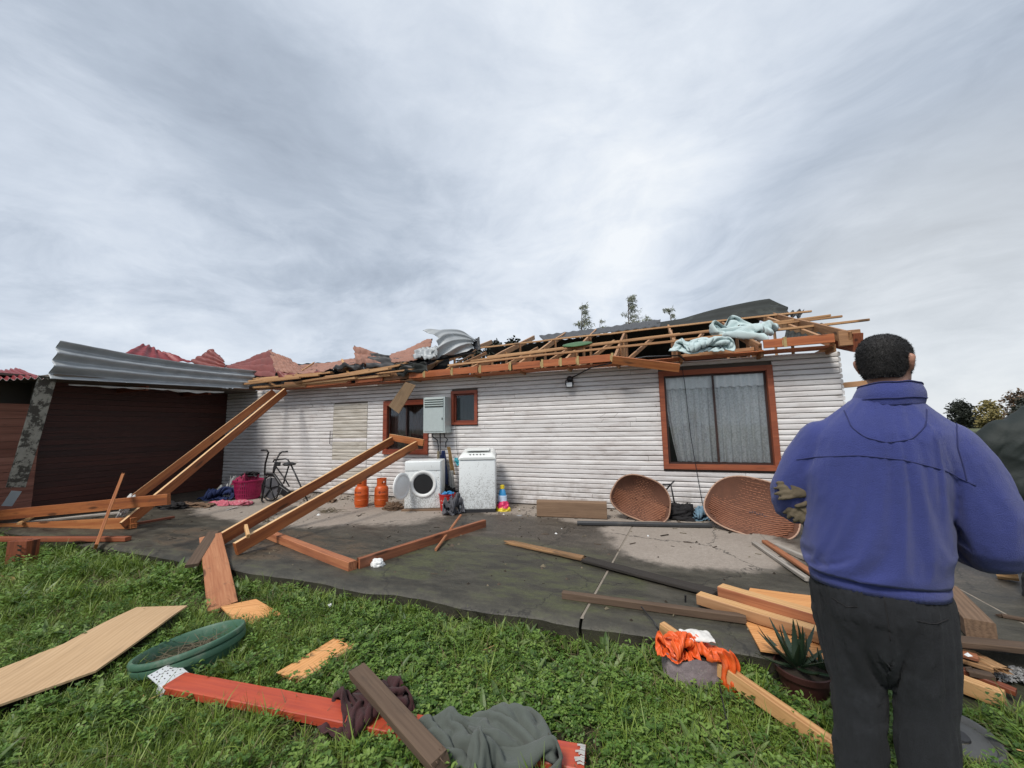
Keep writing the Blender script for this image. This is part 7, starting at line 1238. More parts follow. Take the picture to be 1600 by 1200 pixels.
beam('pale_lath', L_(30, 818, -3.6), L_(66, 800, -3.1), .05, .03, W_NEW, 'pale broken lath between the beams of the left heap', 'lath', seed=17)
beam('thin_strip', at_z(215, 818, SZ + .03), at_z(272, 808, SZ + .03), .04, .035, W_BROWN, 'thin dark red strip on the concrete right of the left heap', 'strip', seed=18)
p = at_z(24, 888, 0); mp = thing('timber_post', 'short red-brown timber post standing in the grass at the left edge', 'post', p, -TH)
beam('post', p + V((0, .05, -.02)), p + V((0.0, .05, .30)), .13, .23, W_BROWN, parent=mp, up=(1, 0, 0), seed=19, rag=.01)
for k in range(5):
    b = MB(); z = .05 + .05 * k; b.box(.03 + .02 * (k % 2), .121, -.018, -.012, z, z + .012 + .01 * (k % 2)); b.build('dark_gash', M_DRUM, mp)
FOOT.append([(p + V(q)).xy for q in ((-.15, -.05, 0), (.15, -.05, 0), (.15, .2, 0), (-.15, .2, 0))])
c = L_(198, 790, -3.0)
def bagfn(u, v):
    a = u * 6.2832; e = (v - .5) * math.pi; s = V((math.cos(a) * math.cos(e), math.sin(a) * math.cos(e), math.sin(e)))
    r = 1 + .9 * MN.noise(s * 1.9 + V((3, 1, 2))); return (s.x * .055 * r, s.y * .05 * r, s.z * .17 * r)
b = MB(); b.grid(bagfn, 28, 22); o = b.build('plastic_bag', M_BAGW, smooth=True); o.matrix_world = Matrix.Translation(c) @ Matrix.Rotation(R(25), 4, 'Y'); tag(o, 'torn white plastic bag snagged between the beams of the left heap', 'bag')
# weathered strip hanging from the wing eave
w0, w1 = HI @ at_x(75, 588, -6.95), HI @ at_x(24, 764, -7.35)
beam('weathered_strip', HM @ w1, HM @ w0, .20, .035, plain('mouldy_pale_strip', (.30, .29, .25), .9, 0, .35, 8, .5, .9, (.035, .03, .024), 9, dthr=(.47, .56)), 'mouldy pale strip hanging slantwise from the far left eave', 'strip', up=U + V((0, 0, .1)), seed=20, rag0=.05)
q = HM @ (w1 + V((.05, 0, -.03))); beam('metal_plate', q, q + V((-.10, -.02, -.22)), .11, .006, M_LIGHTBLUE, 'small pale blue plate below the hanging mouldy strip', 'plate', up=U, seed=21, ch=.001)
# planks across the middle of the concrete
beam('broken_plank', at_z(790, 846, SZ + .02), at_z(914, 873, SZ + .035), .085, .03, W_CHAR2, 'splintered yellow-brown plank lying at the tip of the black plank', 'plank', seed=22, rag0=.14, rag=.05)
beam('black_plank', at_z(906, 872, SZ + .03), at_z(1125, 928, SZ + .03), .125, .024, W_CHAR, 'long black rotten plank crossing the concrete', 'plank', seed=23, rag=.05, rag0=.08, seg=14)
beam('dark_plank', at_z(879, 929, SZ + .025), at_z(1165, 967, SZ + .03), .055, .05, W_DARK, 'straight dark brown plank near the edge of the concrete', 'plank', seed=24, seg=12)
# fresh timber on the right, with orange plywood below
z1 = SZ + .012
slab_poly('plywood_piece', [at_z(1172, 918, z1), at_z(1290, 932, z1), at_z(1345, 965, z1), at_z(1345, 1040, z1), at_z(1188, 1016, z1), at_z(1155, 955, z1)], .012, W_PLYO, 'bright orange plywood piece under the fresh timbers beside the man', 'plywood', axis=U, bend=.01, foot=False)
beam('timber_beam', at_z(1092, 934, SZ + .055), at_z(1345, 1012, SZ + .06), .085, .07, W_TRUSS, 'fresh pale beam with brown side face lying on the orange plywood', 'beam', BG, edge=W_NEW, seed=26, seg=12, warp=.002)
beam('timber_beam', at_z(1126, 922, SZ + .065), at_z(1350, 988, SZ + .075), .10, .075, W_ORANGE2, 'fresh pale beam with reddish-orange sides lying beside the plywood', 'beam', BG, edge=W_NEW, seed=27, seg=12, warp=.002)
beam('long_batten', at_z(1034, 981, SZ + .04), at_z(1306, 1172, .05), .05, .075, W_NEW, 'long pale batten sloping off the concrete onto the grass by the man', 'batten', seed=29, seg=14, warp=.002, foot=True)
for i, (a, c, w_, h_, mt, lb) in enumerate((((1178, 848), (1262, 905), .05, .03, W_GREY, 'grey narrow board sticking out under the wide basket, nearest the lawn'), ((1195, 846), (1275, 900), .06, .03, W_ROUGH, 'pinkish board lying beside the grey narrow board by the man'), ((1212, 852), (1290, 885), .05, .04, W_GREY, 'white-edged grey batten lying beside the pinkish board'))):
    beam('board', at_z(*a, SZ + .02), at_z(*c, SZ + .03), w_, h_, mt, lb, 'board', seed=30 + i)
# timber to the right of the man
beam('timber_beam', at_z(1478, 925, SZ + .06), at_z(1532, 985, SZ + .06), .13, .11, M_STONE, 'short thick brown beam end lying on the concrete right of the man', 'beam', BG, seed=34)
beam('dark_plank', at_z(1480, 1000, SZ + .02), at_z(1680, 1020, SZ + .02), .09, .035, W_DARK, 'dark wet plank along the concrete edge right of the man', 'plank', seed=35)
beam('broken_plank', at_z(1490, 1024, .10), at_z(1560, 1046, .09), .10, .025, W_CHAR2, 'splintered dark plank on the gravel right of the man', 'plank', seed=36, rag=.10, foot=True)
beam('red_lath', at_z(1485, 1040, .08), at_z(1588, 1082, .06), .05, .03, W_BROWN, 'thin red-brown lath between the splintered plank and the pale beam end', 'lath', seed=37, foot=True)
beam('timber_beam', at_z(1470, 1056, .06), at_z(1570, 1094, .06), .06, .08, W_NEW, 'pale beam end lying in the grass right of the man', 'beam', BG, seed=38, foot=True)
beam('log_piece', at_z(1556, 893, SZ + .05), at_z(1590, 897, SZ + .06), .10, .10, W_NEW, 'short pale log piece on the concrete below the man\'s right elbow', 'log', seed=39, ch=.025)
for i, (a, c, mt, lb) in enumerate((((1484, 795, ), (1520, 812), W_ORANGE2, 'orange board end on the pile seen under the man\'s right arm'), ((1482, 812), (1516, 832), W_NEW, 'pale board end on the pile seen under the man\'s right arm'), ((1478, 830), (1510, 840), W_ROUGH, 'pinkish board end on the pile seen under the man\'s right arm'), ((1470, 845), (1512, 868), W_BROWN, 'dark red board at the bottom of the pile under the man\'s right arm'))):
    beam('board', at_z(*a, SZ + .16 - .04 * i), at_z(*c, SZ + .14 - .04 * i), .12, .035, mt, lb, 'board', seed=41 + i)
for i, (a, c, w_, h_, mt, z_, lb) in enumerate((((1496, 1012), (1575, 1052), .085, .025, W_CHAR2, .10, 'splintered yellow-brown strip beside the gravel right of the man'), ((1505, 1048), (1560, 1060), .05, .03, W_DARK, .09, 'short dark lath end lying above the pale beam end right of the man'), ((1482, 1016), (1535, 1030), .07, .02, W_ROUGH, .13, 'torn pinkish sliver on the heap of laths right of the man'), ((1555, 960), (1640, 975), .03, .02, W_DARK, SZ + .01, 'thin dark strip on the concrete at the right edge'))):
    beam('broken_lath', at_z(*a, z_), at_z(*c, z_), w_, h_, mt, lb, 'lath', seed=60 + i, rag=.07, rag0=.04)
p = HM @ V((5.15, .6, 0)); beam('timber_post', p, p + V((0, 0, 2.55)), .12, .12, W_FASCIA, 'orange timber post with a pale tip beyond the right corner of the house', 'post', up=(1, 0, 0), seed=46, seg=6, rag=.12)
beam('crossbar', HM @ V((4.56, .6, 2.02)), HM @ V((5.12, .6, 2.06)), .05, .08, W_TRUSS, 'short timber bar between the house corner and the orange post', 'bar', seed=47)
# small rubbish scattered on the concrete
rn = random.Random(5); b = MB()
for k in range(1000):
    x, y = rn.uniform(-6.8, 3.8), -3.5 * rn.random() ** 1.3 - .08
    if rn.random() < .5: y = -rn.uniform(.05, .9)
    s = rn.uniform(.004, .018) * (1 if rn.random() < .9 else 1.9); a = rn.random() * 6.3; M = Matrix.Translation((x, y, SZ + .003)) @ Matrix.Rotation(a, 4, 'Z')
    if rn.random() < .45: b.box(-s * 2.5, s * 2.5, -s * .25, s * .25, 0, s * .4, rn.choice((0, 1, 2)), M)
    else: b.add([M @ V(q) for q in ((-s, -s * .7, 0), (s, -s * .6, 0), (s * .8, s * .7, 0), (-s * .7, s * .6, 0), (0, 0, s * .9))], [(0, 1, 4), (1, 2, 4), (2, 3, 4), (3, 0, 4)], 3 if rn.random() < .03 else rn.choice((0, 1, 1, 2)))
o = b.build('debris_crumbs', [M_STRAW, M_SOIL, M_BARK, M_PLASTW]); o.matrix_world = HM; tag(o, 'small twigs, leaf scraps and crumbs strewn over the concrete', 'debris', kind='stuff')
def twig_heap(label, px, py, n, spread, mat, seed, name='twig_heap'):
    rn = random.Random(seed); b = MB()
    for k in range(n):
        q = V((rn.gauss(0, spread), rn.gauss(0, spread * .3), rn.uniform(.0, .05))); a = rn.random() * 6.3; l = rn.uniform(.05, .16)
        b.tube([q, q + V((l * .5 * math.cos(a), l * .5 * math.sin(a), .03 * rn.random())), q + V((l * math.cos(a), l * math.sin(a), .0))], [.005, .004, .002], 4)
    o = b.build(name, mat); o.matrix_world = HM @ Matrix.Translation(HI @ at_z(px, py, SZ + .004)); return tag(o, label, 'twigs')
twig_heap('small heap of dark twigs on the dry concrete before the orange cylinders', 512, 800, 40, .13, M_STRAW, 4)
twig_heap('tangle of straw on the concrete below the leaning ladder pair', 418, 815, 30, .11, M_STRAW, 6)
p = HI @ at_z(540, 786, SZ); drape('cloth', 'muddy rag crumpled at the wall between bike and cylinders', 'cloth', 'maroon', hd(p.x - .5, p.y, SZ), (.6, .22, .08), M_STONE)
p = HI @ at_z(612, 797, SZ); blob('rubbish_heap', 'small heap of muddy rubbish beside the dryer', 'rubbish', (p.x, p.y + .05, SZ), (.16, .12, .10), M_STONE, 9.9, .4, 24, freq=4)
c = at_z(590, 884, SZ); blob('foam_lump', 'lump of white foam beside the corner of the flat beams', 'foam', c, (.065, .05, .065), M_PLASTW, 2.7, .22, 20, house=False, freq=3)
c = at_z(586, 898, SZ); 
c = at_z(515, 948, .05); blob('paper_scrap', 'small white scrap in the grass at the foot of the concrete', 'scrap', c, (.02, .015, .02), M_PLASTW, 3.7, .4, 10, house=False)
for k, (px, py, lb) in enumerate(((812, 806, 'small pale stone on the concrete near the timber block'), (852, 835, 'brown leaf scrap on the wet concrete'))):
    c = at_z(px, py, SZ); blob('stone' if k == 0 else 'leaf_scrap', lb, 'stone' if k == 0 else 'leaf', c, (.05, .02, .012), M_PEBBLE if k == 0 else M_BARK, 1.7 + k, .3, 10, house=False)

# ------------------------------------------------------------------ things lying on the lawn
zp = .075
slab_poly('plywood_sheet', [at_z(-110, 1150, zp), at_z(-110, 1095, zp), at_z(0, 1043, zp + .02), at_z(100, 1001, zp + .05), at_z(214, 943, zp + .06), at_z(293, 935, zp + .10), at_z(246, 980, zp + .05), at_z(150, 1051, zp + .03), at_z(0, 1110, zp)], .012, W_PLY, 'long tan plywood panel lying on the grass at lower left', 'plywood', axis=at_z(214, 943, zp) - at_z(0, 1075, zp), bend=.03)
slab_poly('plywood_piece', [at_z(345, 950, .05), at_z(400, 936, .07), at_z(443, 955, .06), at_z(393, 974, .03), at_z(362, 968, .03)], .012, W_PLYO, 'small orange plywood corner piece in the grass behind the green tub', 'plywood', axis=(1, .3, 0), bend=.01)
wp = thing('split_plank', 'short pale orange split plank in the grass above the red beam', 'plank', at_z(494, 1030, 0), R(35))
r0, r1 = at_z(444, 1061, .055), at_z(540, 1001, .06)
beam('face', r0, r1, .175, .022, W_PLYO, parent=wp, seed=50, rag=.05, rag0=.03, seg=8)
s_ = frame_x(r0, r1); off = (s_.to_3x3() @ V((0, -.10, -.004)))
beam('torn_edge', r0 + off, r1 + off, .035, .018, W_NEW, parent=wp, seed=51, rag=.08, rag0=.04)
FOOT.append([(s_ @ V(q)).xy for q in ((0, -.13, 0), ((r1 - r0).length, -.13, 0), ((r1 - r0).length, .09, 0), (0, .09, 0))])
beam('pale_lath', at_z(-40, 898, .03), at_z(38, 908, .03), .07, .02, W_NEW, 'short pale lath in the grass at the left edge', 'lath', seed=52, foot=True)
# long red beam with its connector plate
rb = thing('red_beam', 'long red-painted beam in the foreground grass with a white metal plate on its end', 'beam', at_z(580, 1120, 0), R(-14))
r0, r1 = at_z(268, 1066, .06), at_z(915, 1190, .06)
beam('timber', r0, r1, .135, .042, W_RED, parent=rb, seed=53, seg=20, warp=.001, rag=.01)
s_ = frame_x(r0, r1); fx = (r1 - r0).normalized()
cE = s_ @ Matrix.Translation((-.004, 0, 0))
b = MB(); b.box(-.004, .05, -.071, .071, -.026, .026); b.box(-.10, -.004, -.071, .071, .0215, .0255)
pl_ = b.build('connector_plate', M_PLATE, rb); pl_.matrix_local = inv(rb) @ cE @ Matrix.Translation((0, 0, .002)) @ Matrix.Rotation(R(24), 4, 'Y')
b = MB()
for k in range(5):
    for j in range(4): b.box(-.092 + .022 * j, -.086 + .022 * j, -.060 + .028 * k, -.054 + .028 * k, .0245, .0265)
for k in range(4): b.box(-.063, -.060, -.050 + .026 * k, -.036 + .026 * k, .0248, .0262)
b.build('nail_dimples', M_INK, pl_)
b = MB(); rn = random.Random(9)
for k in range(9):
    y = -.05 + .012 * k; b.tube([(-.045 + .03 * rn.random(), y, .0265), (-.02, y + .01 * rn.random(), .028), (-.002, y, .027)], .004, 5)
o = b.build('torn_pale_wood', M_SACKW, rb); o.matrix_local = inv(rb) @ s_ @ Matrix.Translation(((r1 - r0).length, 0, 0))
FOOT.append([(s_ @ V(q)).xy for q in ((-.03, -.085, 0), ((r1 - r0).length, -.085, 0), ((r1 - r0).length, .085, 0), (-.03, .085, 0))])
beam('dark_plank', at_z(556, 1045, .20), at_z(692, 1197, .13), .085, .045, W_DARK, 'short dark broken plank lying across the red beam over the maroon garment', 'plank', seed=55, rag=.05, rag0=.03, roll=R(8))
# garments (built further down as draped cloth)
# green tub sunk in the grass
c = at_z(298, 1002, .115)
tub = thing('plastic_tub', 'round green plastic tub sunk tilted in the grass, full of dead stalks', 'tub', mw=Matrix.Translation(c) @ Matrix.Rotation(R(-4), 4, 'X') @ Matrix.Rotation(R(-11), 4, 'Y'))
rr = .288
b = MB(); b.lathe([(rr - .06, -.26), (rr - .012, -.075), (rr + .010, -.070), (rr + .014, -.05), (rr + .012, -.035), (rr - .002, -.03), (rr + .012, -.022), (rr + .016, -.005), (rr + .010, .006), (rr - .008, .008), (rr - .018, -.004), (rr - .024, -.05), (rr - .06, -.24)], 72)
b.build('wall', M_TUB, tub, smooth=45)
b = MB(); b.grid(lambda u, v: ((rr - .035) * v * math.cos(u * 6.2832), (rr - .035) * v * math.sin(u * 6.2832), -.125 + .05 * MN.noise(V((v * 4 * math.cos(u * 6.2832), v * 4 * math.sin(u * 6.2832), 2)))), 40, 10); b.build('soil', M_SOIL, tub, smooth=True)
rn = random.Random(8); b = MB()
for k in range(230):
    a, r1_ = rn.random() * 6.3, (rr - .06) * math.sqrt(rn.random()); q = V((r1_ * math.cos(a), r1_ * math.sin(a), -.11)); l = rn.uniform(.08, .34); h = rn.random() * 6.3; up_ = rn.uniform(.05, .55)
    e = q + V((l * math.cos(h), l * math.sin(h), l * up_ * .6))
    if e.xy.length > rr - .04: e = V((*(e.xy.normalized() * (rr - .05)), min(e.z, .0)))
    m_ = q.lerp(e, .5) + V((rn.gauss(0, .02), rn.gauss(0, .02), .02)); b.tube([q, m_, e], [.0028, .002, .001], 4, mi=0)
o = b.build('dead_stalks', M_STRAW, tub); tag(o, kind='stuff')
cc_ = []
for k in range(20): a = k / 20 * 6.2832; cc_.append((c + V((math.cos(a) * (rr + .0), math.sin(a) * (rr + .0), 0))).xy)
FOOT.append(cc_)
# potted aloe
c = at_z(1258, 1088, 0); c.z = 0
pot = thing('potted_aloe', 'dark spiky aloe in a red-brown pot beside the man', 'potted plant', mw=Matrix.Translation(c) @ Matrix.Scale(.88, 4))
b = MB(); b.lathe([(0, 0), (.115, 0), (.138, .135), (.152, .138), (.155, .172), (.147, .175), (.137, .145), (0, .145)], 36); b.build('pot', M_POT, pot, smooth=40)
b = MB(); b.lathe([(.137, .150), (.08, .158), (0, .16)], 24); b.build('soil', M_SOIL, pot, smooth=True)
rn = random.Random(12)
def aloe_leaf(base, az, tilt, L, wd, curl):
    b = MB(); rings_ = []; n = 9; p_ = V(base); a = tilt
    for i in range(n + 1):
        t = i / n; a2 = a + curl * t; dr = V((math.cos(az) * math.cos(a2), math.sin(az) * math.cos(a2), math.sin(a2)))
        if i: p_ = p_ + dr * (L / n)
        w_ = wd * (1 - t ** 1.6) * (.75 + .5 * t * (1 - t)) + .0015; sd_ = V((-math.sin(az), math.cos(az), 0)); nn = dr.cross(sd_)
        if nn.z < 0: nn = -nn
        ring = []
        for k in range(8):
            q = 2 * math.pi * k / 8; s = math.sin(q); ring.append(p_ + sd_ * math.cos(q) * w_ + nn * (s * w_ * (.22 if s > 0 else .42)) + nn * (abs(math.cos(q)) * w_ * .25))
        rings_.append(ring)
    b.rings(rings_)
    for i in range(1, n):                       # little teeth on the margins
        for sgn in (0, 4):
            q = rings_[i][sgn]; e = q + (q - sum(rings_[i], V()) / 8) * .45; b.add([q + V((0, 0, .002)), rings_[i + 1][sgn].lerp(q, .6), e], [(0, 1, 2)])
    return b.build('leaf', M_LEAFD, pot, smooth=60)
for k in range(20):
    az = k * 2.4; lay = k / 20; aloe_leaf((-.035 + .03 * math.cos(az), .03 * math.sin(az), .165 + .05 * (1 - lay)), az, R(2 + 78 * (1 - lay) ** 1.1 + rn.uniform(-10, 10)), rn.uniform(.19, .26), .024, rn.uniform(.1, .5))
for k in range(11):
    az = k * 2.4 + 1; aloe_leaf((.105 + .015 * math.cos(az), -.03 + .015 * math.sin(az), .18), az, R(25 + 5 * k), rn.uniform(.10, .16), .014, rn.uniform(.1, .5))
FOOT.append([(c + V((.17 * math.cos(a), .17 * math.sin(a), 0))).xy for a in [k * .6283 for k in range(10)]])
# worn sack with an orange plastic bag over it
c = at_z(1082, 1072, 0); c.z = 0
bag = thing('planter_sack', 'worn woven sack planter with an orange plastic bag crumpled over its rim', 'sack', mw=Matrix.Translation(c) @ Matrix.Rotation(R(-8), 4, 'Z') @ Matrix.Scale(1.14, 4))
def sackfn(u, v):
    a = u * 6.2832; s = 1 + .05 * math.sin(a * 3 + 1) + .04 * MN.noise(V((math.cos(a) * 3, math.sin(a) * 3, v * 4)))
    sq = 1 / max(abs(math.cos(a)) ** 1.0, abs(math.sin(a)) ** 1.0) ** .35; return (.140 * s * sq * math.cos(a), .085 * s * sq * math.sin(a), .165 * v + .02 * MN.noise(V((a * 2, v * 3, 2))))
b = MB(); b.grid(sackfn, 60, 16); b.build('sack_wall', M_SACK, bag, smooth=True)
b = MB(); b.grid(lambda u, v: V(sackfn(u, .8)) * V((v, v, 1)) if False else (sackfn(u, .8)[0] * v, sackfn(u, .8)[1] * v, .15), 40, 4); b.build('soil', M_SOIL, bag)
drape('bag_crumple', None, None, 'maroon', Matrix.Translation((-.07, -.01, .150)) @ Matrix.Rotation(R(15), 4, 'Z'), (.19, .19, .12), M_BAGO, parent=bag, thick=.002)
drape('bag_crumple', None, None, 'heap', Matrix.Translation((.06, .0, .165)) @ Matrix.Rotation(R(-60), 4, 'Z'), (.22, .17, .085), M_BAGO, parent=bag, thick=.002)
def flap(u, v):
    x = .10 + .075 * u + .012 * math.sin(v * 7); y = -.085 - .025 * math.sin(u * math.pi) - .012 * MN.noise(V((u * 5, v * 5, 1))) - .012 * math.sin(u * 14)
    return (x + .035 * v, y, .215 - .21 * v + .02 * (1 - v) * math.sin(u * 3.14))
b = MB(); b.grid(flap, 24, 30); o = b.build('hanging_flap', M_BAGO, bag, smooth=True); solid(o, .003)
def flap2(u, v): return (-.03 + .15 * u, .03 + .05 * math.cos(v * 3.14), .222 + .02 * math.sin(v * 3.14) * math.sin(u * 3.14) + .012 * MN.noise(V((u * 5, v * 5, 3))))
b = MB(); b.grid(flap2, 24, 14); o = b.build('bag_lining', M_BAGW, bag, smooth=True); solid(o, .003)
FOOT.append([(c + V((.16 * math.cos(a), .11 * math.sin(a), 0))).xy for a in [k * .6283 for k in range(10)]])
def wwire(label, pts, r, name='wire', mat=None):
    c = sum((V(p) for p in pts), V()) / len(pts); b = MB(); b.tube([V(p) - c for p in pts], r, 6); o = b.build(name, mat or M_BLACK, smooth=True); o.matrix_world = Matrix.Translation(c); return tag(o, label, 'wire')
wwire('thin bent black rod rising behind the orange bag', [at_z(1042, 1018, .02), at_z(1030, 985, .16), at_z(1022, 972, .20), at_z(1002, 948, SZ + .05)], .005, 'rod')
wwire('thin black wire running down from the orange bag through the grass', [at_z(1124, 1068, .12), at_z(1128, 1090, .09), at_z(1136, 1130, .08), at_z(1146, 1215, .06)], .004)
beam('nail', at_z(1071, 941, SZ + .05), at_z(1071, 930, SZ + .10), .012, .012, M_BLACK, 'thin dark spike standing on the straight dark plank', 'spike', up=(1, 0, 0), seed=57, ch=.003)
# grey disc lid on the grass right of the man
c = at_z(1497, 1150, .03)
lid = thing('disc_lid', 'round grey rubber lid lying in the grass behind the man\'s right leg', 'lid', mw=Matrix.Translation(c) @ Matrix.Rotation(R(8), 4, 'X') @ Matrix.Scale(.74, 4))
b = MB(); b.lathe([(0, .0), (.155, .0), (.16, .012), (.175, .03), (.19, .032), (.20, .02), (.20, -.01), (.16, -.012), (0, -.012)], 48); b.build('disc', M_ASPH, lid, smooth=40)
b = MB(); b.lathe([(0, .014), (.05, .012), (.055, .001)], 24); b.build('hub', M_RUBBER, lid, smooth=40)
FOOT.append([(c + V((.2 * math.cos(a), .2 * math.sin(a), 0))).xy for a in [k * .6283 for k in range(10)]])
# patch of gravel at the corner of the concrete
rn = random.Random(21); b = MB(); gc = [at_z(1500, 1020, .02), at_z(1700, 1030, .02), at_z(1700, 1085, .02), at_z(1545, 1062, .02)]
for k in range(2200):
    u, v = rn.random(), rn.random(); q = (gc[0] * (1 - u) + gc[1] * u) * (1 - v) + (gc[3] * (1 - u) + gc[2] * u) * v; s = rn.uniform(.006, .016); a = rn.random() * 6
    M = Matrix.Translation((q.x, q.y, .02 + rn.uniform(0, .03))) @ Matrix.Rotation(a, 4, V((rn.random(), rn.random(), rn.random() + .1)).normalized())
    b.add([M @ V(w_) for w_ in ((s, 0, 0), (-s, 0, 0), (0, s * .8, 0), (0, -s * .8, 0), (0, 0, s * .6), (0, 0, -s * .6))], [(0, 2, 4), (2, 1, 4), (1, 3, 4), (3, 0, 4), (2, 0, 5), (1, 2, 5), (3, 1, 5), (0, 3, 5)])
o = b.build('gravel', M_PEBBLE); tag(o, 'patch of grey gravel at the edge of the concrete right of the man', 'gravel', kind='stuff'); FOOT.append([q.xy for q in gc])
# ------------------------------------------------------------------ people
def ering(c, a, b_, n=20, k=2.0):
    """closed ring round c with half-axis vectors a and b_; k > 2 squares it off"""
    c, a, b_ = V(c), V(a), V(b_); o = []
    for i in range(n):
        t = 2 * math.pi * i / n; cs, sn = math.cos(t), math.sin(t)
        o.append(c + a * math.copysign(abs(cs) ** (2 / k), cs) + b_ * math.copysign(abs(sn) ** (2 / k), sn))
    return o
def limb(mb, pts, rad, n=16, sub=5, flat=None):
    """tapering limb through pts (Catmull-Rom) with rounded ends"""
    P = [V(p) for p in pts]; Q = []; RR = []
    for i in range(len(P) - 1):
        p0, p1, p2, p3 = P[max(i - 1, 0)], P[i], P[i + 1], P[min(i + 2, len(P) - 1)]
        for j in range(sub):
            t = j / sub; Q.append(.5 * ((2 * p1) + (p2 - p0) * t + (2 * p0 - 5 * p1 + 4 * p2 - p3) * t * t + (3 * p1 - p0 - 3 * p2 + p3) * t ** 3)); RR.append(rad[i] * (1 - t) + rad[i + 1] * t)
    Q.append(P[-1]); RR.append(rad[-1])
    d0 = (Q[0] - Q[1]).normalized(); d1 = (Q[-1] - Q[-2]).normalized()
    Q = [Q[0] + d0 * RR[0] * .75, Q[0] + d0 * RR[0] * .5] + Q + [Q[-1] + d1 * RR[-1] * .5, Q[-1] + d1 * RR[-1] * .75]; RR = [RR[0] * .55, RR[0] * .85] + RR + [RR[-1] * .85, RR[-1] * .55]
    mb.tube(Q, RR, n)
def remeshed(mb, name, mat, voxel, smooth=6, parent=None, push=None, fac=.5):
    me = mb.mesh(name + '_tmp', mat); o = bpy.data.objects.new(name + '_tmp', me); C.objects.link(o)
    md = o.modifiers.new('r', 'REMESH'); md.mode = 'VOXEL'; md.voxel_size = voxel; md.use_smooth_shade = True
    if smooth: s = o.modifiers.new('s', 'SMOOTH'); s.iterations = smooth; s.factor = fac
    dg = bpy.context.evaluated_depsgraph_get(); dg.update(); m2 = bpy.data.meshes.new_from_object(o.evaluated_get(dg)); m2.name = name
    bpy.data.objects.remove(o); bpy.data.meshes.remove(me)
    if not m2.materials: m2.materials.append(mat)
    else: m2.materials[0] = mat
    if push:
        ns = [v.normal.copy() for v in m2.vertices]
        for v, n in zip(m2.vertices, ns): v.co += n * push(v.co, n)
    m2.shade_smooth(); m2.update()
    return link(bpy.data.objects.new(name, m2), parent)
def hand(mb, wrist, dirv, palmn, side, curl=.6, s=1.0):
    """palm and five bent fingers growing from the wrist"""
    x = V(dirv).normalized(); z = (V(palmn) - x * V(palmn).dot(x)).normalized(); y = z.cross(x) * side
    w_ = V(wrist)
    mb.rings([ering(w_ + x * (t * .095 * s), y * (wd_ * s), z * (th_ * s), 14, 2.4) for t, wd_, th_ in ((-.35, .026, .020), (0, .030, .019), (.4, .040, .018), (.8, .043, .016), (1, .040, .013))])
    for k, (oy, L) in enumerate(((.032, .068), (.011, .077), (-.011, .072), (-.031, .056))):
        b0 = w_ + x * (.088 * s) + y * (oy * s); p = b0; pts = [b0 - x * .02 * s]; a = .15
        for seg in (.45, .32, .23):
            a += curl * (.75 + .1 * k); p = p + (x * math.cos(a) - z * math.sin(a)) * (L * seg * s) + y * (oy * .06 * s); pts.append(V(p))
        limb(mb, pts, [.0095 * s, .0092 * s, .0085 * s, .0075 * s], 10, 3)
    b0 = w_ + x * (.022 * s) + y * (.034 * s)
    limb(mb, [b0, b0 + (x * .55 + y * .75) * .03 * s - z * .004, b0 + (x * .9 + y * .8) * .045 * s - z * .012 * s, b0 + (x * 1.3 + y * .75) * .052 * s - z * .03 * s], [.013 * s, .012 * s, .0105 * s, .009 * s], 10, 3)

def settle(o, frames, grow, pin, inset=.012, bend=.25, mass=.3):
    """let a garment a little too large for the figure settle into folds over it"""
    me = o.data; keep = o.matrix_basis.copy(); par = o.parent; o.parent = None; o.matrix_basis = Matrix()
    cm = me.copy(); ns = [v.normal.copy() for v in me.vertices]
    for v, n in zip(cm.vertices, ns): v.co -= n * inset
    co = bpy.data.objects.new('form', cm); C.objects.link(co); co.modifiers.new('c', 'COLLISION'); co.collision.thickness_outer = .003; co.collision.cloth_friction = 6
    vg = o.vertex_groups.new(name='pin')
    for v in me.vertices:
        w_ = pin(v.co)
        if w_ > 0: vg.add([v.index], w_, 'ADD')
    cl = o.modifiers.new('cloth', 'CLOTH'); s = cl.settings; s.quality = 5; s.mass = mass; s.tension_stiffness = 20; s.compression_stiffness = 20; s.shear_stiffness = 6; s.bending_stiffness = bend; s.air_damping = 4
    s.tension_damping = 12; s.compression_damping = 12; s.vertex_group_mass = 'pin'; s.pin_stiffness = 1; s.shrink_min = -grow
    cs = cl.collision_settings; cs.use_self_collision = False; cs.distance_min = .003; cs.collision_quality = 2
    cl.point_cache.frame_start = 1; cl.point_cache.frame_end = frames
    for fr in range(1, frames + 1): scene.frame_set(fr)
    dg = bpy.context.evaluated_depsgraph_get(); ev = o.evaluated_get(dg); cs_ = [v.co.copy() for v in ev.data.vertices]
    o.modifiers.clear(); o.vertex_groups.clear()
    for v, c in zip(me.vertices, cs_): v.co = c
    scene.frame_set(1); bpy.data.objects.remove(co); o.parent = par; o.matrix_basis = keep; me.update()
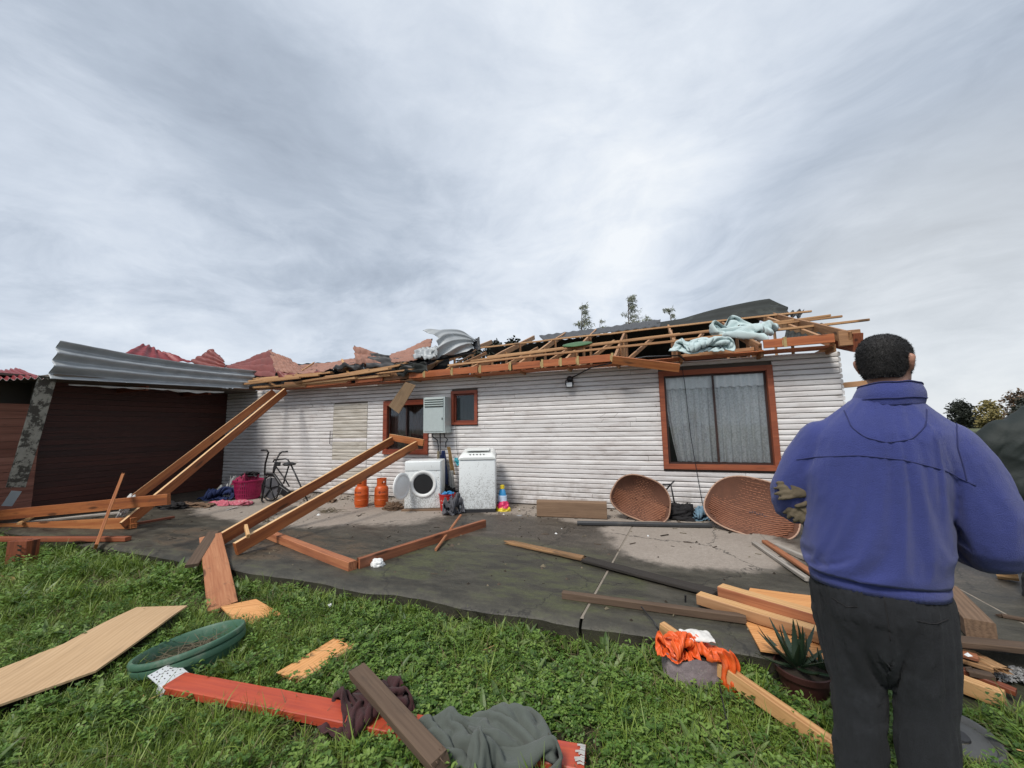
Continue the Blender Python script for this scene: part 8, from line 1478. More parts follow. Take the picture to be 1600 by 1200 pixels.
def person(label, M, spec):
    t = thing('person', label, 'person', mw=M)
    S = spec; head = V(S['head']); yaw = Matrix.Rotation(R(S['yaw']), 4, 'Z') @ Matrix.Rotation(R(S.get('nod', 6)), 4, 'X')
    HMx = Matrix.Translation(head) @ yaw
    # body: one continuous skin from crown to feet
    b = MB(); sk = lambda x, y, z: HMx @ V((x, y, z))
    b.rings([[sk(q.x, q.y, z) for q in ering((0, cy, 0), (rx, 0, 0), (0, ry, 0), 22, 2.15)] for z, cy, rx, ry in ((-.118, .045, .030, .030), (-.10, .04, .052, .058), (-.07, .022, .066, .082), (-.03, .006, .074, .096), (.01, .0, .079, .102), (.05, -.004, .080, .104), (.085, -.006, .072, .094), (.108, -.006, .052, .070), (.119, -.006, .024, .032))])
    limb(b, [sk(0, .095, .012), sk(0, .112, -.018), sk(0, .106, -.032)], [.011, .015, .012], 8, 2)           # nose
    limb(b, [sk(-.045, .088, .026), sk(0, .098, .028), sk(.045, .088, .026)], [.010, .010, .010], 8, 2)      # brow
    limb(b, [sk(-.024, .088, -.062), sk(0, .097, -.060), sk(.024, .088, -.062)], [.008, .010, .008], 8, 2)   # mouth
    for s in (-1, 1):
        limb(b, [sk(s * .080, -.012, .022), sk(s * .088, -.022, .020), sk(s * .087, -.022, .0), sk(s * .081, -.008, -.030)], [.009, .013, .011, .008], 8, 3)   # ears
        limb(b, [sk(s * .079, .004, .012), sk(s * .084, -.02, .03), sk(s * .081, .0, -.028)], [.008, .009, .007], 8, 3)
        limb(b, [sk(s * .030, .088, .008), sk(s * .034, .089, .008)], [.011, .011], 8, 2)                    # eyeballs under the lids
    nb = V(S['neck']); limb(b, [nb + V((0, 0, -.06)), nb, head + V((0, -.012, -.06)), head + V((0, -.01, 0))], [.085, .064, .060, .055], 16, 3)
    for z, cx, cy, rx, ry, k in S['torso']: pass
    b.rings([ering((cx, cy, z), (rx * .86, 0, 0), (0, ry * .84, 0), 20, k) for z, cx, cy, rx, ry, k in S['torso'] if z < 1.56 and z > .88])
    for sd_ in ('l', 'r'):
        pts, rad = S['arm_' + sd_]; limb(b, pts, [r_ * .68 for r_ in rad], 14)
        pts, rad = S['leg_' + sd_]; limb(b, pts, [r_ * .78 for r_ in rad], 14)
        f = V(S['foot_' + sd_]); limb(b, [f + V((0, -.05, .045)), f + V((0, .08, .035)), f + V((0, .17, .028))], [.038, .036, .026], 10, 3)
        if 'hand_' + sd_ in S: hand(b, *S['hand_' + sd_])
    body = remeshed(b, 'body', M_SKIN, .0072, 3, t)
    # hair: clipped cap with short bristles along its edge
    b = MB(); hair_in = lambda x, y, z: (z > .030 - .10 * max(0, -y) / .1 * .9 - (.04 if y < -.02 else 0)) 
    rings_ = []
    for z, cy, rx, ry in ((-.066, -.012, .062, .078), (-.04, -.004, .074, .094), (-.01, -.002, .0815, .103), (.03, -.004, .0855, .108), (.065, -.006, .083, .105), (.095, -.007, .069, .089), (.115, -.008, .048, .064), (.126, -.008, .018, .024)):
        rings_.append([(q, z) for q in ering((0, cy, 0), (rx, 0, 0), (0, ry, 0), 36, 2.15)])
    def hp(q, z):
        fr = max(0.0, (q.y - .01) / .1); side = max(0, 1 - abs(q.y + .012) / .035)
        zz = max(z, -.075 + .125 * min(1, fr * 1.2) + .062 * side * (1 if abs(q.x) > .05 else 0)); return sk(q.x, q.y - .0 * fr, zz)
    b.rings([[hp(q, z) for q, z in r_] for r_ in rings_])
    hr = b.build('hair', S.get('hairmat', M_HAIR), t, smooth=True); rnh = random.Random(4); b = MB(); me = hr.data
    for f in me.polygons:
        n = f.normal; a = f.area
        for k in range(int(a / 5e-6) + 1):
            q_ = [me.vertices[i].co for i in f.vertices]; u, v = rnh.random(), rnh.random(); p = (q_[0].lerp(q_[1], u)).lerp(q_[3].lerp(q_[2], u), v) if len(q_) == 4 else q_[0]; n = (me.vertices[f.vertices[0]].normal + f.normal).normalized(); l = rnh.uniform(.002, .0045); o_ = V((rnh.gauss(0, 1), rnh.gauss(0, 1), rnh.gauss(0, 1) - .8)) * .003
            sd2 = (Matrix.Rotation(rnh.random() * 6.3, 3, n) @ n.orthogonal().normalized()) * .0008; b.add([p + sd2, p - sd2, p + n * l + o_], [(0, 1, 2)])
    bz = b.build('bristles', S.get('hairmat', M_HAIR), hr, fix=False); tag(bz, kind='stuff')
    # trousers
    b = MB(); b.rings([ering((cx, cy, z), (rx, 0, 0), (0, ry, 0), 24, 2.3) for z, cx, cy, rx, ry in S['pelvis']])
    for sd_ in ('l', 'r'): limb(b, *S['leg_' + sd_], n=20)
    kn = S['leg_l'][0]
    def tfold(p, n):
        z = p.z; d_ = 0
        d_ += .010 * MN.noise(V((p.x * 4, p.y * 4, z * 3)))
        diag = MN.noise(V((p.x * 7 + z * 6, p.y * 7, z * 15 - p.x * 8))); d_ += .009 * (.5 - abs(diag) * 2)
        kn_ = math.exp(-((z - .42) / .13) ** 2) + .9 * math.exp(-((z - .13) / .10) ** 2) + .8 * math.exp(-((z - .70) / .07) ** 2)
        d_ += .011 * kn_ * (.6 - 2.2 * abs(MN.noise(V((p.x * 6 + z * 8 * (1 if p.x < -.05 else -1), p.y * 6, z * 17)))))
        return d_
    tr = remeshed(b, 'trousers', S.get('trmat', M_TROU), .011, 5, t, tfold)
    if 'settle' in S: settle(tr, 22, .14, lambda p: 1.0 if p.z > .84 or p.z < .05 else 0, inset=.006)
    tb = BVHTree.FromPolygons([v.co for v in tr.data.vertices], [p.vertices[:] for p in tr.data.polygons])
    for pts in ([(-.052, .86), (-.050, .76), (-.048, .69)], [(.03, .775), (.075, .768), (.125, .780)], [(-.13, .785), (-.165, .775), (-.205, .79)], [(.168, .85), (.165, .60), (.150, .42)]):
        o_ = []
        for i in range(25):
            tt = i / 24 * (len(pts) - 1); k = min(int(tt), len(pts) - 2); fr = tt - k; h = tb.ray_cast(V((pts[k][0] * (1 - fr) + pts[k + 1][0] * fr, -1, pts[k][1] * (1 - fr) + pts[k + 1][1] * fr)), V((0, 1, 0)))
            if h[0] is not None: o_.append(h[0] + h[1] * .0004)
        if len(o_) > 4: b = MB(); b.tube(o_, .0022, 5); b.build('seam', M_BLACKC, tr, smooth=True)
    # jacket
    b = MB(); b.rings([ering((cx, cy, z), (rx, 0, 0), (0, ry, 0), 28, k) for z, cx, cy, rx, ry, k in S['torso']])
    for sd_ in ('l', 'r'): limb(b, *S['arm_' + sd_], n=20)
    el = [V(S['arm_l'][0][len(S['arm_l'][0]) // 2]), V(S['arm_r'][0][len(S['arm_r'][0]) // 2])]
    hem = S['torso'][0][0]
    def jfold(p, n):
        d_ = .009 * MN.noise(V((p.x * 3.2, p.y * 3.2, p.z * 2.6))) + .005 * MN.noise(V((p.x * 8, p.y * 8, p.z * 8)))
        w1 = MN.noise(V((p.x * 3, p.y * 3, p.z * 3 + 7))) * 2
        low = math.exp(-((p.z - (hem + .15)) / .10) ** 2); d_ += .009 * low * (1 - 2.2 * abs(MN.noise(V((p.x * 3.0 + w1 * .5, p.y * 3, p.z * 13 - p.x * 7)))))
        mid = math.exp(-((p.z - (hem + .38)) / .16) ** 2); d_ += .006 * mid * (1 - 2.2 * abs(MN.noise(V((p.x * 6 + p.z * 5 + w1 * .3, p.y * 4, p.z * 5)))))
        for i, e in enumerate(el):
            g_ = math.exp(-((p - e).length / .13) ** 2); ph = (p.z * 60 + p.x * (38 if i else -38)) + 3 * w1; d_ += .010 * g_ * (.7 - 2.2 * abs(MN.noise(V((ph * .22, w1, 3)))))
        for ax_ in ((-.20, 1.30), (.20, 1.28)):
            g_ = math.exp(-(((p.x - ax_[0]) ** 2 + (p.z - ax_[1]) ** 2) / .0085)); d_ += .008 * g_ * (1 - 2.4 * abs(MN.noise(V((p.x * 14 - p.z * 12, p.y * 5, 3)))))
        bz_ = (p.z - (hem + .055)) / .012; d_ -= .011 * math.exp(-bz_ * bz_)
        if p.z < hem + .05 and abs(n.z) < .8: d_ += .003 * math.sin(math.atan2(p.y, p.x) * 150)
        return d_ * S.get('creases', 1.0)
    jk = remeshed(b, 'jacket', S.get('jkmat', M_FLEECE), .0125, 4, t, jfold)
    if 'settle' in S: settle(jk, 20, .05, lambda p: 1.0 if p.z < hem + .045 or p.z > 1.585 or p.y > .235 else 0, mass=.14, bend=.8)
    bv = BVHTree.FromPolygons([v.co for v in jk.data.vertices], [p.vertices[:] for p in jk.data.polygons])
    if S.get('seams'):
        def seam(pts, r=.0021, nm='seam', n=50):
            o_ = []
            for i in range(n + 1):
                tt = i / n * (len(pts) - 1); k = min(int(tt), len(pts) - 2); f = tt - k; x, z = pts[k][0] * (1 - f) + pts[k + 1][0] * f, pts[k][1] * (1 - f) + pts[k + 1][1] * f
                h = bv.ray_cast(V((x, -1, z)), V((0, 1, 0)))
                if h[0] is not None and h[0].y < .12: o_.append(h[0] + h[1] * .0016)
            if len(o_) > 3:
                for _ in range(3): o_ = [o_[0]] + [(a + c_ * 2 + e) / 4 for a, c_, e in zip(o_, o_[1:], o_[2:])] + [o_[-1]]
                b = MB(); b.tube(o_, r, 6); b.build(nm, M_SEAM, jk, smooth=True)
        for sm in S['seams']: seam(*sm)
    z_, cx, cy, rx, ry, k_ = S['torso'][1]; b = MB()      # ribbed hem band
    b.rings([[c_ * 1.0 + (c_ - V((cx, cy, zz))).normalized() * (.0016 * (i % 2)) for i, c_ in enumerate(ering((cx, cy, zz), (rx + gr_, 0, 0), (0, ry + gr_, 0), 150, k_))] for zz, gr_ in ((z_ - .028, -.004), (z_ - .030, .006), (z_ - .010, .0095), (z_ + .015, .0085), (z_ + .030, .001))], cap=False)
    hb_ = b.build('hem_band', S.get('jkmat', M_FLEECE), jk, smooth=True)
    # collar standing round the neck
    if 'collar' in S:
        cz0, cz1, ccx, ccy, crx, cry = S['collar']; b = MB()
        def cf(u, v):
            a = math.pi / 2 + .30 + u * (2 * math.pi - .60); fl = .010 * math.sin(v * math.pi) + .006 * v; z = cz0 + (cz1 - cz0) * v - .03 * v * (math.sin(a) + .6) * .5
            return (ccx + .012 * v + (crx + .018 * (1 - v) + fl) * math.cos(a), ccy + (cry + .018 * (1 - v) + fl) * math.sin(a), z + .004 * MN.noise(V((a * 2, v * 4, 1))))
        b.grid(cf, 72, 14); o = b.build('collar', S.get('jkmat', M_FLEECE), jk, smooth=True); solid(o, .009, -1)
        for v_ in (.28, .96):
            b = MB(); b.tube([V(cf(i / 60, v_)) * 1.0 + V((0, -.002, .002)) for i in range(61)], .003, 6); b.build('seam', M_SEAM, jk, smooth=True)
    for sd_ in ('l', 'r'):                     # shoes
        f = V(S['foot_' + sd_]); b = MB()
        b.rings([[V((q.x, y, q.z)) + f for q in ering((0, 0, cz_), (wx_, 0, 0), (0, 0, hz_), 16, 2.6)] for y, cz_, wx_, hz_ in ((-.098, .045, .02, .03), (-.09, .05, .040, .045), (-.03, .058, .046, .052), (.05, .052, .047, .046), (.12, .040, .050, .034), (.18, .030, .040, .024), (.205, .026, .018, .014))])
        sh = b.build('shoe', M_SHOE, t, smooth=True)
        b = MB(); b.rings([[V((q.x, q.y, z)) + f for q in ering((0, .055, 0), (.052 * k_, 0, 0), (0, .155 * k_, 0), 24, 2.8)] for z, k_ in ((.0, .97), (.006, 1), (.024, 1), (.028, .96))]); b.build('sole', M_PLASTW, sh, smooth=40)
        b = MB()
        for k in range(4): b.tube([f + V((-.03, .06 + .02 * k, .083 - .008 * k)), f + V((0, .065 + .02 * k, .094 - .009 * k)), f + V((.03, .06 + .02 * k, .083 - .008 * k))], .004, 6)
        b.build('lace', M_PLASTW, sh, smooth=True)
    return t, jk, bv

tor = [(.840, -.055, .0, .198, .140, 2.4), (.862, -.055, .0, .204, .146, 2.4), (.92, -.056, -.004, .208, .150, 2.4), (1.0, -.054, -.008, .216, .158, 2.4), (1.12, -.045, -.010, .221, .158, 2.4), (1.25, -.03, -.012, .228, .156, 2.5), (1.36, -.005, -.015, .233, .150, 2.5), (1.44, .010, -.018, .226, .138, 2.5), (1.495, .020, -.018, .196, .120, 2.4), (1.54, .026, -.016, .148, .102, 2.2), (1.575, .034, -.012, .112, .092, 2.1), (1.60, .042, -.008, .098, .086, 2.0), (1.63, .048, -.004, .088, .082, 2.0)]
pel = [(.685, -.05, .0, .12, .07), (.705, -.05, .0, .175, .12), (.74, -.052, -.008, .198, .150), (.82, -.05, -.008, .196, .146), (.90, -.05, 0, .188, .134), (.96, -.05, 0, .175, .12)]
man = dict(head=(.062, .022, 1.735), yaw=-24, nod=-4, neck=(.045, -.005, 1.56), torso=tor, pelvis=pel,
    arm_l=([(-.175, -.01, 1.435), (-.245, -.005, 1.33), (-.305, .015, 1.21), (-.300, .075, 1.145), (-.20, .20, 1.12), (-.09, .27, 1.13)], [.084, .082, .078, .076, .066, .055]),
    arm_r=([(.200, -.012, 1.415), (.255, -.015, 1.30), (.292, -.01, 1.15), (.298, .03, 1.065), (.235, .17, 1.035), (.14, .26, 1.06)], [.088, .090, .090, .090, .074, .058]),
    leg_l=([(-.150, -.005, .80), (-.150, .0, .62), (-.138, .012, .46), (-.150, -.012, .27), (-.165, -.02, .10)], [.110, .096, .078, .074, .072]),
    leg_r=([(.050, -.010, .80), (.052, -.02, .62), (.044, -.020, .46), (.028, -.045, .27), (.014, -.055, .10)], [.112, .098, .079, .074, .072]),
    foot_l=(-.17, .0, 0), foot_r=(.014, -.03, 0),
    hand_l=((-.07, .285, 1.135), (1, .35, .05), (0, -.6, .6), 1, .7, 1.0), hand_r=((.13, .275, 1.065), (-1, .35, .1), (0, -.6, .6), -1, .6, 1.0),
    collar=(1.560, 1.650, .050, .004, .090, .092),
    settle=1, seams=[([(-.275, 1.335), (-.20, 1.352), (-.08, 1.365), (.05, 1.352), (.16, 1.315), (.235, 1.262)],), ([(-.095, 1.545), (-.085, 1.475), (-.05, 1.435), (.01, 1.415), (.08, 1.428), (.125, 1.475), (.145, 1.54)],), ([(.235, 1.50), (.215, 1.46), (.205, 1.40), (.212, 1.33), (.215, 1.28)],)])
A1 = R(35)
pm, jk, bv = person('man seen from behind in a violet-blue fleece and black trousers', Matrix.Translation((1.52, 1.63, 0)) @ Matrix.Rotation(-A1, 4, 'Z'), man)
pM = pm.matrix_world
# trouser details
# work gloves tucked under his left arm
gl = thing('work_gloves', 'dusty tan work gloves tucked under the left arm of the man in blue', 'gloves', mw=pM @ Matrix.Translation((-.262, -.045, 1.205)))
b = MB(); hand(b, (.045, .01, .012), (-.85, -.30, -.12), (.1, -1, .2), 1, .22, .98)
remeshed(b, 'glove', M_GLOVE, .006, 3, gl, lambda p, n: .003 * MN.noise(p * 60))
b = MB(); hand(b, (.05, .03, -.035), (-.70, -.32, -.62), (-.2, -1, .2), -1, .30, .98)
remeshed(b, 'glove', M_GLOVE, .006, 3, gl, lambda p, n: .003 * MN.noise(p * 60 + V((5, 1, 1))))
# second man, mostly outside the frame
man2 = dict(man); man2.update(creases=2.4, jkmat=M_RAINJ, seams=None, yaw=30)
man2.pop('collar'); man2.pop('settle'); man2['head'] = (.13, .13, 1.69); man2['yaw'] = -30; man2['torso'] = [(z, cx - .01, cy, rx * 1.2, ry * 1.15, k) for z, cx, cy, rx, ry, k in tor]
man2['arm_l'] = ([(-.20, -.01, 1.42), (-.30, -.005, 1.30), (-.36, .015, 1.14), (-.33, .075, 1.06), (-.20, .20, 1.06), (-.09, .27, 1.10)], [.11, .108, .10, .095, .080, .06])
person('person in a dark green rain jacket at the right edge behind the man in blue', Matrix.Translation((4.07, 3.0, 0)) @ Matrix.Rotation(R(-25), 4, 'Z') @ Matrix.Scale(.98, 4), man2)

# ------------------------------------------------------------------ garments draped in the foreground grass
c = at_z(766, 1172, .04); drape('grey_garment', 'crumpled grey-green fleece garment lying over the red beam in the grass', 'garment', 'grey', Matrix.Translation(c) @ Matrix.Rotation(R(-10), 4, 'Z'), (.76, .46, .17), M_GREYC, thick=.010, foot=True)
c = at_z(580, 1116, .035); drape('maroon_garment', 'crumpled maroon knit garment under the dark plank on the red beam', 'garment', 'maroon', Matrix.Translation(c) @ Matrix.Rotation(R(20), 4, 'Z'), (.46, .40, .125), M_MAROON, thick=.008, foot=True)
# ------------------------------------------------------------------ plants and trees
def leafcloud(mb, n, fn, size, rn, seg=1, droop=.3):
    for k in range(n):
        p = V(fn()); d_ = V((rn.gauss(0, 1), rn.gauss(0, 1), rn.gauss(0, .7) - droop)).normalized(); s = d_.orthogonal().normalized()
        s = (Matrix.Rotation(rn.random() * 6.3, 3, d_) @ s); l = size * rn.uniform(.6, 1.4); w_ = l * rn.uniform(.22, .4)
        mb.add([p, p + d_ * l * .45 + s * w_, p + d_ * l, p + d_ * l * .45 - s * w_], [(0, 1, 2, 3)])
def tree(label, base, h, crown_r, crown_h, mat, seed, n=2600, leaf=.22, clumps=14, group=None, trunk_r=.12, name='tree', wispy=0.0):
    rn = random.Random(seed); t = thing(name, label, 'tree', base, rn.random() * 6, group)
    b = MB(); lean = V((rn.gauss(0, .04), rn.gauss(0, .04), 0)) * h; pts = [V((0, 0, 0)) + lean * (i / 5) ** 2 + V((0, 0, h * .92 * i / 5)) for i in range(6)]
    b.tube(pts, [trunk_r * (1 - .85 * i / 5) for i in range(6)], 8); cl = []
    for k in range(clumps):
        a = k * 2.4 + rn.random(); f = (k + .5) / clumps; z = h - crown_h + crown_h * f * .96
        rr_ = crown_r * (math.sin(math.pi * min(1, .18 + f * .80)) ** .7) * rn.uniform(.55, 1.0) * (1 - wispy * f)
        c_ = V((rr_ * math.cos(a) * .75, rr_ * math.sin(a) * .75, z)) + lean * (z / h) ** 2; cl.append((c_, crown_r * rn.uniform(.28, .5) * (1 - .6 * wispy)))
        tz = max(.3, z - crown_h * rn.uniform(.1, .3)) / (h * .92) * 5; i = min(int(tz), 4); s_ = pts[i].lerp(pts[i + 1], min(1, tz - i))
        b.tube([s_, s_.lerp(c_, .55) + V((0, 0, .06 * h * rn.random())), c_], [trunk_r * .35, trunk_r * .2, trunk_r * .07], 5)
    b.build('trunk', M_BARK, t, smooth=True); b = MB()
    def pick():
        c_, r_ = cl[rn.randrange(len(cl))]; q = V((rn.gauss(0, 1), rn.gauss(0, 1), rn.gauss(0, .8))); q = q.normalized() * r_ * rn.random() ** .45; return c_ + q
    leafcloud(b, n, pick, leaf, rn, droop=1.0 if wispy else .3); b.build('crown', mat, t, fix=False); return t
def gp(px, py, y): q = at_y(px, py, y); return q
def base_of(px, y): q = at_y(px, 655, y); return V((q.x, q.y, 0))
# wind-blown tops over the roof: slender drooping trees well behind the house
def wispy_tree(label, px, top, y, spread, n, seed, lean):
    q = at_y(px, top, y); h = q.z; rn = random.Random(seed); t = thing('eucalyptus_tree', label, 'tree', (q.x - lean * 1.2, q.y, 0), 0, 'treetops over the roof')
    tr = [V((lean * 1.2 * (i / 8) ** 2.5, .1 * math.sin(i), h * i / 8)) for i in range(9)]
    b = MB(); b.tube(tr, [.13 * (1 - .93 * i / 8) for i in range(9)], 7); fo = MB()
    for k in range(n):
        f = rn.uniform(.50, .985); z = f * 8; i = min(int(z), 7); s_ = tr[i].lerp(tr[i + 1], z - i); L = spread * (1.15 - f) * 2.2 * rn.uniform(.5, 1.1); az = rn.choice((0, 0, 0, 1)) * 3.1 + rn.gauss(0, .8)
        m_ = s_ + V((math.cos(az) * L * .5, math.sin(az) * L * .5, L * .62)); e_ = s_ + V((math.cos(az) * L + lean * .25, math.sin(az) * L, L * .70)); b.tube([s_, m_, e_], [.022, .014, .005], 4)
        for j in range(40):
            u = rn.random() ** .6; p = s_.lerp(m_, u * 2) if u < .5 else m_.lerp(e_, u * 2 - 1)
            d_ = V((rn.gauss(.35, .5), rn.gauss(0, .5), rn.gauss(-.55, .45))).normalized(); s2 = d_.orthogonal().normalized(); s2 = Matrix.Rotation(rn.random() * 6.3, 3, d_) @ s2; l = rn.uniform(.12, .26); w_ = l * .10
            p = p + V((rn.gauss(0, .05), rn.gauss(0, .05), rn.gauss(0, .05))); fo.add([p, p + d_ * l * .4 + s2 * w_, p + d_ * l, p + d_ * l * .4 - s2 * w_], [(0, 1, 2, 3)])
    b.build('trunk', M_BARK, t, smooth=True); fo.build('crown', M_LEAFTREE, t, fix=False)
for i, (px, top, y, sp, n, ln) in enumerate(((910, 472, 24, .85, 44, .25), (982, 461, 24, 1.0, 60, .15), (1046, 480, 24, .75, 34, -.3), (938, 498, 25, .6, 22, .2), (1010, 490, 25, .5, 18, .2))):
    wispy_tree(('slender grey-green treetop over the roof, leftmost of the tall three', 'slender grey-green treetop over the roof, tallest of the three', 'slender grey-green treetop over the roof, nearest the flipped dark sheet', 'low thin treetop between the left and tallest slender trees', 'low thin treetop between the tallest and right slender trees')[i], px, top, y, sp, n, 50 + i, ln)
for i, (px, top, y) in enumerate(((768, 533, 30), (805, 533, 31), (744, 543, 30))):
    q = at_y(px, top, y); tree(('dark rounded treetop just above the battens, biggest one', 'dark rounded treetop just above the battens, right one', 'dark low treetop beside the crumpled zinc sheet')[i], (q.x, q.y, 0), q.z, 1.3, 2.6, M_LEAFDARK, 70 + i, 1500, .3, 12, 'dark trees behind the house')
for i, (px, top, y, cr, ch_, mt, lb, n) in enumerate(((1500, 628, 46, 1.55, 2.6, M_LEAFDARK, 'dark round tree on the horizon above the blue shoulder', 3200), (1545, 627, 42, 1.35, 3.2, M_LEAFYEL, 'yellowish loose tree on the horizon between the two men', 2400), (1590, 612, 34, 1.5, 2.6, M_LEAFBR, 'brownish sparse tree on the horizon at the right edge', 1500), (1612, 622, 30, 1.4, 2.4, M_LEAFDARK, 'dark bushy tree at the right edge above the green jacket', 1600))):
    q = at_y(px, top, y); tree(lb, (q.x, q.y, 0), q.z, cr, ch_, mt, 90 + i, n, .24, 16, 'trees on the horizon')
# low dark hedge along the far field
rn = random.Random(33); b = MB(); q0, q1 = base_of(1380, 60), base_of(1800, 70)
def hp_(): u = rn.random(); c_ = q0.lerp(q1, u); return c_ + V((rn.gauss(0, .5), rn.gauss(0, .5), rn.random() ** .7 * (1.5 + .3 * MN.noise(V((u * 30, 0, 0))))))
leafcloud(b, 9000, hp_, .4, rn); o = b.build('hedge', M_LEAFDARK, fix=False); tag(o, 'low dark hedge across the far field at right', 'hedge', kind='stuff')
# leafy shrub between the wide basket and the man
c = HI @ at_z(1206, 806, SZ); sh = hthing('leafy_shrub', 'green leafy shrub growing at the wall behind the man\'s left arm', 'shrub', c.x, c.y + .05, SZ)
rn = random.Random(14)
for k in range(7):
    a = rn.random() * 6.3; tip = V((.30 * math.cos(a) * rn.random() - .08, .12 * math.sin(a), rn.uniform(.5, 1.02))); mid = tip * .5 + V((rn.gauss(0, .04), rn.gauss(0, .04), .05))
    b = MB(); b.tube([V((0.02 * k - .06, 0, 0)), mid, tip], [.009, .006, .003], 6); b.build('stem', M_BARK, sh, smooth=True)
    for j in range(9):
        f = .35 + .65 * j / 8; p = (V((0, 0, 0)).lerp(mid, f * 2) if f < .5 else mid.lerp(tip, f * 2 - 1)); az = j * 2.4 + k; L = rn.uniform(.13, .21); el = rn.uniform(-.5, .5)
        d_ = V((math.cos(az) * math.cos(el), math.sin(az) * math.cos(el), math.sin(el))); s = V((-math.sin(az), math.cos(az), 0)); nn = d_.cross(s); w_ = L * .24; z_ = V((0, 0, 0))
        vs = [z_, d_ * L * .3 + s * w_ + nn * .01, d_ * L * .3 - s * w_ + nn * .01, d_ * L * .3, d_ * L * .7 + s * w_ * .8 - nn * .012, d_ * L * .7 - s * w_ * .8 - nn * .012, d_ * L * .7 - nn * .02, d_ * L - nn * .05]
        b = MB(); b.add(vs, [(0, 3, 1), (0, 2, 3), (1, 3, 6, 4), (3, 2, 5, 6), (4, 6, 7), (6, 5, 7)]); b.build('leaf', M_LEAFS, sh, fix=False, mw=Matrix.Translation(p))

# ------------------------------------------------------------------ the lawn: clover, grass and broad weeds
protos = bpy.data.collections.new('lawn_plants')
def proto(name, mb, mat):
    o = bpy.data.objects.new(name, mb.mesh(name, mat, fix=False)); protos.objects.link(o); return o
rn = random.Random(77)
def blade(mb, base, az, L, w_, bend, rn, fold=0.0):
    d0 = V((math.cos(az), math.sin(az), 0)); s = V((-math.sin(az), math.cos(az), 0)); p = V(base); a = R(rn.uniform(62, 88)); pts = []
    n = 3
    for i in range(n + 1):
        t = i / n; pts.append((V(p), w_ * (1 - t ** 1.7) + .0004)); a2 = a - bend * (t + .3); p = p + (d0 * math.cos(a2) + V((0, 0, 1)) * math.sin(a2)) * (L / n)
    vs = []
    for q, ww in pts: vs += [q - s * ww, q + s * ww]
    mb.add(vs, [(0, 1, 3, 2), (2, 3, 5, 4), (4, 5, 7, 6)])
def leafblade(mb, base, az, el, L, w_, rn, curl=.6):
    d0 = V((math.cos(az), math.sin(az), 0)); s = V((-math.sin(az), math.cos(az), 0)); p = V(base); rows = []; n = 4
    prof = (.25, .75, 1.0, .75, .08)
    for i in range(n + 1):
        t = i / n; a2 = el - curl * t; dr = d0 * math.cos(a2) + V((0, 0, 1)) * math.sin(a2); up_ = s.cross(dr) * -1
        ww = w_ * prof[i]; rows += [p - s * ww + up_ * ww * .3, V(p), p + s * ww + up_ * ww * .3]; p = p + dr * (L / n)
    mb.add(rows, [(i * 3 + j, i * 3 + j + 1, i * 3 + j + 4, i * 3 + j + 3) for i in range(n) for j in (0, 1)])
kinds = []
for v_ in range(3):
    b = MB()
    for k in range(16): blade(b, (rn.gauss(0, .014), rn.gauss(0, .014), -.005), rn.random() * 6.3, rn.uniform(.05, .125), rn.uniform(.0016, .0030), rn.uniform(.3, 1.5), rn)
    kinds.append(proto('p%02d_grass' % len(kinds), b, L_GRASS))
for v_ in range(3):
    b = MB()
    for k in range(11):
        q = V((rn.gauss(0, .022), rn.gauss(0, .022), 0)); h = rn.uniform(.030, .075); az = rn.random() * 6.3; top = q + V((.02 * math.cos(az), .02 * math.sin(az), h)); s = V((-math.sin(az), math.cos(az), 0)) * .0008
        b.add([q - s, q + s, top], [(0, 1, 2)]); r_ = rn.uniform(.008, .0135); tx, ty = rn.gauss(0, .3), rn.gauss(0, .3)
        for j in range(3):
            a = az + j * 2.094; d_ = V((math.cos(a), math.sin(a), 0)); e = V((-math.sin(a), math.cos(a), 0))
            def T(u, w_, z): q2 = top + d_ * u * r_ + e * w_ * r_; q2.z += z * r_ + (q2 - top).x * tx + (q2 - top).y * ty; return q2
            b.add([T(.05, 0, 0), T(.75, .62, .18), T(1.25, .42, .10), T(1.15, 0, -.02), T(1.25, -.42, .10), T(.75, -.62, .18)], [(0, 1, 2, 3), (0, 3, 4, 5)])
    kinds.append(proto('p%02d_clover' % len(kinds), b, L_CLOV))
for v_ in range(2):
    b = MB()
    for k in range(9): leafblade(b, (0, 0, .004), k * 2.4 + rn.random() * .4, R(rn.uniform(20, 70)), rn.uniform(.07, .14), rn.uniform(.009, .016), rn, rn.uniform(.4, 1.1))
    kinds.append(proto('p%02d_weed' % len(kinds), b, L_WEED))
for v_ in range(2):
    b = MB()
    for st in range(4):
        q = V((rn.gauss(0, .018), rn.gauss(0, .018), 0)); h = rn.uniform(.05, .11); az = rn.random() * 6.3; ln = V((math.cos(az), math.sin(az), 0)) * h * .35
        for j in range(7):
            f = (j + 1) / 7; p = q + ln * f * f + V((0, 0, h * f)); leafblade(b, p, j * 2.2 + st, R(rn.uniform(-10, 45)), rn.uniform(.014, .030), rn.uniform(.005, .009), rn, .5)
    kinds.append(proto('p%02d_chickweed' % len(kinds), b, L_CLOV))
b = MB()
for k in range(14): blade(b, (rn.gauss(0, .03), rn.gauss(0, .03), 0), rn.random() * 6.3, rn.uniform(.06, .16), rn.uniform(.001, .002), rn.uniform(1.0, 2.2), rn)
kinds.append(proto('p%02d_dead' % len(kinds), b, L_DEAD))
b = MB()
for k in range(12): blade(b, (rn.gauss(0, .02), rn.gauss(0, .02), 0), rn.random() * 6.3, rn.uniform(.14, .26), rn.uniform(.0025, .0045), rn.uniform(.4, 1.4), rn)
kinds.append(proto('p%02d_tall' % len(kinds), b, L_GRASS))
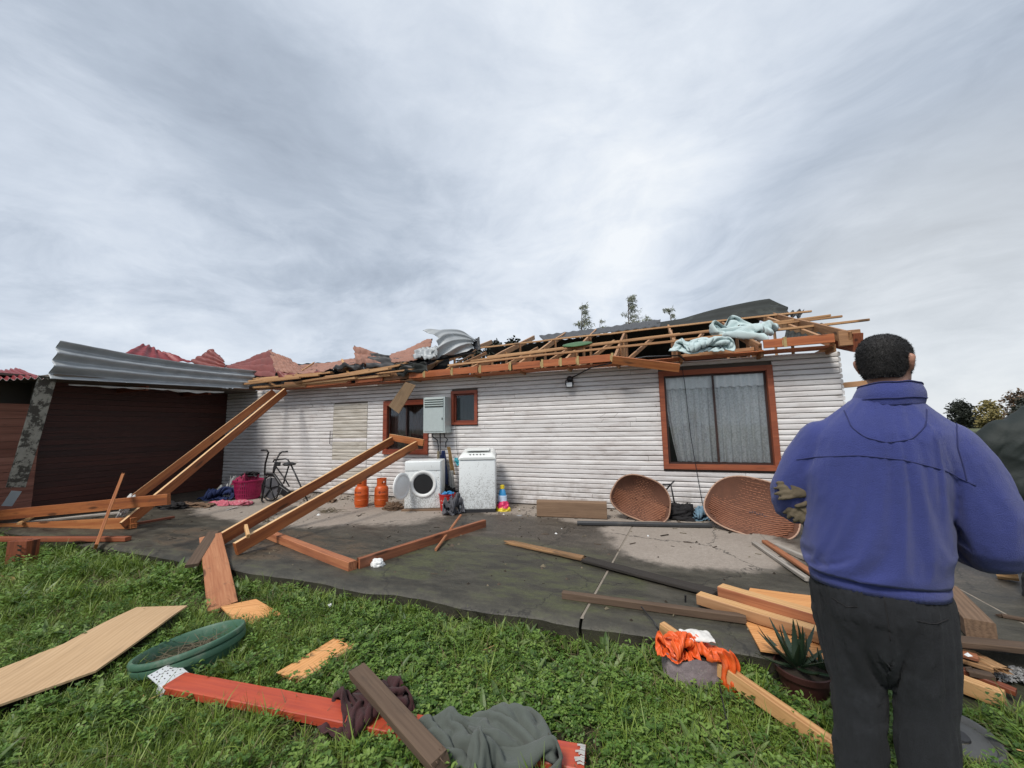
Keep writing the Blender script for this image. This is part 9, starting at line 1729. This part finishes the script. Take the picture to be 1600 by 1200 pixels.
def inside(p, poly):
    c = False; j = len(poly) - 1
    for i in range(len(poly)):
        a, b_ = poly[i], poly[j]
        if (a[1] > p[1]) != (b_[1] > p[1]) and p[0] < (b_[0] - a[0]) * (p[1] - a[1]) / (b_[1] - a[1] + 1e-12) + a[0]: c = not c
        j = i
    return c
FB = [(min(q[0] for q in f), max(q[0] for q in f), min(q[1] for q in f), max(q[1] for q in f), f) for f in FOOT]
rn = random.Random(101); vs = []; pick = []; rot = []; scl = []
CMi = CM.transposed()
N_TRY = 120000
for k in range(N_TRY):
    y = 1.15 + 7.6 * rn.random() ** 1.25; x = rn.uniform(-1.75, 1.75) * (y * 1.0 + .4)
    l = HI @ V((x, y, 0))
    if l.y > -3.70 + .03 * MN.noise(V((l.x * 3, 0, 0))): continue
    if l.x < -7.85 : continue
    d2 = math.hypot(x, y)
    if rn.random() > min(1.0, (4.2 / max(d2, 1)) ** 1.1): continue
    bare = MN.noise(V((x * 1.6, y * 1.6, 9))) + .4 * MN.noise(V((x * 5, y * 5, 2)))
    if bare > .30 and rn.random() < .72: continue
    P2 = (x, y)
    if any(a <= x <= b_ and c_ <= y <= d_ and inside(P2, f) for a, b_, c_, d_, f in FB): continue
    m1 = MN.noise(V((x * .8, y * .8, 1))) + .5 * MN.noise(V((x * 2.6, y * 2.6, 4))) - (.10 * (x + 1.2))
    m2 = MN.noise(V((x * 1.7, y * 1.7, 14)))
    r_ = rn.random(); near = -3.70 - l.y
    if r_ < .07 + .25 * max(0, bare - .15): ki = 10
    elif near < .30 and r_ < .30: ki = rn.choice((6, 7, 11, 6))
    elif r_ < .15 and m2 > .0: ki = rn.choice((6, 7))
    elif r_ < .105: ki = 11
    else:
        if rn.random() < .5 + m1 * 1.1: ki = rn.choice((0, 1, 2, 0, 1, 2, 8))
        else: ki = rn.choice((3, 4, 5, 3, 4, 5, 8, 9, 1))
    vs.append((x, y, gz(x, y) - .004)); pick.append(ki); rot.append((rn.gauss(0, .16), rn.gauss(0, .16), rn.random() * 6.283)); scl.append(rn.uniform(.7, 1.25) * (1 + .25 * m2) * (1.0 if ki < 11 else .8) * (.62 if near > 2.4 else (.82 if near > 1.6 else 1)) )
    if d2 > 5: scl[-1] *= 1.35
rn2 = random.Random(55); b = MB()                   # brown leaves, chips and straws dropped on the lawn
for k in range(0, len(vs), 190):
    x, y, z = vs[k]; s = rn2.uniform(.008, .022); M = Matrix.Translation((x, y, z + rn2.uniform(.03, .06))) @ Matrix.Rotation(rn2.random() * 6.3, 4, 'Z') @ Matrix.Rotation(rn2.gauss(0, .5), 4, 'X')
    if k % 3: b.add([M @ V(q) for q in ((-s * 1.3, 0, 0), (0, s * .5, .003), (s * 1.4, 0, 0), (0, -s * .5, .003))], [(0, 1, 2, 3)], k % 2)
    else: b.box(-s * 3.2, s * 3.2, -.002, .002, 0, .003, 2, M)
tag(b.build('lawn_litter', [M_BARK, M_STRAW, W_NEW], fix=False), 'brown leaf bits, chips and straws scattered over the lawn', 'litter', kind='stuff')
me = bpy.data.meshes.new('grass'); me.from_pydata(vs, [], [])
for nm, typ, dat in (('pick', 'INT', pick), ('scl', 'FLOAT', scl)):
    a = me.attributes.new(nm, typ, 'POINT'); a.data.foreach_set('value', dat)
a = me.attributes.new('rot', 'FLOAT_VECTOR', 'POINT'); a.data.foreach_set('vector', [c for r_ in rot for c in r_])
gr = link(bpy.data.objects.new('grass', me)); tag(gr, 'lush wet lawn of clover, grass and broad weeds in front of the concrete', 'grass', kind='stuff')
ng = bpy.data.node_groups.new('lawn', 'GeometryNodeTree'); ng.interface.new_socket('Geometry', in_out='INPUT', socket_type='NodeSocketGeometry'); ng.interface.new_socket('Geometry', in_out='OUTPUT', socket_type='NodeSocketGeometry')
G = lambda t: ng.nodes.new(t)
gi, go, io, ci = G('NodeGroupInput'), G('NodeGroupOutput'), G('GeometryNodeInstanceOnPoints'), G('GeometryNodeCollectionInfo')
ci.inputs['Collection'].default_value = protos; ci.inputs['Separate Children'].default_value = True; ci.inputs['Reset Children'].default_value = True
def attr(nm, typ): n = G('GeometryNodeInputNamedAttribute'); n.data_type = typ; n.inputs['Name'].default_value = nm; return n.outputs['Attribute']
m2p = G('GeometryNodeMeshToPoints')
lk = ng.links.new; lk(gi.outputs[0], m2p.inputs[0]); lk(m2p.outputs[0], io.inputs['Points']); lk(ci.outputs[0], io.inputs['Instance']); io.inputs['Pick Instance'].default_value = True
lk(attr('pick', 'INT'), io.inputs['Instance Index']); lk(attr('rot', 'FLOAT_VECTOR'), io.inputs['Rotation']); lk(attr('scl', 'FLOAT'), io.inputs['Scale']); lk(io.outputs[0], go.inputs[0])
gr.modifiers.new('lawn', 'NODES').node_group = ng
print('grass points', len(vs))
